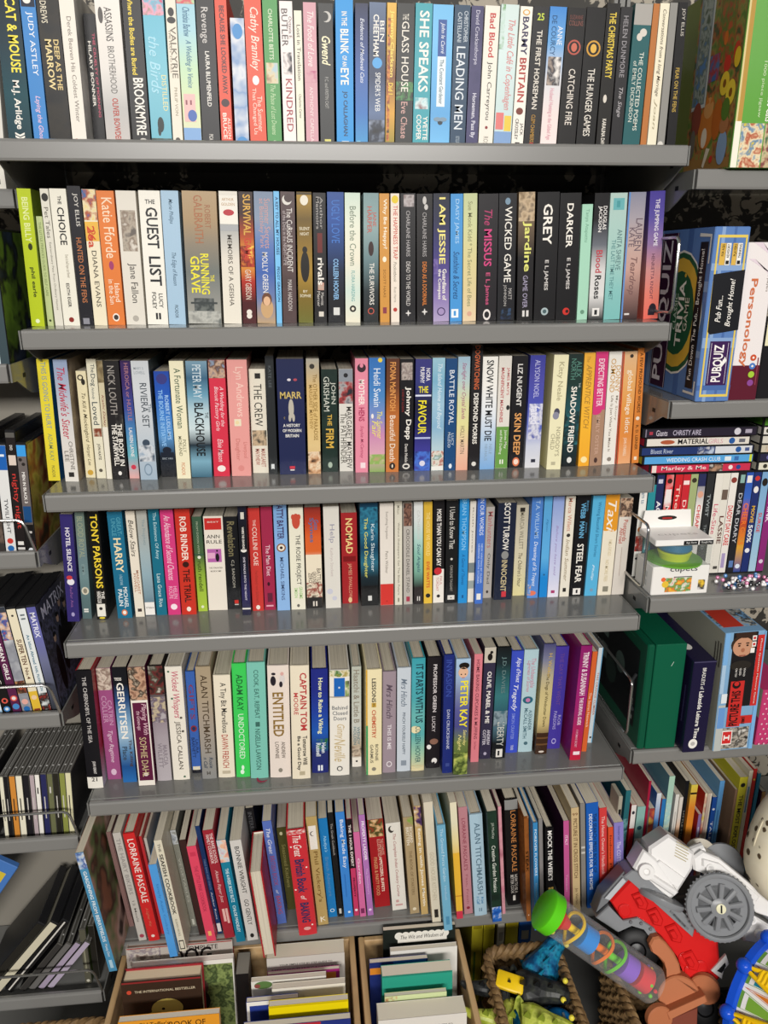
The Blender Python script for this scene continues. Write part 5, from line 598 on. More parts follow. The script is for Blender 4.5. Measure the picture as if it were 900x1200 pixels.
[0.0233,-0.0534,0.4002,-0.1059,0.0129,0.2454,0.2,"#4c8db2","n:#8a5a44,#4a3428,#6a7a4c,#b08a78,#c8a89c,#3a2a24","GARDENING FROM BERRYFIELDS|#dfe8ec|.15|.74|.5|.42|b;Monty Don|#dfe8ec|.76|.87|.5|.4|","a|#e8e8ec,#3c5c9c,#a8bcd4,#d8ccc0|0|.13|0|1;r|#a8c8d8|.9|.97|.3|.7","steel blue book reading \"GARDENING\" in white on the bottom shelf",5,0,"",""],
[0.0347,0.0376,0.3999,-0.0883,0.0079,0.2059,0.2,"#8c6c68","","","r|#5a4442|0|.9|.8|.9","thin dusty brown book second on the bottom shelf",5,0,"",""],
[0.0604,0.0049,0.4001,-0.0901,0.013,0.2297,0.2,"#bdb8b0","","THE HAIRY BIKERS|#8f8a86|.05|.56|.5|.5|;12 Meals|#7a7672|.62|.82|.5|.3|","e|#a04454|.955|.5|.3|1","pale grey cookbook with faint capitals left of the red one, bottom shelf",5,0,"",""],
[0.0803,0.0029,0.4004,-0.0914,0.0186,0.2288,0.2,"#cb2a2a","","LORRAINE PASCALE|#f0e6dc|.05|.63|.55|.56|;A Lighter Way|#d8745c|.68|.86|.5|.3|i","e|#e8d8cc|.95|.5|.16|1","bright red rounded cookbook with long white capitals on the bottom shelf",5,1,"",""],
[0.0929,0.0158,0.3997,-0.0913,0.0044,0.2109,0.2,"#b83034","","","","slim red book tucked right of the bright red cookbook, bottom shelf",5,0,"",""],
[0.0991,0.0216,0.3998,-0.0954,0.0044,0.2016,0.2,"#b9b4aa","","Cooking|#8a857c|.4|.7|.5|.4|","","slim grey book tucked behind the light blue cookbook, bottom shelf",5,0,"",""],
[0.1195,-0.0346,0.4001,-0.0928,0.013,0.195,0.2,"#4f99da","","Simply Asian Cookery|#3a7ab8|.2|.75|.5|.4|","","light blue book poking out over the shelf edge beside the seafish cookbook",5,0,"",""],
[0.1337,-0.024,0.4001,-0.0957,0.0122,0.2333,0.2,"#d9d1bb","","THE|#3a3834|.03|.1|.5|.34|;SEAFISH COOKBOOK|#2c2a28|.12|.66|.5|.5|b;SUSAN HICKS|#8a8474|.7|.86|.5|.28|","r|#3a3834|.9|.985|.15|.85;r|#d9d1bb|.91|.975|.25|.75","cream book reading \"SEAFISH COOKBOOK\" in black on the bottom shelf",5,0,"",""],
[0.1455,0.0265,0.4,-0.0949,0.0093,0.2097,0.2,"#85857a","","VEGETABLES|#b4b4a8|.28|.74|.5|.36|","a|#85857a,#c8ccd0,#4a5460|0|.14|0|1;r|#c8c8bc|.92|.98|.3|.7","grey-green book reading \"VEGETABLES\" in pale on the bottom shelf",5,0,"",""],
[0.1625,0.0063,0.4,-0.09,0.0109,0.2052,0.2,"#3a2422","","","","dark brown book beside the coral pink cookbook, bottom shelf",5,0,"",""],
[0.18,-0.009,0.4003,-0.0952,0.0154,0.2039,0.2,"#dc4862","","THE LITTLE PINK COOKBOOK|#a8324c|.2|.68|.5|.4|","r|#e8b06a|.89|.94|.3|.65;r|#c83a54|.06|.1|.2|.8","coral pink book reading \"COOKBOOK\" in dark red on the bottom shelf",5,0,"",""],
[0.1932,0.0062,0.3999,-0.0983,0.0075,0.2312,0.2,"#1c3562","","MAKE BAKE AND CREATE|#6a84a8|.3|.58|.5|.4|;Amber Rose|#c8ccd4|.6|.86|.5|.36|","r|#dcd8d4|.9|.98|.1|.9","thin navy book with a small white label at its foot, bottom shelf",5,0,"",""],
[0.2106,-0.005,0.4004,-0.0942,0.0172,0.2306,0.2,"#9c2a36","","THE BAKE SCHOOL|#e8ccc8|.03|.3|.72|.3|b;FAMILY COOKBOOK|#e8ccc8|.04|.3|.36|.3|b;Aleane Raper Jost|#e0b8b4|.36|.66|.5|.4|i","r|#e0b0a8|.72|.84|.3|.55;r|#e0b0a8|.72|.86|.62|.84","dark red book reading \"FAMILY COOKBOOK\" in white on the bottom shelf",5,0,"",""],
[0.231,-0.0154,0.4002,-0.0928,0.0151,0.2178,0.2,"g:#1c7c98,#1d7c98,#1b7896,#187490,#187490","","THE 4-WEEK BODY BLITZ|#cfe4e8|.27|.6|.5|.36|b;CHLOE MADELEY|#cfe4e8|.63|.9|.5|.34|b","a|#d88a7c,#e8c0a8,#c8d4d8,#d87a8a|0|.21|0|1;e|#e4b494|.06|.5|.22|1.2","teal book reading \"BODY BLITZ\" in white on the bottom shelf",5,0,"",""],
[0.2513,-0.0142,0.4003,-0.0819,0.0186,0.2136,0.2,"#cfccc6","","BONNIE WRIGHT|#3a3836|.06|.52|.52|.4|;GO GENTLY|#3a3836|.58|.84|.52|.4|","e|#2a2826|.95|.5|.18|1.4","grey-white book reading \"GO GENTLY\" in dark grey on the bottom shelf",5,0,"",""],
[0.2686,0.062,0.4001,-0.0784,0.0139,0.2155,0.2,"#1a191b","","INTERRUPTER|#5a5a5c|.04|.36|.45|.5|","e|#d8d4d0|.58|.3|.12|1.4;e|#d8d4d0|.58|.55|.12|1.4;e|#d8d4d0|.58|.8|.12|1.4","black book behind the red one with its pages facing out, bottom shelf",5,0,"",""],
[0.2819,-0.0521,0.4004,-0.0803,0.0211,0.1812,0.095,"P","#a8242c","","","red hardback turned round so its cream page edges face out, bottom shelf",5,1,"","#a8242c"],
[0.3012,0.0167,0.4001,-0.0761,0.0154,0.2225,0.2,"#566eb6","","The Great|#dfe2ec|.07|.31|.5|.44|i;BRITISH BOOK|#9a4a70|.33|.62|.5|.5|;of|#dfe2ec|.66|.7|.5|.3|i;BAKING|#b04a58|.72|.9|.5|.5|","","periwinkle blue book reading \"The Great\" in white on the bottom shelf",5,0,"",""],
[0.3189,0.0469,0.4001,-0.0693,0.0165,0.182,0.2,"#4c4a24","","Seasoned Kitchens|#8a8450|.2|.72|.5|.4|","e|#c8c49c|.07|.4|.16|1.4","dark olive green book between periwinkle and big red baking books, bottom shelf",5,0,"",""],
[0.3472,-0.0122,0.4005,-0.0614,0.0311,0.2248,0.2,"#c63039","","The Great|#f2e6de|.05|.24|.5|.44|i;British Book|#26305c|.27|.58|.5|.5|b;of|#f2e6de|.61|.65|.5|.3|i;BAKING|#26305c|.68|.87|.5|.48|b","a|#f0ebe4,#c63039,#e8dcd4|0|.04|0|1;e|#f0ebe4|.15|.15|.05|1;e|#f0ebe4|.35|.85|.05|1;e|#f0ebe4|.55|.12|.05|1;e|#f0ebe4|.9|.8|.05|1;e|#d8a09c|.93|.5|.2|.6","large red hardback reading \"British Book of BAKING\" in navy on the bottom shelf",5,1,"",""],
[0.3741,0.0066,0.4001,-0.0625,0.0183,0.2331,0.2,"#b39a62","","Phil Vickery's|#7a5c2c|.31|.78|.5|.5|","r|#e6e2d8|.08|.29|.12|.82;e|#2a2624|.15|.45|.22|1.2;e|#e6e2d8|.15|.52|.2|1.1;K|#efe8d4|.3|.8|.94|.5|h;r|#efe8d4|.92|.97|.3|.4","khaki tan cookbook with a white sticker near its top, bottom shelf",5,0,"",""],
[0.3919,0.0221,0.4,-0.061,0.0152,0.2154,0.2,"#1d77b8","","Nadiya's|#9cd0ee|.17|.33|.5|.44|i;British Adventure|#5a8ab8|.38|.78|.5|.4|","e|#d8e8f0|.93|.5|.26|1;e|#1d77b8|.93|.5|.18|1","strong blue book reading \"Adventure\" in pale on the bottom shelf",5,0,"",""],
[0.4058,0.0221,0.3998,-0.0595,0.009,0.2263,0.2,"#191a1c","","The Greek Cookbook|#a8a4a0|.1|.4|.5|.4|","r|#c8c4bc|.92|.97|.3|.75","narrow black book between two blue cookbooks, bottom shelf",5,0,"",""],
[0.4204,0.0192,0.3999,-0.0523,0.0154,0.2283,0.2,"#3b82d0","","Baking Made Easy|#e6eef6|.07|.52|.55|.5|;|#2c64a8|.6|.8|.5|.3|","e|#dcecf8|.95|.6|.16|1;r|#2c68b4|.58|.8|.4|.5","mid blue book reading \"Baking Made Easy\" in white on the bottom shelf",5,0,"",""],
[0.4348,0.0213,0.3998,-0.0505,0.0087,0.2117,0.2,"#c23a64","","THE 1 HOUR EXPERT|#f0e6e0|.06|.48|.5|.5|b;PROPERTY|#3a1424|.6|.8|.5|.4|b","r|#1c1618|.0|.5|0|1;e|#f0e0e4|.94|.5|.3|1","pink and black book reading \"1 HOUR EXPERT\" in white on the bottom shelf",5,0,"",""],
[0.4461,0.0179,0.3998,-0.0522,0.0108,0.1854,0.2,"#d0689c","","Garden|#f0d4e0|.3|.6|.5|.4|","r|#7a2c58|.9|.96|.2|.8","slim bright pink book left of the mauve one, bottom shelf",5,0,"",""],
[0.4597,0.0189,0.3999,-0.0628,0.0104,0.2197,0.2,"#ad72b4","","PROPERTY LADDER|#f2e8f2|.06|.44|.55|.5|b;The Developer's|#d8b4dc|.52|.78|.5|.36|","e|#e4cce8|.94|.5|.26|1","mauve book reading \"PROPERTY LADDER\" in white on the bottom shelf",5,0,"",""],
[0.4832,0.036,0.4005,-0.0657,0.0277,0.1935,0.2,"#9f1d22","","THE COMPLETE|#d8a894|.22|.4|.8|.2|;ILLUSTRATED|#d8a894|.22|.42|.6|.2|;APPETIZERS, BUFFETS|#f0dcc8|.42|.82|.62|.22|b;FINGER & PARTY FOOD|#d8a070|.42|.86|.3|.22|","a|#8a3c24,#3c4a24,#c89c6a,#e8d4b0|0|.19|.05|.95","dark red book reading \"APPETIZERS, BUFFETS\" in white on the bottom shelf",5,0,"",""],
[0.5133,0.026,0.4004,-0.0657,0.0258,0.1922,0.2,"#e0dcd2","","The Complete Indian Cookery Course|#a86a6a|.12|.84|.5|.26|i","e|#3a3632|.07|.35|.2|1.4;e|#e0dcd2|.06|.45|.16|1.3;r|#c89c98|.88|.91|.3|.5;r|#c89c98|.93|.95|.25|.75","clean white spined cookbook with slanted faded red lettering, bottom shelf",5,0,"",""],
[0.5398,0.015,0.4001,-0.0683,0.0167,0.2117,0.2,"#a8936f","","RICHARD|#e6dcc8|.1|.26|.72|.3|b;BRITTEN|#e6dcc8|.1|.28|.36|.3|b;THE BOOK OF STARTERS|#7a6444|.34|.8|.5|.3|","a|#7aa43c,#a8936f,#8a7a54|.0|.08|.4|1;e|#e0d4b8|.95|.5|.2|1","sandy brown cookbook with a green corner at its top, bottom shelf",5,0,"",""],
[0.5574,0.0114,0.4,-0.0694,0.0124,0.2363,0.2,"#c2a56c","","Eating in with James Martin|#f0e8d8|.2|.92|.5|.5|b","a|#2c2444,#5a3c6a,#c8a878,#e8e0d4|0|.18|0|1","golden tan book reading \"Eating in with\" in white on the bottom shelf",5,0,"",""],
[0.5759,-0.0106,0.4001,-0.0763,0.0154,0.2604,0.2,"#d6cdb8","","GOOD HOUSE KITCHEN|#bdb29a|.4|.8|.5|.5|","r|#2a2622|.88|.95|.3|.75","tall ivory book with a small black block at its foot, bottom shelf",5,0,"",""],
[0.5937,-0.0276,0.4001,-0.0784,0.0146,0.2262,0.2,"#6fabc8","","The Ground Force Garden|#bfdce8|.03|.52|.5|.36|;Handbook|#a8cce0|.56|.7|.5|.3|","r|#4f8cae|.86|.94|.3|.7","slim sky blue garden book poking over the edge of the bottom shelf",5,1,"",""],
[0.6187,-0.0052,0.4,-0.0739,0.0113,0.2518,0.2,"g:#e4dcc0,#e2dabc,#e8d498,#e8b83c,#e8b43c,#e8b840,#cc3a4c","","","r|#cc3a50|.93|1|0|1;r|#e9b63c|.42|.93|0|1;r|#c88a30|.79|.8|0|1","slim book banded cream, yellow and red, bottom shelf",5,0,"",""],
[0.6365,0.0042,0.4001,-0.0756,0.0154,0.2333,0.2,"#b88088","","LORRAINE PASCALE'S|#8a3c4c|.1|.58|.5|.42|;Fast, Fresh|#9a5a64|.62|.9|.5|.3|","e|#8a2c3c|.94|.5|.2|1","dusty rose book reading \"Fast, Fresh\" in dark red on the bottom shelf",5,0,"",""],
[0.6578,-0.0011,0.4004,-0.0765,0.0223,0.2213,0.2,"#a9c4d4","","ALAN TITCHMARSH|#5a7484|.08|.78|.55|.44|;Mr Gandy|#4a8ab8|.81|.88|.66|.26|i;n Call|#4a8ab8|.8|.88|.35|.26|i","r|#4a6a80|.92|.955|.38|.44;r|#4a6a80|.92|.955|.54|.6","pale blue hardback with long thin grey capitals, bottom shelf",5,1,"",""],
[0.6837,-0.0185,0.4002,-0.0818,0.0163,0.2394,0.2,"n:#182420,#22382c,#1a2622","","Creative Garden Mosaics|#dfe2d8|.3|.72|.5|.4|;Jill MacKay|#b0b8ac|.1|.24|.5|.34|","a|#1c4a9c,#2c6ac0,#dfe6f0|.86|1|0|1","dark green book reading \"Creative Garden Mosaics\" in white on the bottom shelf",5,0,"",""],
[0.7001,-0.0023,0.3998,-0.0777,0.0056,0.2346,0.2,"n:#c87a8c,#d89aa4,#b06a7a","","","","slim flowery pink book beside the black rounded cookbook, bottom shelf",5,0,"",""],
[0.7234,0.016,0.4004,-0.0735,0.0232,0.233,0.2,"#1b191a","","LORRAINE PASCALE|#c8864c|.1|.67|.62|.4|;HOW TO BE A|#e0dcd4|.7|.88|.7|.24|;BETTER COOK|#e0dcd4|.7|.88|.4|.24|","r|#8a8a88|0|.09|0|1;r|#e4e0d8|.9|.95|.42|.62","black rounded hardback reading \"BETTER COOK\" in white on the bottom shelf",5,1,"",""],
[0.7404,-0.0226,0.3998,-0.0755,0.0078,0.2275,0.2,"n:#8a5226,#96592a,#7a461e","","STEAK|#241408|.32|.52|.5|.62|b","a|#c8aa8a,#8a5226,#6a3c1c|0|.02|0|1;e|#d8c4b0|.94|.5|.12|1.6","brown book reading \"STEAK\" in black on the bottom shelf",5,0,"",""],
[0.7492,-0.0435,0.3998,-0.071,0.0079,0.2306,0.2,"#3a86be","","FOREVER FLOWERS|#dbe8f0|.06|.48|.5|.5|;Bernard Ashwood|#9cc4dc|.55|.72|.5|.3|","","blue hardback reading \"FOREVER FLOWERS\" in white on the bottom shelf",5,1,"",""],
[0.7708,-0.0024,0.3998,-0.0753,0.0068,0.2027,0.2,"#8a8684","","","","slim grey book between blue and black books near the right end, bottom shelf",5,0,"",""],
[0.7846,-0.0106,0.4001,-0.0768,0.0141,0.1895,0.2,"#141315","","MOCK THE WEEK'S|#f2eee8|.03|.6|.5|.56|b;BEST|#d8b45a|.68|.8|.7|.3|b;BOOK|#d8b45a|.68|.84|.36|.3|b","","black hardback reading \"THE WEEK'S\" in bold white on the bottom shelf",5,1,"",""],
[0.8179,-0.0017,0.3999,-0.0801,0.0098,0.1942,0.2,"#c45a94","#3a1c38","ITALY|#f0d0e0|.16|.27|.5|.5|b;Tamasin|#e0a4c4|.6|.8|.5|.36|","","slim pink book reading \"ITALY\" in white on the bottom shelf",5,0,"",""],
[0.8322,-0.0122,0.4001,-0.0889,0.0134,0.2292,0.2,"#c9b083","","99|#6a3c1c|.15|.85|.06|.4|h;PICTURE IT IN CROSS STITCH|#5a3a20|.1|.66|.5|.5|;Jo Verso|#5a3a20|.76|.92|.5|.42|","","tan book reading \"PICTURE IT IN CROSS STITCH\" in brown on the bottom shelf",5,0,"",""],
[0.8487,-0.0035,0.3999,-0.0885,0.0083,0.2303,0.2,"#86827c","","","r|#c8c4bc|.4|.42|.1|.9;r|#c8c4bc|.45|.47|.1|.9","slim grey book left of the wide blue decorating book, bottom shelf",5,0,"",""],
[0.8653,-0.0052,0.4005,-0.0892,0.0218,0.2308,0.2,"#1d5cb4","","THE SEARCH PRESS BOOK OF|#16305c|.1|.66|.7|.32|b;DECORATIVE EFFECTS FOR THE HOME|#e2eaf4|.1|.82|.36|.28|b","","wide royal blue book reading \"DECORATIVE EFFECTS\" in white on the bottom shelf",5,0,"",""],
[0.8848,-0.0058,0.4001,-0.0902,0.0132,0.2194,0.2,"#cf3e3e","","The Home Owner's Handbook|#f0c8c0|.08|.66|.5|.46|;|#8a2424|.7|.85|.5|.3|","r|#8a2c2c|.7|.86|.42|.52","red book reading \"Handbook\" in pink-white on the bottom shelf",5,0,"",""],
[0.898,-0.0072,0.4,-0.0909,0.0091,0.1786,0.2,"#d8502c","","Indoor Plants|#5a1c14|.1|.7|.5|.4|","","slim orange-red book between red and lilac books, bottom shelf",5,0,"",""],
[0.9123,-0.0086,0.4003,-0.0921,0.017,0.1884,0.2,"#8a80c4","","The COTTAGE GARDEN|#d8d4ee|.22|.76|.5|.42|;Christopher Lloyd|#4a4484|.04|.2|.5|.3|","","lilac book reading \"The COTTAGE GARDEN\" in pale on the bottom shelf",5,0,"",""],
[0.9356,0.05,0.4,0.0,0.0095,0.206,0.2,"g:#2c6c74,#2a6068,#3a7c80","","","a|#2c6c74,#6a9c9c,#1c4a54|.3|.8|0|1","dark teal picture book nearest the bay upright, lower right shelf",6,0,"",""],
[0.949,0.05,0.4,0.0,0.0092,0.174,0.2,"#b8232c","","","r|#e6e0da|0|.3|0|1;e|#3a3a40|.1|.5|.3|1.4","slim red and white storybook, second on the lower right shelf",6,0,"",""],
[0.9638,0.05,0.4,0.0,0.0154,0.1688,0.2,"#8ab4ac","","Going Home|#b84038|.46|.75|.5|.4|b","r|#e4e0d4|.42|1|0|1;e|#24505a|.28|.5|.3|1;","mint storybook with red lettering on a white foot, lower right shelf",6,0,"",""],
[0.9747,0.05,0.4,0.0,0.0044,0.2236,0.2,"#a01c3a","#a01c3a","","","tall thin crimson book, edge on, lower right shelf",6,0,"",""],
[0.9849,0.05,0.4,0.0,0.0093,0.1627,0.2,"n:#d8d0c4,#c86a3c,#8a2c3c,#d8b04a","#d6d2c8","","","thin speckled orange and white storybook, lower right shelf",6,0,"",""],
[0.9948,0.05,0.4,0.0,0.0085,0.1954,0.2,"g:#d8dce0,#4a80c0,#c8ccd8,#b03040","#2f66ae","","","white and blue picture book with a red foot, lower right shelf",6,0,"",""],
[1.0055,0.05,0.4,0.0,0.0074,0.1818,0.2,"#2c74b4","#c03038","","","slim bright blue storybook, lower right shelf",6,0,"",""],
[1.0156,0.05,0.4,0.0,0.0108,0.2307,0.2,"g:#a8ccb4,#a4c8bc,#b4d0c8,#c0d4c8","#5c8c9c","","a|#b8d8c4,#a0c8c8,#c8d8c0|.25|.9|0|1","tall pale mint picture book on the lower right shelf",6,0,"",""],
[1.0302,0.05,0.4,0.0,0.0067,0.1901,0.2,"#dcd8d0","","","r|#b0aca4|.2|.8|.4|.6","thin white storybook right of the tall mint one, lower right shelf",6,0,"",""],
[1.0387,0.05,0.4,0.0,0.0067,0.1832,0.2,"g:#dcd4ca,#d8ccc0,#e8a05c,#e89a50,#dcd4c8","","","e|#f0c890|.5|.5|.4|1","thin white and peach storybook, lower right shelf",6,0,"",""],
[1.0465,0.05,0.4,0.0,0.0068,0.218,0.2,"#18181b","#2c2826","LITTLE STORIES|#8a8478|.3|.7|.5|.4|","","tall black picture book on the lower right shelf",6,0,"",""],
[1.0609,0.05,0.4,0.0,0.0122,0.2086,0.2,"g:#d8c44c,#d8802c,#e08a2c,#c8505c,#e0b89c","","","r|#241c18|.08|.1|0|1","orange and yellow picture book, lower right shelf",6,0,"",""],
[1.0796,0.05,0.4,0.0,0.0061,0.142,0.2,"#8a74a4","#c83a30","","r|#c8c0d4|.2|.8|.3|.7","small purple storybook standing low, lower right shelf",6,0,"",""],
[1.0859,0.05,0.4,0.0,0.0044,0.1881,0.2,"n:#d0b060,#c85a4c,#d8d0b4,#e0c04c","#c03428","","","thin patterned yellow and red storybook, lower right shelf",6,0,"",""],
[1.0929,0.05,0.4,0.0,0.0076,0.1875,0.2,"g:#c8b4a4,#c0a498,#c8b0a4","","","r|#e4dcc8|0|1|.7|1","pinkish tan picture book, lower right shelf",6,0,"",""],
[1.1041,0.05,0.4,0.0,0.0083,0.178,0.2,"#1e4c9c","","TALES|#d8e0ec|.3|.6|.5|.5|b","e|#d8e0ec|.15|.5|.3|1","dark blue storybook left of the light blue one, lower right shelf",6,0,"",""],
[1.1137,0.05,0.4,0.0,0.009,0.2129,0.2,"#5a94c8","#6aa0c8","","r|#3c74ac|.3|.9|.3|.6","tall light blue picture book, lower right shelf",6,0,"",""],
[1.1438,0.05,0.4,0.0,0.0046,0.1914,0.2,"#a88468","#a8846a","","","large kraft brown book showing its plain side, lower right shelf",6,0,"",""],
[1.1546,0.05,0.4,0.0,0.0151,0.218,0.2,"#d9cf3a","","THE MOST EXPLOSIVE|#2c2c1c|.18|.8|.5|.5|b","e|#2a2a20|.08|.5|.3|1","bright yellow picture book with black lettering, lower right shelf",6,0,"",""],
[1.1668,0.05,0.4,0.0,0.0072,0.2311,0.2,"#d8d0b8","","","r|#5a8ab0|.15|.4|.3|.7","cream picture book right of the yellow one, lower right shelf",6,0,"",""],
[1.1747,0.05,0.4,0.0,0.0065,0.2345,0.2,"#c4302c","","","e|#e8c840|.1|.5|.3|1","narrow red storybook near the end of the lower right shelf",6,0,"",""],
[1.1839,0.05,0.4,0.0,0.0061,0.2235,0.2,"#2c7c9c","","","","narrow teal blue storybook near the spotted cushion, lower right shelf",6,0,"",""],
[1.1983,0.05,0.4,0.0,0.0077,0.183,0.2,"#5a2848","","","a|#5a2848,#b08a4c,#8a3c5c|0|.5|0|1","short plum storybook near the spotted cushion, lower right shelf",6,0,"",""],
]

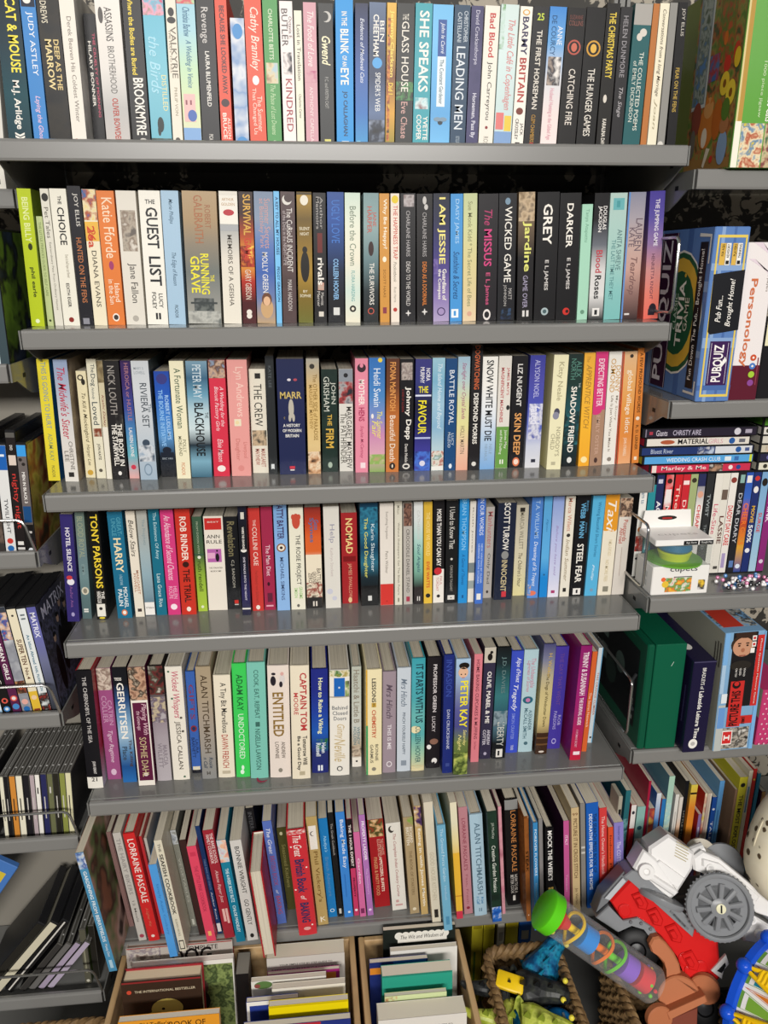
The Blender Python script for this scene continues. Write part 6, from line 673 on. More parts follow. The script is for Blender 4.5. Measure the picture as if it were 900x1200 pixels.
for r in BOOKS:
    x, y, z, th, w, h, d, base, cover, tx, ex, lab, row, hb, rib, rev = r
    add_book(x, y, z, th, w, h, d, base, cover, tx, ex, lab, GRP[row], hb, rib, rev)
CASES = [
["dvd_case","film disc","dark grey film case cut off at the left edge of the frame, upper left rack","film cases on the upper left rack",[-0.0797,0.03,1.1113],0.045,0.0145,0.19,0.135,"#3a3634","#2a2826","","a|#3a3634,#6a5a50,#2a2826|.3|.9|0|1",0,0,0],
["dvd_case","film disc","white film case with a blue band on top, upper left rack","film cases on the upper left rack",[-0.0643,0.03,1.1113],0.045,0.0155,0.172,0.135,"#dcdcda","#c8ccd0","TWILIGHT|#3a3a3e|.48|.8|.5|.36|","r|#1f5fae|0|.22|0|1;r|#dfe6ee|.08|.1|.2|.8;e|#c83c34|.87|.5|.3|1;e|#2a6aae|.94|.5|.32|1",0,0,0],
["dvd_case","film disc","black film case with large red lowercase lettering, upper left rack","film cases on the upper left rack",[-0.0493,0.03,1.1113],0.045,0.0135,0.19,0.135,"#211c1c","#1a1818","nighty night|#c83a34|.33|.78|.5|.7|;DVD|#d8d4d0|.1|.14|.5|.3|b","r|#d8c8bc|.18|.26|.1|.9;r|#5a5854|0|.04|0|1;r|#e4e0da|.89|.92|.15|.8;r|#d8d4d0|.94|.96|.1|.9",0,0,0],
["dvd_case","film disc","grey film case with bright blue top and white capitals, upper left rack","film cases on the upper left rack",[-0.0353,0.028,1.1113],0.045,0.0135,0.172,0.135,"#6a6260","n:#7a7424,#a89a4c,#8a4a2c,#3a3020","MEN IN BLACK 3|#f0ece6|.24|.52|.5|.34|b","r|#3c9ae0|0|.1|0|1;e|#2a2624|.13|.3|.2|1;e|#2a2624|.17|.6|.2|1;r|#1c4a7c|.55|.7|.06|.94;r|#1c1a1a|.72|1|0|1;r|#e0dcd8|.78|.8|.2|.8;e|#e0e4e8|.96|.5|.3|1",0,0,0],
["dvd_case","film disc","pale blue film case at the left edge of the frame, middle left rack","film cases on the middle left rack",[-0.135,0.025,0.8456],-0.0875,0.0139,0.19,0.135,"#b8ccd8","","","r|#7a94a8|.4|.8|.2|.8",0,0,0],
["dvd_case","film disc","light blue and white film case left of the black one, middle left rack","film cases on the middle left rack",[-0.12,0.025,0.8456],-0.0875,0.0139,0.185,0.135,"#a8c8dc","","","r|#e8ecee|.7|.95|0|1;e|#2a6aae|.9|.5|.3|1",0,0,0],
["dvd_case","film disc","black film case with a red round mark, middle left rack","film cases on the middle left rack",[-0.1055,0.025,0.8456],-0.0875,0.0139,0.19,0.135,"#1c1a1a","","SWORDS|#e0dcd4|.3|.7|.5|.4|","e|#d85a4c|.86|.5|.38|1;e|#1c1a1a|.86|.5|.2|1;e|#4a8ac8|.94|.5|.38|1;e|#dce8f0|.94|.5|.2|1",0,0,0],
["dvd_case","film disc","maroon film case with wide white capitals, middle left rack","film cases on the middle left rack",[-0.091,0.025,0.8456],-0.0875,0.0139,0.19,0.135,"#5a2448","","MEAN GIRLS|#f2ece8|.32|.66|.5|.5|b","r|#e8d8e0|0|.12|0|1;e|#d85a4c|.84|.5|.4|1;e|#e8e0dc|.84|.5|.24|1;e|#4a8ac8|.92|.5|.4|1",0,0,0],
["dvd_case","film disc","silver film case with red and blue picture at its top, middle left rack","film cases on the middle left rack",[-0.0758,0.025,0.8457],-0.0875,0.0154,0.192,0.135,"n:#b4b6bc,#8a8c94,#c8cacc","","","r|#3a3e48|0|.05|0|1;a|#b83a34,#2c5ca0,#d8b090,#d8dce0|.05|.3|0|1;a|#d8a06c,#3a2a24,#b85a3c|.68|.8|0|1;e|#e0a89c|.88|.5|.34|1;e|#2a6aae|.95|.5|.34|1",0,0,0],
["dvd_case","film disc","cream and yellow film case with brown lettering, middle left rack","film cases on the middle left rack",[-0.0605,0.025,0.8456],-0.0875,0.0139,0.188,0.135,"#e6dcc0","","SUPER TEN|#5a3424|.28|.52|.5|.56|b;No.4|#5a3424|.55|.66|.5|.4|b","r|#e0b83c|.78|1|0|1;e|#e8c8a0|.84|.5|.32|1;r|#8a3c2c|.95|.97|.15|.85;e|#3a3632|.06|.5|.14|1",0,0,0],
["dvd_case","film disc","white film case with thin teal lettering, middle left rack","film cases on the middle left rack",[-0.046,0.025,0.8456],-0.0875,0.0139,0.188,0.135,"#dfe3e2","","An Idiot Abroad|#2c6c84|.24|.52|.5|.34|b;KARL PILKINGTON|#2c6c84|.54|.78|.5|.3|b;II|#6a7478|.05|.1|.5|.5|","a|#dfe3e2,#2a2826,#b83c34|.8|1|0|1",0,0,0],
["dvd_case","film disc","violet-blue film case showing four dark figures on its side, middle left rack","film cases on the middle left rack",[-0.0312,0.025,0.8456],-0.0875,0.0144,0.19,0.135,"g:#5a5a9c,#6a6cac,#6c7090,#4c5060,#34363c","n:#34363c,#16181c,#6c6c90,#23252a","MATRIX|#e4e4f0|.05|.28|.5|.56|b","",0,0,0],
["cd_case","music disc","cream spined music disc case at the left edge of the frame, left rack","music discs in the left rack",[-0.1422,0.025,0.613],0.06,0.0068,0.125,0.14,"#e4dfc8","","","r|#2a2826|.35|.7|.35|.55",0,0,0],
["cd_case","music disc","black spined music disc case between cream and orange ones, left rack","music discs in the left rack",[-0.1352,0.025,0.613],0.06,0.0068,0.125,0.14,"#1d1c1e","","","r|#c8c4bc|.35|.7|.35|.55",0,0,0],
["cd_case","music disc","orange spined music disc case between ivory and black, left rack","music discs in the left rack",[-0.1253,0.025,0.613],0.06,0.0095,0.125,0.14,"#d08a3a","","","r|#2a2826|.35|.7|.35|.55",0,0,0],
["cd_case","music disc","ivory spined music disc case right of the orange one, left rack","music discs in the left rack",[-0.1149,0.025,0.613],0.06,0.0101,0.125,0.14,"#e8e2cc","","","r|#2a2826|.35|.7|.35|.55",0,0,0],
["cd_case","music disc","black spined music disc case between ivory and grey-pink, left rack","music discs in the left rack",[-0.1039,0.025,0.613],0.06,0.0093,0.125,0.14,"#201e22","","","r|#c8c4bc|.35|.7|.35|.55",0,0,0],
["cd_case","music disc","grey-pink spined music disc case between black and white, left rack","music discs in the left rack",[-0.0944,0.025,0.613],0.06,0.0077,0.125,0.14,"#b4a4a8","","","r|#c8c4bc|.35|.7|.35|.55",0,0,0],
["cd_case","music disc","white spined music disc case left of the navy one, left rack","music discs in the left rack",[-0.0863,0.025,0.613],0.06,0.0077,0.125,0.14,"#ece8e0","","","r|#2a2826|.2|.3|.3|.6",0,0,0],
["cd_case","music disc","navy spined music disc case left of the olive one, left rack","music discs in the left rack",[-0.0766,0.025,0.613],0.06,0.0094,0.125,0.14,"#2a2c58","","","r|#c8c4bc|.35|.7|.35|.55",0,0,0],
["cd_case","music disc","olive spined music disc case right of the navy one, left rack","music discs in the left rack",[-0.0666,0.025,0.613],0.06,0.0089,0.125,0.14,"#6a6c4c","","","r|#c8c4bc|.2|.3|.3|.6",0,0,0],
["cd_case","music disc","charcoal spined music disc case between olive and moss green, left rack","music discs in the left rack",[-0.0574,0.025,0.613],0.06,0.0089,0.125,0.14,"#2a2820","","","r|#c8c4bc|.35|.7|.35|.55",0,0,0],
["cd_case","music disc","moss green spined music disc case left of the pale cream end one, left rack","music discs in the left rack",[-0.0471,0.025,0.613],0.06,0.0091,0.125,0.14,"#8a9048","","","r|#c8c4bc|.35|.7|.35|.55",0,0,0],
["cd_case","music disc","pale cream spined music disc case last at the right end, left rack","music discs in the left rack",[-0.0377,0.025,0.613],0.06,0.0091,0.125,0.14,"#dcd6b0","","","r|#2a2826|.35|.7|.35|.55",0,0,0],
["cd_case","music disc","dark music disc case at the frame edge, tightly beside the cream one","music discs in the left rack",[-0.166,0.025,0.613],0.06,0.0104,0.125,0.14,"#2c2a28","","","",0,0,0],
["cd_case","music disc","brown music disc case furthest left in the rack, half out of frame","music discs in the left rack",[-0.1775,0.025,0.613],0.06,0.0104,0.125,0.14,"#6a4a34","","","",0,0,0],
["dvd_case","film disc","dark film case leaning furthest left in the lowest left rack","loose disc cases leaning on the lowest left rack",[-0.236,0.03,0.2845],0.6981,0.014,0.19,0.135,"#26241f","#1c1b1a","","",0,0,0],
["dvd_case","film disc","cream backed film case leaning in the lowest left rack","loose disc cases leaning on the lowest left rack",[-0.214,0.03,0.2845],0.6981,0.014,0.19,0.135,"#cfc8b0","#8a8678","","",0,0,0],
["dvd_case","film disc","black film case with a thin white edge leaning in the lowest left rack","loose disc cases leaning on the lowest left rack",[-0.192,0.03,0.2844],0.6807,0.014,0.19,0.135,"#1d1c1c","#19191a","","r|#d8d4cc|0|1|.4|.6",0,0,0],
["cd_case","music disc","charcoal music disc case leaning right of the thin white edge","loose disc cases leaning on the lowest left rack",[-0.168,0.03,0.2833],0.6807,0.0104,0.125,0.14,"#3a3836","#1d1c1d","","",0,0,0],
["cd_case","music disc","grey music disc case leaning second in the lowest left rack","loose disc cases leaning on the lowest left rack",[-0.152,0.03,0.2833],0.6807,0.0104,0.125,0.14,"#6a6866","#1d1c1d","","",0,0,0],
["cd_case","music disc","lilac edged music disc case leaning on another lilac one","loose disc cases leaning on the lowest left rack",[-0.136,0.03,0.2833],0.6807,0.0104,0.125,0.14,"#a89ab0","#1f1d20","","",0,0,0],
["cd_case","music disc","lilac edged music disc case, rightmost of the leaning ones","loose disc cases leaning on the lowest left rack",[-0.12,0.03,0.2833],0.6807,0.0104,0.125,0.14,"#b4a8bc","#232125","","",0,0,0],
["cd_case","music disc","olive grey music disc case standing upright at the end of the lowest left rack","loose disc cases leaning on the lowest left rack",[-0.053,0.035,0.28],0.02,0.0115,0.125,0.14,"#5a584a","#4a5a2c","","r|#8a8874|.3|.8|.3|.6;e|#c8c4b4|.95|.5|.3|1",0,0,0],
["cd_case","music disc","dark music disc case standing last beside the steel blue gardening book","loose disc cases leaning on the lowest left rack",[-0.04,0.042,0.28],0.02,0.0104,0.125,0.14,"#26241f","#3a3428","","",0,0,0],
["dvd_case","film disc","clear fronted case with green and black picture, left of the lime paperback","cases on the uppermost left rack",[-0.03,0.02,1.378],0.02,0.0145,0.19,0.135,"#3a4a50","n:#4a6424,#5c7a2c,#14181c,#26324a","","r|#c8d4d8|0|1|0|.15",0,0,0],  # pale strip down the spine's left edge is glare painted as colour
["dvd_case","film disc","dark slate case at the frame edge, left of the lime paperback","cases on the uppermost left rack",[-0.0455,0.02,1.378],0.02,0.0145,0.19,0.135,"#2a3a40","","","",0,0,0],
["dvd_case","film disc","white film case standing first behind the wire divider","film cases standing on the right shelf",[0.9221,0.085,1.01],0,0.0136,0.168,0.135,"#e6e4de","","Learn to|#3a6a8a|.03|.2|.5|.5|","e|#d8844c|.48|.5|.36|1;a|#e6e4de,#b83c34,#3a3a3a|.55|.72|0|1;e|#2a2a2c|.8|.5|.34|.5",0,0,0],
["dvd_case","film disc","teal film case second behind the wire divider","film cases standing on the right shelf",[0.9363,0.085,1.01],0,0.0136,0.168,0.135,"#2c8a94","","","r|#d8e8ec|.4|.7|.2|.8",0,0,0],
["dvd_case","film disc","dark blue film case reading \"ACE\" in white","film cases standing on the right shelf",[0.9492,0.085,1.01],0,0.0136,0.184,0.135,"#262c58","","ACE|#f0eef0|.25|.42|.5|.6|b","r|#c8c8d8|.04|.08|.2|.8",0,0,0],
["dvd_case","film disc","red and white film case with faces, left of two plain red ones","film cases standing on the right shelf",[0.9647,0.085,1.01],0,0.0136,0.184,0.135,"n:#c8262c,#d8484a,#e8d8d4","","Mark|#f4ece8|.3|.5|.5|.6|","r|#e8e0dc|.14|.27|.1|.9;e|#3a2420|.06|.5|.34|1",0,0,0],
["dvd_case","film disc","plain red film case, first of two side by side","film cases standing on the right shelf",[0.9803,0.085,1.01],0,0.0136,0.184,0.135,"#c8262c","","The End|#f0c8b8|.1|.6|.5|.5|","",0,0,0],
["dvd_case","film disc","plain red film case, second of two beside the green one","film cases standing on the right shelf",[0.9936,0.085,1.01],0,0.0136,0.184,0.135,"#c42a34","","Dr Dolittle|#f4dcd4|.25|.75|.5|.5|","r|#f0dcd8|.06|.1|.1|.9",0,0,0],
["dvd_case","film disc","pale green film case behind the white toy box","film cases standing on the right shelf",[1.0066,0.085,1.01],0,0.0136,0.184,0.135,"#a0ac78","","","e|#3a3428|.06|.5|.34|1;r|#7a8a5a|.4|.8|.3|.6",0,0,0],
["dvd_case","film disc","white film case with red word below a smiling face","film cases standing on the right shelf",[1.0201,0.085,1.01],0,0.0136,0.184,0.135,"g:#2c3058,#e6e0da,#e6e0da,#e6e0da","","CHEAPER|#c8262c|.3|.62|.5|.5|b","r|#2c3058|0|.12|0|1;e|#d8a088|.2|.5|.4|1.2",0,0,0],
["dvd_case","film disc","dark grey film case left of the tall white ones","film cases standing on the right shelf",[1.035,0.085,1.01],0,0.0136,0.184,0.135,"#2e2f30","","TWIST|#a8b0b0|.2|.42|.5|.44|;THE DEAD|#8a9090|.5|.75|.5|.36|","",0,0,0],
["dvd_case","film disc","white film case with pink-red word, first of three white ones","film cases standing on the right shelf",[1.0498,0.085,1.01],0,0.0136,0.184,0.135,"#e2ddd2","","Life-Size|#c8506c|.3|.6|.5|.6|","r|#a8a49c|.9|.96|.2|.8",0,0,0],
["dvd_case","film disc","white film case with dark brown word, second of three white ones","film cases standing on the right shelf",[1.0623,0.085,1.01],0,0.0136,0.184,0.135,"#e0dbcf","","LASSIE|#5a2c24|.42|.7|.5|.6|b","r|#6a5a50|.16|.26|.1|.9;r|#4a4844|.93|.96|.2|.8",0,0,0],
["dvd_case","film disc","white film case with bold red words, third of three white ones","film cases standing on the right shelf",[1.0754,0.085,1.01],0,0.0136,0.184,0.135,"#e8e2da","","DADDY DAY CARE|#c82a2c|.32|.72|.5|.7|b","e|#8a3c34|.07|.5|.4|1;r|#a898c0|.8|.95|.2|.7",0,0,0],
["dvd_case","film disc","black film case with small white lettering right of the white ones","film cases standing on the right shelf",[1.0901,0.085,1.01],0,0.0136,0.184,0.135,"#26262a","","DEAR DIARY|#c8c8cc|.2|.7|.5|.5|","r|#8ab0a8|.02|.1|.2|.8;r|#5a7ab0|.88|.95|.2|.8",0,0,0],
["dvd_case","film disc","blue film case with orange and red lettering","film cases standing on the right shelf",[1.1024,0.085,1.01],0,0.0136,0.184,0.135,"g:#2c50a8,#3c68c0,#b8402c,#d8a03c,#2c4a94","","CHEER GIRLS|#e8782c|.3|.72|.5|.7|b","r|#e8e4e0|.03|.1|.15|.85;e|#dce6f0|.94|.5|.34|1",0,0,0],
["dvd_case","film disc","navy film case with yellow and white lettering","film cases standing on the right shelf",[1.116,0.085,1.01],0,0.0136,0.184,0.135,"#25336c","","500%|#f0f0ee|.52|.7|.5|.6|b;MOVIE|#e8b83c|.33|.5|.5|.5|b","e|#c83a34|.06|.5|.34|1;e|#e8e4e0|.17|.5|.34|1.4;e|#e8e8e8|.78|.5|.34|1",0,0,0],
["dvd_case","film disc","light blue film case near the right edge of the frame","film cases standing on the right shelf",[1.1298,0.085,1.01],0,0.0136,0.184,0.135,"g:#7aa4cc,#8ab4d4,#a8c8dc","","SURGE|#c83c34|.4|.6|.5|.5|b","e|#2a2420|.1|.5|.4|1.4",0,0,0],
["dvd_case","film disc","magenta film case at the right edge of the frame","film cases standing on the right shelf",[1.1438,0.085,1.01],0,0.0136,0.184,0.135,"#8a2c74","","MINK|#f0e0ec|.3|.5|.5|.5|b","e|#d8c8d8|.9|.5|.3|1",0,0,0],
["dvd_case","film disc","pinkish red film case at the bottom of the lying stack","film cases lying in the stack on the right shelf",[1.0125,0.08,1.1948],0,0.175,0.0142,0.135,"#c83450","","Marley & Me|#f4dcd8|.1|.55|.5|.05|h","r|#e8d8d0|0|1|0|.05;a|#e0d8d0,#3a3430,#b08a70|0|1|.58|.72;e|#f0dcd8|.5|.8|.022|1;e|#2c4a8c|.5|.88|.024|1",1,0,0],
["dvd_case","film disc","light blue film case second from the bottom of the lying stack","film cases lying in the stack on the right shelf",[1.007,0.08,1.2096],0,0.19,0.0142,0.135,"#58a4dc","#d8c83c","WEDDING CRASH CLUB|#e8f0f6|.2|.7|.5|.035|h","r|#c8d43c|0|1|.97|1;r|#e0e8ec|.2|.8|.74|.8;r|#3c6cac|.2|.8|.83|.87",1,0,0],
["dvd_case","film disc","navy and white film case in the middle of the lying stack","film cases lying in the stack on the right shelf",[1.003,0.08,1.2244],0,0.194,0.0142,0.135,"#26386c","","Bluest River|#b8c4d8|.08|.28|.5|.04|h","a|#e8e8e8,#26386c,#b8c4d8|0|1|.5|.65;r|#d8dade|0|1|.66|1;e|#2c5ca0|.5|.87|.026|1;r|#4a5a8c|.25|.75|.93|.97",1,0,0],
["dvd_case","film disc","white film case with bold black word, second from the top of the lying stack","film cases lying in the stack on the right shelf",[1.0025,0.08,1.2392],0,0.179,0.0142,0.135,"#e4ddd2","#c8324c","MATERIAL|#1d1a1c|.3|.6|.45|.05|bh;GIRLS|#d8a8b0|.6|.74|.5|.045|h","e|#b05a3c|.5|.2|.07|.3;e|#2c5ca0|.5|.83|.03|1;r|#6a6a74|.25|.75|.9|.96",1,0,0],
["dvd_case","film disc","dark plum film case on top of the lying stack","film cases lying in the stack on the right shelf",[1.005,0.08,1.254],0,0.194,0.015,0.135,"#2c2634","#15151a","CHRISTY AIRE|#c8c0d4|.25|.5|.5|.045|h;Giants|#d8d0dc|.1|.2|.5|.05|h","r|#8a8494|0|1|0|.015;e|#d8d4dc|.5|.83|.03|1;r|#b0a8b8|.25|.75|.9|.96;r|#b03c4c|.3|.7|.04|.07",1,0,0],
["dvd_case","film disc","cream film case at the bottom of the far right stack","film cases lying in the far right stack",[1.203,0.08,1.1948],0,0.19,0.0142,0.135,"#dcd8c4","","","e|#3a3830|.5|.06|.02|1;r|#8a8860|.2|.8|.12|.2",1,0,0],
["dvd_case","film disc","dark navy film case second from the bottom of the far right stack","film cases lying in the far right stack",[1.203,0.08,1.2096],0,0.19,0.0142,0.135,"#2a2844","","","e|#6a68a0|.5|.08|.02|1",1,0,0],
["dvd_case","film disc","beige film case third from the bottom of the far right stack","film cases lying in the far right stack",[1.203,0.08,1.2244],0,0.19,0.0142,0.135,"#c8c0ac","","","a|#d8884c,#c8c0ac,#8a5a3c|.1|.9|.04|.14",1,0,0],
["dvd_case","film disc","off-white film case fourth from the bottom of the far right stack","film cases lying in the far right stack",[1.203,0.08,1.2392],0,0.19,0.0142,0.135,"#d8d4c8","","","r|#4a4844|.3|.7|.1|.13;r|#4a4844|.3|.7|.16|.18",1,0,0],
["dvd_case","film disc","white film case fifth from the bottom of the far right stack","film cases lying in the far right stack",[1.203,0.08,1.254],0,0.19,0.0142,0.135,"#e0dcd4","","","e|#4a4a40|.5|.04|.02|1;e|#d8b83c|.5|.1|.03|1",1,0,0],
["dvd_case","film disc","green film case sixth from the bottom of the far right stack","film cases lying in the far right stack",[1.203,0.08,1.2688],0,0.19,0.0142,0.135,"#5a9a34","","","r|#c83434|.2|.8|.06|.1",1,0,0],
["dvd_case","film disc","dark brown film case second from the top of the far right stack","film cases lying in the far right stack",[1.203,0.08,1.2836],0,0.19,0.0142,0.135,"#3a302c","","","r|#6a5a50|.4|.6|.02|.2",1,0,0],
["dvd_case","film disc","grey film case on top of the far right stack","film cases lying in the far right stack",[1.203,0.08,1.2984],0,0.19,0.0142,0.135,"#5a5a50","","","r|#8a8a7c|.4|.6|.02|.2",1,0,0],
]

for r in CASES: add_case(*r)
# ---------------------------------------------------------------- boxed games and puzzles
def face_front(x0, y0, z0): return lambda u, v, k: (x0 + u, y0 - .0001 - .00005 * k, z0 + v)
def face_left(x0, y1, z0): return lambda u, v, k: (x0 - .0001 - .00005 * k, y1 - u, z0 + v)
def face_top(x0, y0, z1): return lambda u, v, k: (x0 + u, y0 + v, z1 + .0001 + .00005 * k)
def box_part(parent, name, w, y0, y1, h, base, front=('', ''), left=('', ''), top=('', ''), x0=None, z0=0.0, leftcol='', topcol='', rough=.3):
    x0 = -w / 2 if x0 is None else x0
    b = MB(); mt = mat(base, rough=rough); b.bbox(x0, x0 + w, y0, y1, z0, z0 + h, mt, .0012)
    D = y1 - y0
    if leftcol: decor(b, D, h, '', f'r|{leftcol}|0|1|0|1', lambda u, v, k: (x0 - .00005, y1 - u, z0 + v))
    if topcol: decor(b, w, D, '', f'r|{topcol}|0|1|0|1', lambda u, v, k: (x0 + u, y0 + v, z0 + h + .00005))
    decor(b, w, h, *front, face_front(x0, y0, z0)); decor(b, D, h, *left, face_left(x0, y1, z0)); decor(b, w, D, *top, face_top(x0, y0, z0 + h))
    return b.build(name, parent)

t = thing('puzzle_box', 'green jigsaw box with a painted cats and flowers picture, beside the top shelf', 'jigsaw', (.9885, -.01, 1.642))
art = 'a|#c8a04a,#8a9a4c,#d8c8a8,#b0563c,#6a84a8|.78|1|0|1'
left = 'r|#6f7a3c|0|1|0|1;a|#5c7a34,#8a8a44,#a8643c,#4c5a34|0|1|.5|.98;r|#7d8a90|0|.62|.52|.66;a|#5c84b4,#6c7a6c,#a8b0a8,#54624c|.02|.6|.535|.645;r|#c9ccc6|0|.62|.655|.672;r|#c9ccc6|.605|.625|.52|.672;p|#9c7440|.99,.5|.99,.985|.94,.985|.9,.5;a|#b04030,#5c7a34,#b85a34|.05|.42|.74|.9;a|#4a6a9c,#a83c3c,#54749c|.36|.5|.68|.78;e|#c83c2c|.44|.86|.035|1.1;e|#c8442c|.4|.94|.03|1.6;e|#d0702c|.3|.82|.02|1.6;e|#cc7a34|.74|.71|.085|1.25;e|#d89a5a|.64|.72|.05|1;p|#cc7a34|.62,.675|.56,.69|.61,.72;p|#cc7a34|.62,.73|.56,.75|.61,.765;e|#e8d8c0|.8|.7|.03|1.6;e|#b86428|.72|.82|.05|1.9;p|#e0d0b8|.86,.74|.96,.71|.97,.73|.87,.78;e|#c83c30|.93|.8|.018|1;e|#8aa4c4|.88|.9|.05|1.6;e|#b0764c|.76|.9|.045|.9;e|#e8c83c|.54|.86|.045|1.2;e|#8a5a20|.54|.86|.016|1.2;e|#ecd040|.6|.93|.045|1.3;e|#8a5a20|.6|.93|.016|1.3;e|#e4c030|.43|.96|.03|1.5;e|#5a7a30|.68|.9|.04|1.3;e|#8a4434|.68|.6|.05|1.6;e|#70685c|.82|.58|.03|2.4'
box_part(t, 'box_body', .075, 0, .27, .235, '#62a044', ('Greenhouse Cats|W|.50|.76|.62|.15|;1000 piece jigsaw|#c8dcb0|.46|.74|.42|.07|;O|#e8f0e0|.05|.1|.9|.12|'.replace('|W|', '|#f1ece2|'), 'r|#d9c98f|0|1|0|.04;r|#b58f44|0|1|.04|.12;r|#efe9d8|.76|1|0|.12;a|#d8b08c,#b0563c,#e8d8b0,#5c84a8,#d8c040|.77|1|.13|.55;a|#3c5a6c,#8a4a44,#c8b890,#4c6a4c|.77|1|.57|1;r|#4c8040|0|.77|.62|.63'), ('', left), rough=.2)
t = thing('board_game_box', 'blue tartan pub quiz game box standing on its side, right bay', 'game', (.9700, -.005, 1.326))
bl = '#5d80b8'
fr = 'r|#86a3cc|.0|1|.2|.3;r|#4a6aa4|0|1|.55|.62;r|#86a3cc|.2|.24|0|1;r|#86a3cc|.62|.68|0|1;r|#4a6aa4|.9|.93|0|1;r|#e0c65c|.045|.06|.1|.94;r|#e0c65c|.955|.97|.1|.94;r|#e0c65c|.045|.97|.1|.15;r|#e0c65c|.045|.97|.89|.94;r|#d8b050|.09|.21|.2|.36;r|#eeeae0|.09|.21|.37|.5;r|#d8b050|.09|.21|.55|.68;r|#eeeae0|.09|.21|.69|.82;r|#222|.185|.205|.39|.48;r|#222|.185|.205|.71|.8;p|#1d1e22|.26,.1|.235,.98|.575,1|.6,.2|.585,.12;r|#3c2050|.64|.9|.24|.84;r|#e8e4ec|.65|.89|.28|.29;r|#e8e4ec|.65|.89|.77|.78;p|#efece6|.73,.72|.755,.78|.8,.62|.79,.6'
ft = 'Pub Fun...|#f4f0e8|.38|.53|.36|.16|ui;Brought Home!|#f4f0e8|.285|.555|.68|.2|ui;PUBQUIZ|#f6f2ee|.66|.88|.54|.34|ub;FOR AGES|#5a4a20|.095|.16|.28|.07|u;ADVISORY|#3a3a3a|.095|.17|.43|.07|u;PLAYERS|#5a4a20|.095|.16|.62|.07|u;THINKING|#3a3a3a|.095|.17|.76|.07|u'
lf = 'r|#86a3cc|0|1|.3|.36;r|#4a6aa4|0|1|.7|.76;r|#86a3cc|.3|.36|0|1;r|#86a3cc|.7|.74|0|1;e|#e6e4dc|.5|.66|.30|1.22;e|#2a5a3c|.5|.66|.29|1.22;e|#d8b040|.5|.66|.265|1.22;e|#24583a|.5|.66|.2|1.24;r|#3a1c38|.02|.98|.36|.58;r|#d8d0dc|.02|.98|.565|.57;r|#d8d0dc|.02|.98|.37|.375;r|#1e1c20|.08|.93|.86|.95;p|#e6e4dc|.03,.84|.04,.98|.055,.98|.05,.84;p|#e6e4dc|.04,.965|.2,.965|.2,.98|.04,.98;p|#e6e4dc|.95,.84|.965,.84|.965,.98|.95,.98;p|#e6e4dc|.88,.965|.96,.965|.96,.98|.88,.98;e|#d8b040|.27|.72|.012|1;e|#d8b040|.76|.7|.012|1'
lt = 'PUBQUIZ|#efeaf0|.06|.94|.465|.14|ub;CLASSIC|#c8dcc8|.38|.6|.635|.04|u;TRIVIA|#f0ece0|.3|.7|.7|.075|ub;GAME|#e0dcc8|.4|.6|.775|.05|u;Fun Down The Pub... Brought Home!|#f4f0e8|.12|.88|.905|.05|u'
box_part(t, 'box_body', .0515, 0, .25, .2425, bl, (ft, fr), (lt, lf), topcol='#5d80b8', rough=.22)
t = thing('board_game_box', 'white and maroon personality game box behind the tartan pub quiz box', 'game', (1.0205, .003, 1.326))
box_part(t, 'box_body', .043, 0, .24, .222, '#e9e2e0', ('Personology|#cc7048|.2|.76|.36|.3|b;Age 8+ for 3-6 players|#9a948c|.03|.3|.85|.1|'.replace('|.2|.76|', '|.22|.78|'), 'p|#e0d0d8|.0,.2|0,.5|.12,1|.1,1;p|#e0d0d8|.1,.1|.1,.3|.22,1|.2,1;r|#5c1e2e|.77|1|0|1;e|#c8502c|.72|.72|.11|1;e|#4a78c0|.775|.72|.11|1;e|#a4c83c|.83|.72|.11|1;e|#8a4a94|.885|.72|.11|1;e|#f0e8e0|.72|.72|.04|1;e|#f0e8e0|.775|.72|.04|1;r|#8a3a4a|.72|.9|.88|.92'))
t = thing('game_case', 'small black case with a cream label, beside the maroon and white game box', 'case', (1.072, .01, 1.326))
box_part(t, 'box_body', .05, 0, .2, .115, '#201f22', ('', 'r|#e2dcb8|0|.32|.04|.5;r|#8a8460|.08|.1|.1|.4;r|#8a8460|.16|.18|.1|.4'))

t = thing('storage_case', 'large dark green lidded case with wire loop beside it, lower right bay', 'case', (.9605, .005, .725))
G = '#0f5a40'
box_part(t, 'box_body', .053, 0, .25, .199, G, ('', 'p|#c8d8cc|.2,.55|.16,.62|.165,.63|.205,.56'), rough=.3)
b = MB(); b.bbox(-.0405, -.0272, 0, .25, 0, .199, mat('#0d5039', rough=.3), .0022)
decor(b, .25, .199, '', 'r|#16181a|.12|.86|.12|.9;e|#4a5a54|.42|.6|.08|1;r|#5c6a64|.2|.34|.25|.36;r|#5c6a64|.42|.56|.25|.36;r|#b8c0b8|.6|.68|.8|.86;e|#2c3a34|.6|.45|.1|1;r|#8a9690|.76|.8|.82|.87;r|#2a7a5a|.04|.05|.2|.8', face_left(-.0405, .25, 0)); b.build('lid', t)
b = MB(); b.tube([(-.041, .03, .06), (-.047, .03, .07), (-.047, .03, .12), (-.041, .03, .13)], .003, mat('#2a2c2e', rough=.3), 8); b.build('clasp', t, True)
t = thing('gift_set_box', 'dark navy gift box lettered in white down its side, right of the green case', 'box', (1.0125, -.012, .725))
W_ = '#efece6'
box_part(t, 'box_body', .039, 0, .19, .174, '#1e1a38', (f'BRADLEYS of|{W_}|.07|.3|.5|.16|;Lakeside Leisure Time|{W_}|.32|.84|.5|.2|b', 'e|#ece9e2|.9|.42|.2|1.2;e|#b8b4b0|.9|.42|.1|1;r|#4a4664|.0|.012|0|1'), ('', 'r|#3c3860|.3|.7|.9|.92'), ('', 'e|#e8e4dc|.72|.3|.24|1.3'), rough=.25)
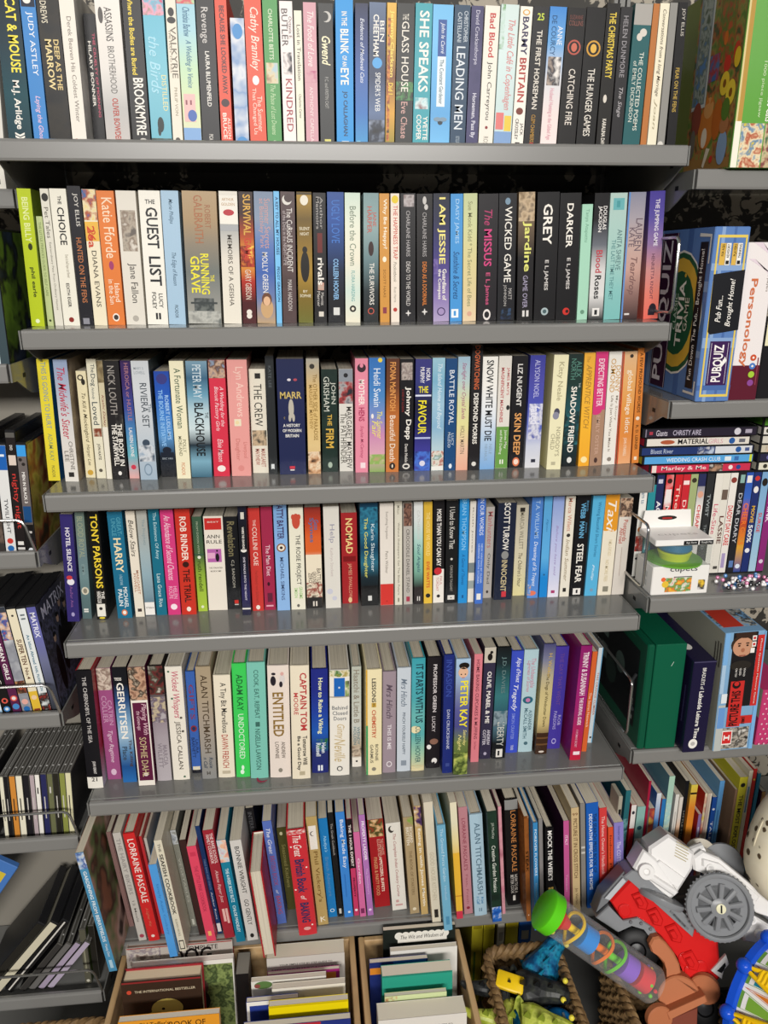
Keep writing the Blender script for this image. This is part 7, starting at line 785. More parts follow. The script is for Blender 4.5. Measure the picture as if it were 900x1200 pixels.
t = thing('puzzle_box', 'tall picture quiz box with a face on its front and red panel, lower right bay', 'game', (1.082, -.012, .725), (0, -.03, 0))
fr = 'r|#1e1c1e|0|.62|.2|.8;r|#b8bcb8|.6|1|.02|.2;r|#6a98d0|.62|.8|.03|.2;r|#7aaede|0|.26|.0|.12;r|#a8c4dc|.26|.5|0|.1;a|#26221f,#b8b0a4,#3c3834,#d0ccc4|.8|.985|.2|.86;e|#3a2c22|.1|.46|.3|.9;e|#c69274|.12|.46|.25|1;e|#3a2820|.015|.5|.26|.4;r|#3a2820|.085|.095|.32|.4;r|#3a2820|.085|.095|.52|.6;e|#2c1c16|.108|.36|.03|.8;e|#2c1c16|.108|.56|.03|.8;e|#a86c50|.145|.46|.045|1.2;r|#8a4438|.185|.193|.38|.54;e|#2c2824|.27|.45|.26|.5;r|#c8302c|.03|.62|.8|.96;r|#c8302c|.4|.79|.26|.6;r|#c8302c|.7|.77|.6|.9;r|#7ab0e0|.0|1|.96|1;r|#7ab0e0|.62|1|.9|1;r|#dfe6ea|.5|.58|.06|.2;r|#f0ece6|.82|.945|.18|.44;r|#cc2c2c|.83|.935|.2|.42;r|#f0ece6|.86|.905|.23|.26;r|#f0ece6|.86|.905|.35|.38;r|#f0ece6|.875|.89|.23|.38;r|#f0ece6|.03|.07|.66|.76;r|#f0ece6|.08|.12|.66|.76;r|#f0ece6|.13|.17|.64|.74;r|#c83434|.04|.06|.68|.74;r|#c83434|.09|.11|.68|.74;e|#1c1a1a|.43|.4|.1|1;e|#c8302c|.42|.4|.06|1'
ft = 'PICTURE THIS|#191616|.48|.78|.42|.22|ub;Photo Question Memory Game|#e8e0d8|.06|.6|.88|.05|;CAN YOU|#e8e4de|.29|.36|.35|.05|;GUESS|#e8e4de|.29|.35|.45|.05|;WHO|#e8e4de|.29|.36|.55|.05|;JUMBLE|#191616|.71|.77|.66|.1|b'
box_part(t, 'box_body', .070, 0, .2, .224, '#7fa9cc', (ft, fr), ('', 'r|#b0b0a0|0|1|0|1;r|#5a5850|.1|.3|.9|.92;r|#5a5850|.1|.3|.94|.96;r|#5a5850|.12|.28|.86|.88'), ('', 'a|#7fb0dc,#3c3a38,#b8bcb8,#7fb0dc|0|.9|.05|.95;r|#c84030|.55|.9|.1|.6;r|#f0ece6|.1|.4|.3|.75;r|#cc2c2c|.13|.37|.35|.7;r|#f0ece6|.2|.3|.42|.46;r|#f0ece6|.2|.3|.58|.62;r|#f0ece6|.23|.27|.42|.62'))
t = thing('gift_box', 'pink gift box with small white dots at the right edge, lower right bay', 'box', (1.155, -.004, .725))
dots = ';'.join(f'e|#e8b8c8|{.06 + .09 * i}|{.1 + .16 * j + (.08 if i % 2 else 0)}|.03|1' for i in range(11) for j in range(5))
box_part(t, 'box_body', .056, 0, .18, .108, '#c23c70', ('', dots), ('', 'r|#b0b89c|0|.5|0|1'))

t = thing('toy_box', 'small white boxed toy with a clear window, in front of the film cases', 'toy', (.9645, .012, 1.010))
box_part(t, 'box_base', .095, 0, .063, .049, '#ece9e4', ('cupets|#3a3a40|.3|.78|.13|.11|h', 'a|#e8c83c,#e87a3c,#5a9a4c,#e8e0d0,#c83c3c|.4|.9|.24|.7;r|#2a2a2c|.36|.39|.38|.7;e|#e86a3c|.45|.2|.04|1;e|#e8c040|.62|.24|.06|1;a|#e8c040,#3a3a3a,#e8e4e0|.5|.85|.82|.94'), ('', 'r|#c8c8c4|.3|.5|.55|.7;r|#c8c8c4|.6|.8|.55|.7'))
b = MB(); cp = clear_plastic('toy_window')
for p0, p1 in (((-.047, .001), (.047, .001)), ((-.047, .001), (-.047, .062)), ((.047, .001), (.047, .062))):
    b.poly([(p0[0], p0[1], .049), (p1[0], p1[1], .049), (p1[0], p1[1], .084), (p0[0], p0[1], .084)], cp)
b.build('clear_window', t)
b = MB(); b.disc((0, .03, .0495), (0, 0, 1), 0, 0, mat('#6aa83c'), 28, [(.044, 0), (.044, .003), (.0, .003)])
b.disc((0, .03, .0525), (0, 0, 1), 0, 0, mat('#c4d02c'), 28, [(.023, 0), (.027, .012), (.024, .014), (0, .014)]); b.disc((0, .03, .0665), (0, 0, 1), 0, 0, mat('#1f6a8c'), 28, [(.024, 0), (.027, .004), (.025, .014), (0, .016)])
b.build('toy_cup', t, True)
box_part(t, 'box_top', .096, -.0005, .0635, .010, '#f1eeea', ('App Store|#d8d8d4|.52|.7|.55|.045|h;Google Play|#d8d8d4|.78|.97|.55|.045|h', 'r|#1c1c1e|.2|.9|.48|.73;r|#1c1c1e|.2|.9|.75|.99'), top=('cupets|#c4c0bc|.15|.85|.6|.11|h', ''), z0=.084)
b = MB(); b.prism([(-.046, .094), (.04, .094), (.036, .124), (-.042, .124)], .0615, .063, mat('#eeebe6')); decor(b, .082, .03, '', 'e|#2a2422|.45|.5|.2|.24;r|#a82c2c|.42|.52|.4|.6', lambda u, v, k: (-.044 + u, .0614 - .00005 * k, .094 + v)); b.build('hanging_flap', t)
b = MB(); pts = []
random.seed(11)
for i in range(70):
    a = i * .42; pts.append((1.094 + .036 * math.cos(a * .61) + .012 * math.cos(a * 2.3), .035 + .017 * math.sin(a * .9) + .006 * math.sin(a * 2.9), 1.0135 + .0032 * (i % 3)))
cols = [mat(c, rough=.2) for c in ('#e8e4e4', '#d87aa8', '#1c1c20', '#4a8ac8', '#e8e4e4')]
for i, p in enumerate(pts): b.ball(p, .0034, cols[(i * 7 + i // 3) % 5], 8)
for i in range(20): b.ball((1.12 + i * .0065, .028 + .006 * math.sin(i * .7), 1.0135), .0034, cols[(i * 3) % 5], 8)
tag(b.build('bead_necklace', None, True), 'pink, white and black bead necklace coiled on the shelf beside the boxed toy', 'necklace')

# ---------------------------------------------------------------- wire dividers and rails
CHROME = mat('#b9b8b4', rough=.2, metal=.9)
for z0, z1, lab in ((1.452, 1.555, 'bent wire divider loop in front of the pub quiz box'), (1.022, 1.128, 'bent wire divider loop beside the white boxed toy'), (.748, .852, 'bent wire divider loop beside the dark green case')):
    b = MB(); c = .9045; r = .010; y0 = .016
    path = [(c, .306, z1)] + [(c, y0 + r - r * math.sin(a), z1 - r + r * math.cos(a)) for a in (0, .5, 1.05, 1.57)] + [(c, y0 + r - r * math.cos(a), z0 + r - r * math.sin(a)) for a in (0, .5, 1.05, 1.57)] + [(c, .306, z0)]
    b.tube(path, .0024, CHROME, 8); tag(b.build('wire_divider', None, True), lab, 'divider', 'wire dividers between the bays')
for z, lab in ((1.129, 'chrome wire rail across the rack with the red lettered black film case'), (.863, 'chrome wire rail across the rack with the violet-blue film case'), (.631, 'chrome wire rail across the row of music discs'), (.298, 'chrome wire rail across the leaning disc cases')):
    b = MB(); zt = z + .047
    b.tube([(-.915, .004, z - .003), (-.905, .004, zt), (-.895, .004, zt), (-.040, .004, zt), (-.033, .004, zt - .003), (-.029, .004, zt - .010), (-.020, .004, z - .003)], .0022, CHROME, 8)
    tag(b.build('wire_rail', None, True), lab, 'rail', 'wire rails on the left racks')

# ---------------------------------------------------------------- left bay extras
t = thing('picture_book', 'blue card book with yellow and black shapes at the left edge, lowest rack', 'book', (-.343, .10, .345), (0, .62, 0))
box_part(t, 'cover', .115, 0, .012, .22, '#4a7ac0', ('', 'r|#d8c03c|.1|.4|.3|.9;e|#16161c|.2|.68|.14|1.2;e|#16161c|.3|.8|.12|1;e|#e8e4dc|.2|.7|.05|1;r|#3c68ac|.7|.95|.1|.9'), rough=.4)
t = thing('book', 'white book end standing on the uppermost left shelf at the frame edge', 'book', (-.0445, .135, 1.623), (0, 0, 0))
book_parts(t, .022, .13, .13, '#e4e0d4', '#d8d4c8', '', 'r|#8a867c|.9|.95|.3|.7', 0)

# ---------------------------------------------------------------- crates of small books
def wood(name='pine'):
    if name in _M: return _M[name]
    mt = bpy.data.materials.new('pine_wood'); mt.use_nodes = True
    nt = mt.node_tree; b = nt.nodes['Principled BSDF']; b.inputs['Roughness'].default_value = .55
    tc = nt.nodes.new('ShaderNodeTexCoord'); mp = nt.nodes.new('ShaderNodeMapping'); mp.inputs['Scale'].default_value = (60, 4, 70)
    nz = nt.nodes.new('ShaderNodeTexNoise'); nz.inputs['Scale'].default_value = 1; nz.inputs['Detail'].default_value = 4
    cr = nt.nodes.new('ShaderNodeValToRGB'); ramp_set(cr.color_ramp, ['#8f6f48', '#c4a274', '#d8bd92'])
    nt.links.new(tc.outputs['Object'], mp.inputs[0]); nt.links.new(mp.outputs[0], nz.inputs['Vector']); nt.links.new(nz.outputs[0], cr.inputs[0]); nt.links.new(cr.outputs[0], b.inputs['Base Color'])
    _M[name] = mt
    return mt
PINE = wood()
def crate(x0, x1, y0, y1, label):
    t = thing('wooden_crate', label, 'crate', ((x0 + x1) / 2, y1, .12), group='wooden crates of books')
    hw = (x1 - x0) / 2; D = y1 - y0; th = .010; H = .240
    for n, a in (('side_panel', (-hw, -hw + th, -D, 0)), ('side_panel', (hw - th, hw, -D, 0)), ('back_panel', (-hw + th, hw - th, -th, 0)), ('front_panel', (-hw + th, hw - th, -D, -D + th))):
        b = MB(); b.bbox(*a, .0, H if n != 'front_panel' else .15, PINE, .0012); b.build(n, t)
    b = MB(); b.bbox(-hw + th, hw - th, -D + th, -th, .0, .010, PINE, .0008); b.build('crate_floor', t)
crate(.018, .429, -.42, .018, 'larger pine crate on the left holding upright dog books')
crate(.436, .622, -.42, .012, 'narrow pine crate on the right holding upright humour books')
CZ = .131
def facing(label, x0, x1, yf, ztop, th, base, tx='', ex='', hard=0, pages=None, rx=-.10, rot=0, cat='book', name='book', back=''):
    """book standing in a crate with its front cover towards the shopper"""
    h = (ztop - CZ) / math.cos(rx); w = x1 - x0
    root = thing(name, label, cat, ((x0 + x1) / 2, yf - math.tan(-rx) * (ztop - CZ), CZ + th * abs(math.sin(rx))), (rx, rot, 0), 'books standing in the crates')
    t = .0022 if hard else .0006; ov = .003 if hard else .0004
    mt = mat(base, rough=.32)
    b = MB(); b.box(-w / 2, w / 2, 0, t, 0, h, mt); b.box(-w / 2, w / 2, th - t, th, 0, h, mat(back) if back else mt); b.box(-w / 2, -w / 2 + t, t, th - t, 0, h, mt)
    decor(b, w, h, tx, ex, face_front(-w / 2, 0, 0)); b.build('cover', root)
    p = MB(); p.box(-w / 2 + t + .0002, w / 2 - ov, t + .0002, th - t - .0002, ov, h - ov, mat(pages or '#ddd5c2', rough=.85)); p.build('page_block', root)
    return root
facing('large grey book reading "THE COMPLETE" at the back of the larger crate', .034, .215, -.010, .398, .016, '#b9b1a8', 'THE COMPLETE|#2a2624|.4|.86|.035|.05|h;DOG|#1c1818|.42|.8|.085|.16|hb', 'a|#b4a69c,#8a7f86,#c8bfb4,#7a6a64|.0|1|.02|.32;r|#9c3a34|0|.008|0|1', 1, '#b89a88', back='#8a3430')
facing('glossy photo book with white edge and leafy green picture, larger crate', .050, .219, -.044, .394, .012, '#e8e4da', '', 'a|#5a6a3c,#8a9a5c,#3c4a2c,#6a7a4a|.03|1|.5|.99;a|#6c7a5c,#a8b0b8,#4a5a3c,#b8a48c|.03|.6|.02|.5;e|#8fa0c8|.06|.5|.18|.5;e|#5c4c40|.2|.64|.1|1.2;e|#2c2622|.3|.66|.09|1.4', 0, '#ece8dc')
facing('red edged hardback reading "THE INTERNATIONAL BESTSELLER", larger crate', .044, .172, -.088, .408, .030, '#3a2a20', 'THE INTERNATIONAL BESTSELLER|#d8c8a8|.16|.92|.07|.035|h', 'r|#8c2c2c|0|.012|0|1;e|#c84a34|.07|.09|.03|1;e|#cdb860|.2|.55|.2|.75;e|#c0a850|.27|.4|.13|1;e|#1c1612|.2|.5|.02|1;a|#4a3628,#6a5038,#30241c|.3|1|.05|.95', 1, '#e4d2b0', back='#9c2c34')
facing('orange book with dark serif title at the front of the larger crate', .052, .207, -.150, .400, .012, '#de962c', "Old Toffer's|#3a2410|.2|.5|.03|.05|h;BOOK OF|#3a2410|.5|.86|.045|.07|h", 'r|#b87420|.2|.21|.1|.9', 0)
facing('thick pale grey puppy training book in the right half of the larger crate', .275, .409, -.040, .380, .032, '#c9c4bb', 'YOUR SIMPLE STEP BY STEP GUIDE TO|#4a4642|.16|.84|.06|.03|h;RAISING AND TRAINING A HAPPY PUPPY|#3a3634|.06|.96|.1|.04|h', 'a|#c9c4bb,#a8a098,#b0568a|.3|1|.05|.95', 0, '#e6dfc8')
facing('thin magenta book with a small orange emblem, larger crate', .277, .399, -.066, .376, .008, '#a02c74', '', 'r|#d88a3c|.02|.2|.6|.95;r|#f0e0c0|.03|.1|.64|.75;e|#c8402c|.1|.86|.06|1', 0)
facing('white book with a little green picture at its corner, larger crate', .252, .376, -.088, .388, .010, '#dedad0', '', 'e|#5c7a44|.03|.16|.12|.5;e|#8a4a44|.035|.08|.04|.8', 0)
facing('white book with a short handwritten name on its cover, larger crate', .287, .407, -.106, .389, .012, '#e6e0d0', 'Peg Hensley|#4a443c|.6|.95|.1|.06|h', 'e|#3a342c|.17|.5|.12|.4', 0)
facing('navy and white book half hidden behind the yellow one, larger crate', .247, .330, -.128, .392, .010, '#2a3c8c', 'BIG|#e4e4ec|.55|.9|.16|.14|hb', 'r|#ece8e0|0|.03|0|1;r|#ece8e0|0|1|0|.06;r|#ece8e0|.08|.1|.6|.9', 0)
facing('bright yellow book with thick black title, larger crate', .284, .410, -.148, .402, .012, '#ecd40f', "Old Toffer's|#1c1a10|.24|.8|.13|.11|hb", 'r|#c8b008|0|.012|0|1', 0)
facing('navy and red book nearest the shopper in the larger crate', .246, .412, -.176, .396, .012, '#26347c', '', 'r|#b02c34|0|1|.3|.72;r|#c8404c|.02|.04|.32|.7', 0)
facing('narrow black book with grey top between the two stacks of the larger crate', .2225, .2445, -.055, .366, .05, '#1c1a1a', '', '', 0, '#8a867c')
facing('black book with a scalloped white title label at the back of the narrow crate', .478, .607, -.022, .4035, .010, '#1f2420', 'The Wit and Wisdom of|#2c2824|.24|.84|.06|.06|hi', ';'.join(f'e|#e6e2d8|.05|{.22 + .09 * i}|.06|1' for i in range(8)) + ';r|#e6e2d8|.04|.1|.2|.88')
facing('white book with large grey capitals ending in ING, narrow crate', .488, .605, -.052, .388, .010, '#e4e0d8', 'ING|#4a4844|.56|.88|.17|.13|h', 'r|#26306c|.1|.24|.08|.5;r|#8a84b4|.11|.13|.1|.48;r|#c8c0b8|.4|.9|.1|.9', 0)
facing('dark blue and orange book leaning sideways in the narrow crate', .450, .550, -.072, .388, .010, '#23306e', '', 'r|#d8862c|.04|.09|0|1;p|#1f5ca8|.0,.4|0,.98|.1,.9|.14,.5', 0)
facing('teal book with black title in the narrow crate', .468, .586, -.108, .396, .024, '#2f9c84', "Old Toffer's|#14241e|.22|.78|.16|.1|hb;BOOK OF|#1c3c34|.36|.7|.26|.07|h;Curiosities|#1c3c34|.15|.8|.36|.1|hi", 'r|#257c68|.0|.01|0|1', 0, '#e8e0cc')
facing('pale green edged booklet behind the front puppy guide, narrow crate', .470, .572, -.134, .384, .008, '#c8d4a0', '', 'a|#c8a070,#c8d4a0,#a8744c|.0|1|0|.2')
facing('thick white puppy guide nearest the shopper in the narrow crate', .456, .598, -.172, .378, .034, '#dcd8d0', 'YOUR SIMPLE STEP BY STEP GUIDE TO|#4a4642|.2|.84|.075|.03|h;TRAINING A HAPPY PUPPY|#3a3634|.1|.96|.12|.045|h', '', 0, '#e8e0cc')

# ---------------------------------------------------------------- baskets
def basket(label, cx, cy, wx, wy, ztop, z0=.12, rotz=0, taper=.86, rows=13, seed=1):
    t = thing('wicker_basket', label, 'basket', (cx, cy, z0), (0, 0, rotz), 'woven baskets of toys')
    H = ztop - z0
    if 'weave' not in _M:
        mt = bpy.data.materials.new('seagrass'); mt.use_nodes = True
        nt = mt.node_tree; bs = nt.nodes['Principled BSDF']; bs.inputs['Roughness'].default_value = .7
        tc = nt.nodes.new('ShaderNodeTexCoord'); nz = nt.nodes.new('ShaderNodeTexNoise'); nz.inputs['Scale'].default_value = 110; nz.inputs['Detail'].default_value = 4
        cr = nt.nodes.new('ShaderNodeValToRGB'); ramp_set(cr.color_ramp, ['#3a2a17', '#7a5e39', '#a4875a'])
        nt.links.new(tc.outputs['Object'], nz.inputs['Vector']); nt.links.new(nz.outputs[0], cr.inputs[0]); nt.links.new(cr.outputs[0], bs.inputs['Base Color'])
        _M['weave'] = mt
    mt = _M['weave']
    def loop(s, n):                                             # rounded rectangle
        hx, hy, r = wx / 2 * s, wy / 2 * s, .022
        pts = []
        per = [(hx - r, hy - r, 0), (-hx + r, hy - r, 1), (-hx + r, -hy + r, 2), (hx - r, -hy + r, 3)]
        raw = []
        for px, py, q in per:
            for a in range(7): raw.append((px + r * math.cos(q * PI / 2 + a * PI / 12), py + r * math.sin(q * PI / 2 + a * PI / 12)))
        raw.append(raw[0]); L = [0]
        for a, c in zip(raw, raw[1:]): L.append(L[-1] + math.hypot(c[0] - a[0], c[1] - a[1]))
        j = 0
        for i in range(n):
            d = L[-1] * i / n
            while L[j + 1] < d: j += 1
            f = (d - L[j]) / max(1e-9, L[j + 1] - L[j])
            pts.append((raw[j][0] + (raw[j + 1][0] - raw[j][0]) * f, raw[j][1] + (raw[j + 1][1] - raw[j][1]) * f))
        return pts, L[-1]
    b = MB(); dz = H / rows
    for k in range(rows):
        s = taper + (1 - taper) * (k + .5) / rows
        _, L = loop(s, 40); nb = int(L / .016); n = nb * 6
        pts, _ = loop(s, n); path = []; rad = []
        for i, (x, y) in enumerate(pts):
            w_ = math.sin(2 * PI * i / 6 / 2 + k * PI) if False else math.cos(2 * PI * i / 6)
            off = 1 + .012 * (1 if (i // 6 + k) % 2 else -1) * (.5 + .5 * -math.cos(2 * PI * (i % 6) / 6))
            path.append((x * off, y * off, dz * (k + .5))); rad.append(dz * (.50 - .17 * w_))
        b.tube(path, rad, mt, 6, closed=True)
    b.build('woven_wall', t, True)
    b = MB(); _, L = loop(1.0, 40); nb = int(L / .013)
    for ph in (0, PI):                                           # two-strand plaited rim
        n = nb * 6; pts, _ = loop(1.0, n); path = []; rad = []
        for i, (x, y) in enumerate(pts):
            a = 2 * PI * i / 12 + ph; s = 1 + .035 * math.cos(a)
            path.append((x * s, y * s, H + .002 + .005 * math.sin(a))); rad.append(.0062)
        b.tube(path, rad, mt, 6, closed=True)
    b.build('plaited_rim', t, True)
    b = MB(); hx, hy = wx / 2 * taper - .004, wy / 2 * taper - .004; b.bbox(-hx, hx, -hy, hy, 0.001, .009, mt, .003); b.build('basket_floor', t)
    return t
basket('open woven basket holding blue and green toy dinosaurs', .7230, -.150, .128, .225, .352)
basket('woven basket under the toy fire engine', .946, -.165, .150, .250, .350, rows=15)
basket('woven basket at the bottom left below the disc racks', -.084, -.150, .17, .22, .272)

# ---------------------------------------------------------------- toys in and on the baskets
def creature(name, label, pts, links, col, accents, loc, cat='toy', rot=(0, 0, 0)):
    """limbs grown from one skeleton with a skin so the body is one piece"""
    root = thing(name, label, cat, loc, rot)
    me = bpy.data.meshes.new('body'); me.from_pydata([p[:3] for p in pts], links, [])
    o = bpy.data.objects.new('body', me); COL.objects.link(o); o.parent = root
    md = o.modifiers.new('skin', 'SKIN'); sv = me.skin_vertices[0].data if me.skin_vertices else None
    if sv is None:
        import bmesh
        bm = bmesh.new(); bm.from_mesh(me); bm.verts.layers.skin.verify(); bm.to_mesh(me); bm.free(); sv = me.skin_vertices[0].data
    for v, p in zip(sv, pts): v.radius = (p[3], p[3])
    sv[0].use_root = True
    sb = o.modifiers.new('smooth', 'SUBSURF'); sb.levels = 2; sb.render_levels = 2
    me.materials.append(mat(col, rough=.35, scale=60))
    for nm, fn in accents:
        b = MB(); fn(b); b.build(nm, root, True)
    return root
def spines(b, path, h, col):
    mt = mat(col, rough=.4)
    for x, y, z in path: b.loft([[(x - .006, y - .003, z), (x + .006, y - .003, z), (x + .006, y + .003, z), (x - .006, y + .003, z)], [(x - .0005, y - .0005, z + h), (x + .0005, y - .0005, z + h), (x + .0005, y + .0005, z + h), (x - .0005, y + .0005, z + h)]], mt)
dino = [(0, 0, 0, .022), (.022, .004, .012, .024), (.045, .006, .018, .016), (.064, .008, .026, .015), (.082, .006, .020, .010), (-.022, -.004, -.004, .015), (-.042, -.010, .000, .010), (-.058, -.016, .010, .006), (-.066, -.018, .022, .003),
        (.030, -.022, -.004, .009), (.036, -.030, -.024, .007), (.026, .024, -.002, .009), (.034, .034, -.020, .007), (-.006, -.022, -.010, .012), (-.002, -.030, -.032, .008), (-.008, .022, -.008, .012), (-.004, .030, -.030, .008)]
dino = [tuple(c * 1.25 for c in p) for p in dino]
dl = [(0, 1), (1, 2), (2, 3), (3, 4), (0, 5), (5, 6), (6, 7), (7, 8), (1, 9), (9, 10), (1, 11), (11, 12), (0, 13), (13, 14), (0, 15), (15, 16)]
def eyes(b):
    for s in (-1, 1): b.ball((.085, .010 + s * .015, .045), .005, mat('#e8d84a', rough=.2), 10); b.ball((.0875, .010 + s * .018, .046), .0025, mat('#101010', rough=.2), 8)
def crest(col): return lambda b: spines(b, [(.062, .009, .038), (.04, .006, .042), (.018, .002, .040), (-.005, -.001, .026), (-.027, -.005, .013), (-.047, -.010, .010)], .018, col)
creature('toy_dinosaur', 'blue toy dinosaur lying across the top of the basket heap', dino, dl, 'n:#0f3f66,#16608c,#1f86a8,#123a58', [('eyes', eyes), ('back_spines', crest('#1f86a8'))], (.728, -.092, .322), rot=(.4, -.25, .7))
creature('toy_dinosaur', 'darker blue toy dinosaur tucked along the right wall of the basket', dino, dl, 'n:#0d2c54,#14507c,#1a6a98', [('eyes', eyes), ('back_spines', crest('#16608c'))], (.752, -.110, .288), rot=(.9, .3, 1.7))
creature('toy_dinosaur', 'lime green toy dinosaur at the front left of the basket', dino, dl, 'n:#a8b83c,#c8d060,#8a9a34', [('eyes', eyes), ('back_spines', crest('#8a9a34'))], (.684, -.150, .322), rot=(.3, .1, -.5))
creature('toy_dinosaur', 'black toy dinosaur with yellow flashes beside the lime green one', dino, dl, 'n:#17181a,#2a2c2c,#3a3c34', [('eyes', eyes), ('yellow_plate', lambda b: b.bbox(-.026, .020, -.014, .014, .026, .036, mat('#f0c81c', rough=.3), .002)), ('back_spines', crest('#1c1d1f'))], (.688, -.098, .332), rot=(.35, .15, -.35))
t = thing('toy_ball', 'bright blue ball with a grey stripe at the front of the dinosaur basket', 'ball', (.757, -.160, .316))
b = MB(); b.ball((0, 0, 0), .028, mat('#1a86d8', rough=.2), 24); b.build('ball_shell', t, True)
b = MB(); b.tube([(.0283 * math.sin(a) * .2, -.0283 * math.cos(a), .0283 * math.sin(a)) for a in [q * .15 - .2 for q in range(13)]], .0022, mat('#8a96a0', rough=.3), 6); b.build('stripe', t, True)
t = thing('wooden_toy', 'tan wooden toy figure inside the basket beneath the clear tube', 'toy', (.930, -.215, .20))
b = MB(); tan = mat('#b08a5c', rough=.5); b.disc((0, 0, 0), (0, 0, 1), 0, 0, tan, 24, [(.022, 0), (.030, .01), (.030, .05), (.018, .066), (0, .068)]); b.build('body', t, True)
b = MB(); b.tube([(-.018, 0, .05), (-.022, 0, .08), (-.012, 0, .104), (.008, 0, .108), (.020, 0, .09), (.018, 0, .055)], .009, tan, 10); b.build('handle', t, True)

# clear rain stick with a green cap
A = Vector((0.7388, -0.1300, 0.5254)); B_ = Vector((0.9041, -0.1750, 0.4053)); ax = (B_ - A).normalized(); LN = (B_ - A).length; R = .0300
t = thing('rain_stick_toy', 'clear tube toy with green cap and coloured rings leaning over the baskets', 'toy', A)
q = Vector((0, 0, 1)); t.rotation_mode = 'QUATERNION'; t.rotation_quaternion = q.rotation_difference(ax)
b = MB(); cp = clear_plastic('clear_tube', '#fbfcfc', .97)
b.disc((0, 0, 0), (0, 0, 1), 0, 0, cp, 36, [(R, .012), (R, LN - .004), (R * .9, LN)]); b.build('clear_tube', t, True)
b = MB(); lime = mat('#5ccb1e', rough=.35); b.disc((0, 0, -.014), (0, 0, 1), 0, 0, lime, 40, [(0, 0), (R + .001, 0), (R + .0035, .002), (R + .0035, .020), (R, .020)]); b.build('end_cap', t, True)
seg = [('#d8342c', .030, 'cone'), ('#f0c81c', .062, 'ring'), ('#1f86d8', .100, 'drum'), ('#f07a1c', .142, 'ring'), ('#6ccc2c', .178, 'ring'), ('#8a5cc8', .215, 'drum'), ('#d8343c', .258, 'drum')]
for c, z, kd in seg:
    z *= LN / .292
    b = MB(); mt = mat(c, rough=.3)
    if kd == 'ring':
        b.tube([((R - .005) * math.cos(a * PI / 14), (R - .005) * math.sin(a * PI / 14), z + .004 * math.cos(a * PI / 7)) for a in range(28)], .0028, mt, 6, closed=True)
        b.disc((0, 0, z - .016), (0, 0, 1), 0, 0, mt, 12, [(.006, 0), (.006, .032)])
    elif kd == 'drum': b.disc((0, 0, z - .014), (0, 0, 1), 0, 0, mt, 24, [(.012, 0), (.020, .002), (.020, .026), (.012, .028)])
    else: b.disc((0, 0, z - .016), (0, 0, 1), 0, 0, mt, 20, [(.022, 0), (.008, .03)])
    b.build('coloured_ring' if kd == 'ring' else 'coloured_spool', t, True)
b = MB(); random.seed(5)
for i in range(26):
    a = random.random() * 6.28; rr = random.random() * R * .8
    b.ball((rr * math.cos(a), rr * math.sin(a), LN - .006 - random.random() * .012), .0035, mat(['#6ccc2c', '#f0c81c', '#8a5cc8', '#d8343c'][i % 4], rough=.3), 8)
ob = b.build('loose_beads', t, True); ob['kind'] = 'stuff'

# toy fire engine; its outline was measured on its side view
SC = 1 / 2960.0
def P(x, y): return ((x - 450) * SC, -(y - 450) * SC)
def PP(l): return [P(*p) for p in l]
RED = mat('#d3201f', rough=.22); SIL = mat('#85878a', rough=.26); WHT = mat('#e9e7e5', rough=.28); BLK = mat('#131314', rough=.45); DGR = mat('#6f7174', rough=.35)
t = thing('toy_fire_engine', 'red and white toy fire engine with a grey reel lying tilted on the baskets', 'toy', (.9715, -.112, .474), (-.46, 0, -.22))
b = MB(); b.prism(PP([(108, 402), (205, 292), (505, 520), (522, 470), (628, 520), (640, 705), (605, 758), (470, 725), (435, 640), (345, 540), (240, 468), (165, 480)]), 0, .060, RED, .004)
for (cx, cy, s) in ((250, 392, 1), (322, 462, 1), (412, 530, 1.05), (490, 650, 1.1)):
    fr_ = [(-38, -30), (10, -52), (44, 4), (34, 34), (-4, 30)]
    b.prism(PP([(cx + a * s, cy + c * s) for a, c in fr_]), -.0055, .001, RED, .0025)
    b.prism(PP([(cx - 4 + a * .5 * s, cy - 2 + c * .5 * s) for a, c in fr_]), -.0100, -.0050, RED, .0020)
for cx, cy in ((180, 440), (470, 640), (500, 690), (545, 670)): b.disc((P(cx, cy)[0], -.0035, P(cx, cy)[1]), (0, 1, 0), 0, 0, RED, 20, [(.008, 0), (.011, .001), (.011, .004)])
b.build('red_body', t)
b = MB(); b.prism(PP([(590, 678), (662, 598), (676, 640), (650, 672), (640, 712)]), -.004, .004, WHT, .001); b.prism(PP([(618, 676), (656, 634), (660, 650), (640, 684)]), -.0046, -.0038, BLK); b.build('rear_plate', t)
b = MB()
b.prism(PP([(172, 275), (212, 242), (262, 252), (520, 472), (505, 532), (205, 296)]), -.005, .063, SIL, .002)
for k in range(5): b.prism(PP([(400 + k * 14, 415 + k * 13), (430 + k * 14, 440 + k * 13), (424 + k * 14, 448 + k * 13), (394 + k * 14, 423 + k * 13)]), -.0065, -.004, DGR)
b.prism(PP([(36, 480), (98, 418), (165, 482), (240, 462), (320, 505), (352, 560), (325, 578), (275, 515), (205, 500), (142, 538)]), -.008, .062, SIL, .002)
for cx, cy in ((205, 484), (255, 486), (300, 508), (332, 548)): b.ball((P(cx, cy)[0], -.0085, P(cx, cy)[1]), .003, DGR, 10)
b.build('grey_chassis', t)
b = MB(); b.prism(PP([(40, 470), (70, 385), (178, 258), (205, 296), (110, 402), (96, 420)]), .004, .056, DGR, .002); b.prism(PP([(80, 392), (170, 285), (186, 300), (106, 398)]), -.002, .004, mat('#b8bcc0', rough=.08), .001); b.build('windscreen', t)
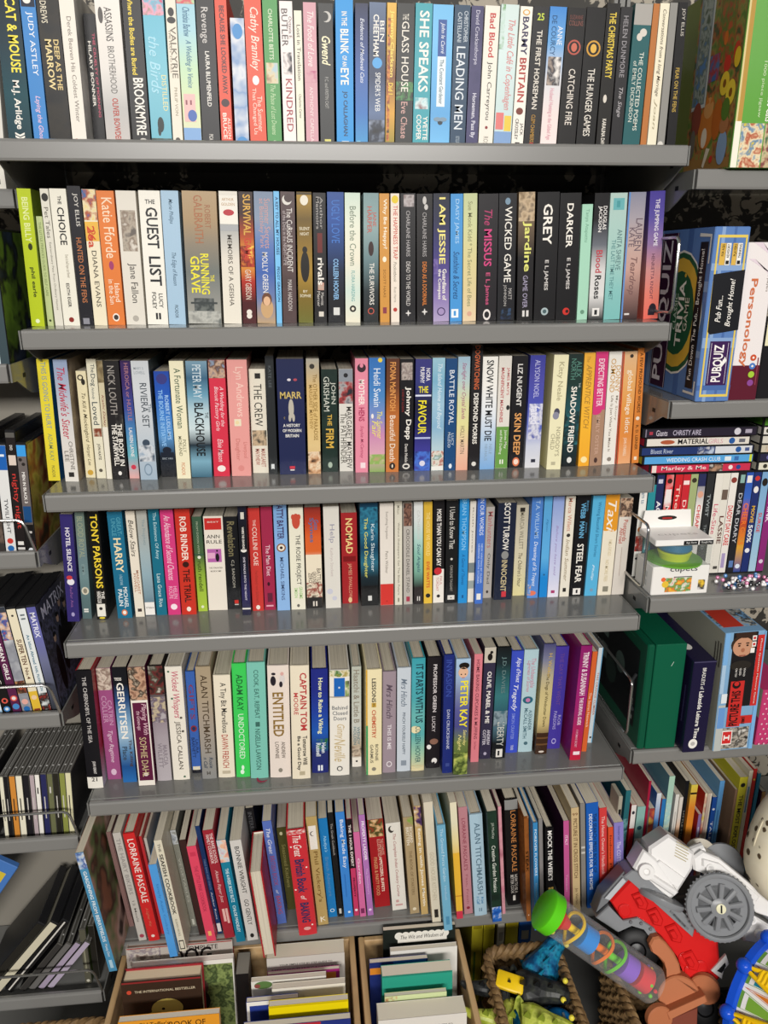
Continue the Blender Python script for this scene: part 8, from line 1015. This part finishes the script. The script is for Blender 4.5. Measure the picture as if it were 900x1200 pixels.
for cx, cy, nm in ((240, 622, 'wheel'), (560, 850, 'wheel')):
    x, z = P(cx, cy)
    b = MB(); b.disc((x, -.004, z), (0, 1, 0), 0, 0, BLK, 40, [(0, .006), (.013, .005), (.015, 0), (.031, 0), (.036, .004), (.036, .020), (.031, .024), (0, .024)])
    for k in range(24):
        a = 2 * PI * k / 24; b.bbox(x + 0.0350 * math.cos(a) - .002, x + 0.0350 * math.cos(a) + .002, .001, .018, z + 0.0350 * math.sin(a) - .002, z + 0.0350 * math.sin(a) + .002, BLK, .0005)
    w_ = b.build(nm, t, True)
    b = MB(); b.disc((x, -.006, z), (0, 1, 0), 0, 0, mat('#2a2a2c', rough=.3), 20, [(.004, 0), (.012, .002), (.013, .006)]); h_ = b.build('hub', w_, True)
b = MB()
b.prism(PP([(300, 132), (395, 62), (522, 142), (512, 222), (442, 335), (330, 275), (298, 190)]), .002, .070, WHT, .005)
b.prism(PP([(218, 232), (268, 140), (330, 180), (440, 332), (402, 366), (278, 288)]), -.004, .060, WHT, .004)
b.prism(PP([(320, 210), (350, 186), (470, 262), (440, 312), (345, 262)]), -.003, .003, WHT, .0015)
b.disc((P(280, 240)[0], -.012, P(280, 240)[1]), (0, 1, 0), 0, 0, WHT, 24, [(.004, .003), (.006, 0), (.0125, 0), (.0135, .003), (.0135, .012)])
b.tube([(P(300, 262)[0], -.006, P(300, 262)[1]), (P(420, 330)[0], -.006, P(420, 330)[1])], .006, WHT, 10)
decor(b, .024, .028, '', ';'.join(f'r|#a89c70|{.05 + .16 * i}|{.1 + .16 * i}|.05|{.95 - .1 * (i % 2)}' for i in range(6)), lambda u, v, k: (P(418, 168)[0] + u + v * .15, -.0036 + .0050, P(418, 168)[1] + v - u * .45))
b.build('white_pump_unit', t)
b = MB(); x, z = P(360, 360); b.disc((x, .004, z), (.35, .1, 1), 0, 0, SIL, 40, [(0, -.010), (.036, -.010), (.039, -.005), (.039, .0), (.026, .004)]); b.build('turntable', t, True)
b = MB(); x, z = P(624, 372); RX = .0500
prof_ring = []
b.tube([(x + RX * math.cos(2 * PI * k / 48), -.016, z + RX * math.sin(2 * PI * k / 48)) for k in range(48)], .0045, SIL, 8, closed=True)
b.disc((x, -.013, z), (0, 1, 0), 0, 0, SIL, 48, [(.034, .0), (.049, 0), (.050, .004), (.034, .004), (.034, 0)])
for k in range(44):
    a = 2 * PI * k / 44; b.ball((x + 0.0538 * math.cos(a), -.014, z + 0.0538 * math.sin(a)), .0024, SIL, 6)
for k in range(10):
    a = 2 * PI * k / 10 + .2; ca, sa = math.cos(a), math.sin(a)
    b.tube([(x + .012 * ca, -.016, z + .012 * sa), (x + .037 * ca, -.014, z + .037 * sa)], [.004, .0052], SIL, 8)
b.disc((x, -.022, z), (0, 1, 0), 0, 0, SIL, 28, [(.009, 0), (.0155, .002), (.017, .012)])
b.disc((x, -.0105, z), (0, 1, 0), 0, 0, SIL, 40, [(0, 0), (.040, 0), (.040, .003), (0, .003)])
for k in range(5):
    a = -PI / 2 + (k - 2) * .42; ca, sa = math.cos(a), math.sin(a)
    b.tube([(x + .020 * ca, -.0108, z + .020 * sa), (x + .033 * ca, -.0108, z + .033 * sa)], [.0022, .0034], mat('#1c1c1e', rough=.6), 6)
rl = b.build('hose_reel', t, True)
b = MB(); b.disc((x, -.025, z), (0, 1, 0), 0, 0, mat('#e6e2c0', rough=.3), 20, [(0, 0), (.0078, .001), (.0085, .006)]); b.box(x - .0012, x + .0012, -.0256, -.0248, z - .006, z + .006, BLK); b.build('reel_bolt', rl)
b = MB(); x, z = P(705, 235); b.disc((x, .058, z), (0, 1, 0), 0, 0, SIL, 40, [(.0, 0), (.037, .001), (.038, .006), (.0, .006)]); b.disc((P(600, 185)[0], .058, P(600, 185)[1]), (0, 1, 0), 0, 0, mat('#b8b0a0', rough=.3), 32, [(.0, 0), (.026, .002), (.026, .008)]); b.build('rear_reel', t, True)
b = MB()
b.prism(PP([(515, 165), (560, 130), (645, 158), (868, 322), (905, 350), (880, 420), (820, 405), (700, 300), (590, 245), (520, 225)]), .006, .056, WHT, .004)
b.prism(PP([(560, 165), (640, 180), (830, 322), (815, 345), (640, 215), (560, 200)]), .001, .010, WHT, .002)
b.prism(PP([(775, 400), (830, 430), (960, 500), (960, 560), (760, 545), (745, 470)]), .010, .050, WHT, .004)
for cx, cy in ((598, 208), (790, 430), (828, 498)): b.disc((P(cx, cy)[0], -.001, P(cx, cy)[1]), (0, 1, 0), 0, 0, WHT, 20, [(.003, .002), (.005, 0), (.0075, 0), (.008, .006)])
b.tube([(P(515, 175)[0], .03, P(515, 175)[1]), (P(590, 140)[0], .03, P(590, 140)[1])], .013, WHT, 14)
b.build('white_ladder_boom', t)
b = MB(); b.tube([(P(838, 352)[0], .026, P(838, 352)[1]), (P(870, 375)[0], .026, P(870, 375)[1]), (P(872, 376)[0], .026, P(872, 376)[1]), (P(990, 455)[0], .026, P(990, 455)[1])], [.019, .019, .0165, .0165], SIL, 20); b.build('nozzle', t, True)

# terracotta coloured wooden toy in front of the engine
t = thing('wooden_toy', 'terracotta coloured toy with curved arm and round wheels in front of the fire engine', 'toy', (.9520, -.175, .386), (-.40, 0, -.15))
TC = mat('#b8714c', rough=.5)
S2 = 1 / 3085.0
def Q(x, y): return ((x - 450) * S2, -(y - 820) * S2)
def QQ(l): return [Q(*p) for p in l]
b = MB(); b.prism(QQ([(300, 600), (318, 568), (348, 560), (385, 590), (425, 640), (450, 690), (458, 735), (430, 750), (385, 765), (384, 725), (372, 690), (340, 655), (310, 635)]), .002, .022, TC, .003); b.build('curved_arm', t)
b = MB(); b.prism(QQ([(338, 870)] + [(440 + 108 * math.cos(a), 850 - 112 * math.sin(a)) for a in [PI - q * PI / 16 for q in range(1, 16)]] + [(545, 810), (360, 890)]), -.004, .022, TC, .002); b.build('half_disc', t)
b = MB(); b.prism(QQ([(356, 888), (548, 798), (562, 826), (372, 922)]), -.022, .010, TC, .002); b.build('cross_bar', t)
b = MB(); b.prism(QQ([(385, 925), (520, 868), (512, 1030), (395, 1060)]), -.014, .014, mat('#7e4030', rough=.5), .002); b.build('stem', t)
for cx, cy, r1, yo in ((330, 925, .0215, -.022), (572, 815, .0240, .004)):
    x, z = Q(cx, cy); b = MB(); b.disc((x, yo, z), (.35 if cx > 400 else -.2, 1, .1), 0, 0, TC, 36, [(0, 0), (r1 - .002, 0), (r1, .002), (r1, .012), (r1 - .002, .014), (0, .014)]); b.build('wheel', t, True)

# toy drum with laced cord
axis = Vector((.52, -.84, .10)).normalized(); c0 = Vector((1.0720, -.185, .3850)); Rd = .088; Ld = .13
t = thing('toy_drum', 'blue rimmed toy drum patterned with triangles and laced with yellow cord', 'drum', c0)
t.rotation_mode = 'QUATERNION'; t.rotation_quaternion = Vector((0, 0, 1)).rotation_difference(axis)
b = MB(); b.disc((0, 0, 0), (0, 0, 1), 0, 0, mat('#ece9e2', rough=.3), 48, [(Rd - .004, 0), (Rd - .004, Ld)])
N = 14
for k in range(N):
    for s in (0, 1):
        a0 = 2 * PI * (k + .5 * s) / N; da = PI / N * .72
        col = ['#1f8aa0', '#d87a2c', '#7aa83c', '#d87a2c'][(2 * k + s) % 4]
        for g, cl, e in ((1.0, '#c8502c' if s else '#6a9a3c', .0006), (.88, '#ece9e2', .0009), (.74, col, .0012)):
            lo, hi = (.012, Ld - .014) if s == 0 else (Ld - .014, .012)
            mid = (lo + hi) / 2; lo2 = mid + (lo - mid) * g; hi2 = mid + (hi - mid) * g * .96
            pts = []
            for f in range(5): a = a0 - da * g + 2 * da * g * f / 4; pts.append(((Rd - .004 + e) * math.cos(a), (Rd - .004 + e) * math.sin(a), lo2))
            pts.append(((Rd - .004 + e) * math.cos(a0), (Rd - .004 + e) * math.sin(a0), hi2)); b.poly(pts, mat(cl, rough=.3))
b.build('drum_shell', t, True)
BLU = mat('#1a52d0', rough=.22)
for z0_, nm in ((-.004, 'hoop'), (Ld - .012, 'hoop')):
    b = MB(); b.disc((0, 0, z0_), (0, 0, 1), 0, 0, BLU, 56, [(Rd - .010, .0), (Rd - .001, 0), (Rd + .005, .003), (Rd + .005, .014), (Rd, .017), (Rd - .006, .017)]); b.build(nm, t, True)
b = MB(); b.disc((0, 0, 0), (0, 0, 1), 0, 0, mat('#e8e2d0', rough=.5), 40, [(0, .001), (Rd - .008, 0)]); b.disc((0, 0, Ld - .002), (0, 0, 1), 0, 0, mat('#e8e2d0', rough=.5), 40, [(Rd - .008, 0), (0, .001)]); b.build('drum_head', t, True)
NK = 8
for k in range(NK):
    a = 2 * PI * (k + .36) / NK
    b = MB(); b.ball(((Rd + .008) * math.cos(a), (Rd + .008) * math.sin(a), .006), .012, BLU, 16); b.build('knob', t, True)
b = MB(); YL = mat('#f2c411', rough=.4)
path = []
for k in range(NK * 2 + 1):
    a = 2 * PI * (k / 2 + .36) / NK; z_ = .004 if k % 2 == 0 else Ld - .002
    path.append(((Rd + .012) * math.cos(a), (Rd + .012) * math.sin(a), z_))
fine = []
for p0, p1 in zip(path, path[1:]):
    for f in range(8): v = Vector(p0).lerp(Vector(p1), f / 8); r_ = math.hypot(v.x, v.y); q_ = (Rd + .006 + (.006 if f == 0 else 0)) / r_; fine.append((v.x * q_, v.y * q_, v.z))
b.tube(fine, .0036, YL, 8, closed=True)
for k in range(NK):
    a = 2 * PI * (k + .36) / NK
    for f in range(4):
        for sgn in (-1,):
            a2 = a; zz = .032 + f * .0065
            b.tube([((Rd + .006) * math.cos(a2 + d_), (Rd + .006) * math.sin(a2 + d_), zz + .002 * math.sin(d_ * 60)) for d_ in (-.10, -.05, 0, .05, .10)], .0042, YL, 8)
b.build('laced_cord', t, True)
# dark tub that carries the drum and cushion
t = thing('storage_tub', 'dark tub under the toy drum and spotted cushion', 'tub', (1.19, -.18, .12))
b = MB(); b.loft([[(x * s, y * s2, z) for x, y in ((-.15, -.13), (.15, -.13), (.15, .13), (-.15, .13))] for s, s2, z in ((.92, .92, 0), (1, 1, .105), (.96, .95, .105), (.9, .88, .008))], mat('#1d1c1d', rough=.4)); b.build('tub_shell', t)
b = MB(); b.tube([(-.15, -.13, .105), (.15, -.13, .105), (.15, .13, .105), (-.15, .13, .105)], .005, mat('#1d1c1d', rough=.4), 8, closed=True); b.build('tub_rim', t, True)

def spotted():
    mt = bpy.data.materials.new('spotted_plush'); mt.use_nodes = True
    nt = mt.node_tree; b = nt.nodes['Principled BSDF']; b.inputs['Roughness'].default_value = .9
    tc = nt.nodes.new('ShaderNodeTexCoord'); vo = nt.nodes.new('ShaderNodeTexVoronoi'); vo.inputs['Scale'].default_value = 46; vo.inputs['Randomness'].default_value = .55
    nz = nt.nodes.new('ShaderNodeTexNoise'); nz.inputs['Scale'].default_value = 160
    ad = nt.nodes.new('ShaderNodeMath'); ad.operation = 'MULTIPLY_ADD'; ad.inputs[1].default_value = .16
    cr = nt.nodes.new('ShaderNodeValToRGB'); ramp_set(cr.color_ramp, ['#4a3a26', '#54432c', '#e6dcc0', '#ece3ca'])
    for e, p in zip(cr.color_ramp.elements, (0, .31, .36, 1)): e.position = p
    nt.links.new(tc.outputs['Object'], vo.inputs['Vector']); nt.links.new(tc.outputs['Object'], nz.inputs['Vector'])
    nt.links.new(nz.outputs[0], ad.inputs[0]); nt.links.new(vo.outputs['Distance'], ad.inputs[2]); nt.links.new(ad.outputs[0], cr.inputs[0]); nt.links.new(cr.outputs[0], b.inputs['Base Color'])
    return mt
t = thing('plush_cushion', 'cream plush cushion with brown spots at the right edge of the frame', 'cushion', (1.190, -.100, .590), (-.2, .35, 0))
b = MB(); n = 28; rings = []
for i in range(19):
    a = -PI / 2 + PI * i / 18; cz = math.sin(a); q_ = max(abs(math.cos(a)), 1e-3) ** .8
    rings.append([(.105 * q_ * math.copysign(abs(math.cos(p)) ** .8, math.cos(p)), .060 * q_ * math.copysign(abs(math.sin(p)) ** .8, math.sin(p)), .112 * math.copysign(abs(cz) ** .8, cz)) for p in [2 * PI * k / n for k in range(n)]])
b.loft(rings, spotted()); b.build('cushion_cover', t, True)
b = MB(); b.tube([(.104 * math.cos(2 * PI * k / 40), 0, .110 * math.sin(2 * PI * k / 40)) for k in range(40)], .003, mat('#d8ceb2', rough=.9), 6, closed=True); b.build('seam_piping', t, True)

# yellow annuals and a blue folder on the deck behind the dinosaur basket
for k, (x, w_) in enumerate(((.668, .021), (.691, .021), (.7145, .013), (.736, .024), (.762, .024))):
    c = ['#b9ac2a', '#b4a826', '#b8b4a4', '#a89c22', '#1d4a8c'][k]
    lab = ['yellow annual standing behind the basket, nearest the narrow crate', 'yellow annual standing behind the basket, left of the grey one', 'slim grey annual between yellow ones behind the basket', 'mustard annual standing right of the slim grey one', 'dark blue annual standing behind the dinosaur basket'][k]
    t = thing('book', lab, 'book', (x, .06, .12), (0, 0, 0), 'annuals on the base deck')
    book_parts(t, w_, .215, .2, c, '', '', 'r|#8a7c18|.1|.14|.1|.9;r|#5a7a2c|.4|.8|.2|.4' if k != 2 and k != 4 else 'r|#8a8678|.2|.3|.2|.8', 1)

# printed picture on the visible side of the violet-blue film case
for o in list(COL.objects):
    if o.get('label', '').startswith('violet-blue film case'):
        b = MB(); W2, H2 = .126, .182
        pl = lambda u, v, k: (.00775 + .00004 * k, .003 + u, .0042 + v)
        ex = 'r|#3a3c48|.0|.2|0|1;a|#4a4c60,#34363e,#5c5e78,#2a2b30|.14|.99|0|1'
        for c_, s_ in ((.30, .52), (.52, .40), (.68, .30), (.84, .36)):
            ex += f';e|#111214|{s_ + .17}|{c_}|.10|3.2;e|#b89a88|{s_ - .12}|{c_}|.045|1.3;e|#17181a|{s_ - .155}|{c_}|.05|.6'
        decor(b, W2, H2, 'MATRIX|#d8d8ea|.08|.92|.1|.16|h', ex, pl); b.build('side_print', o)
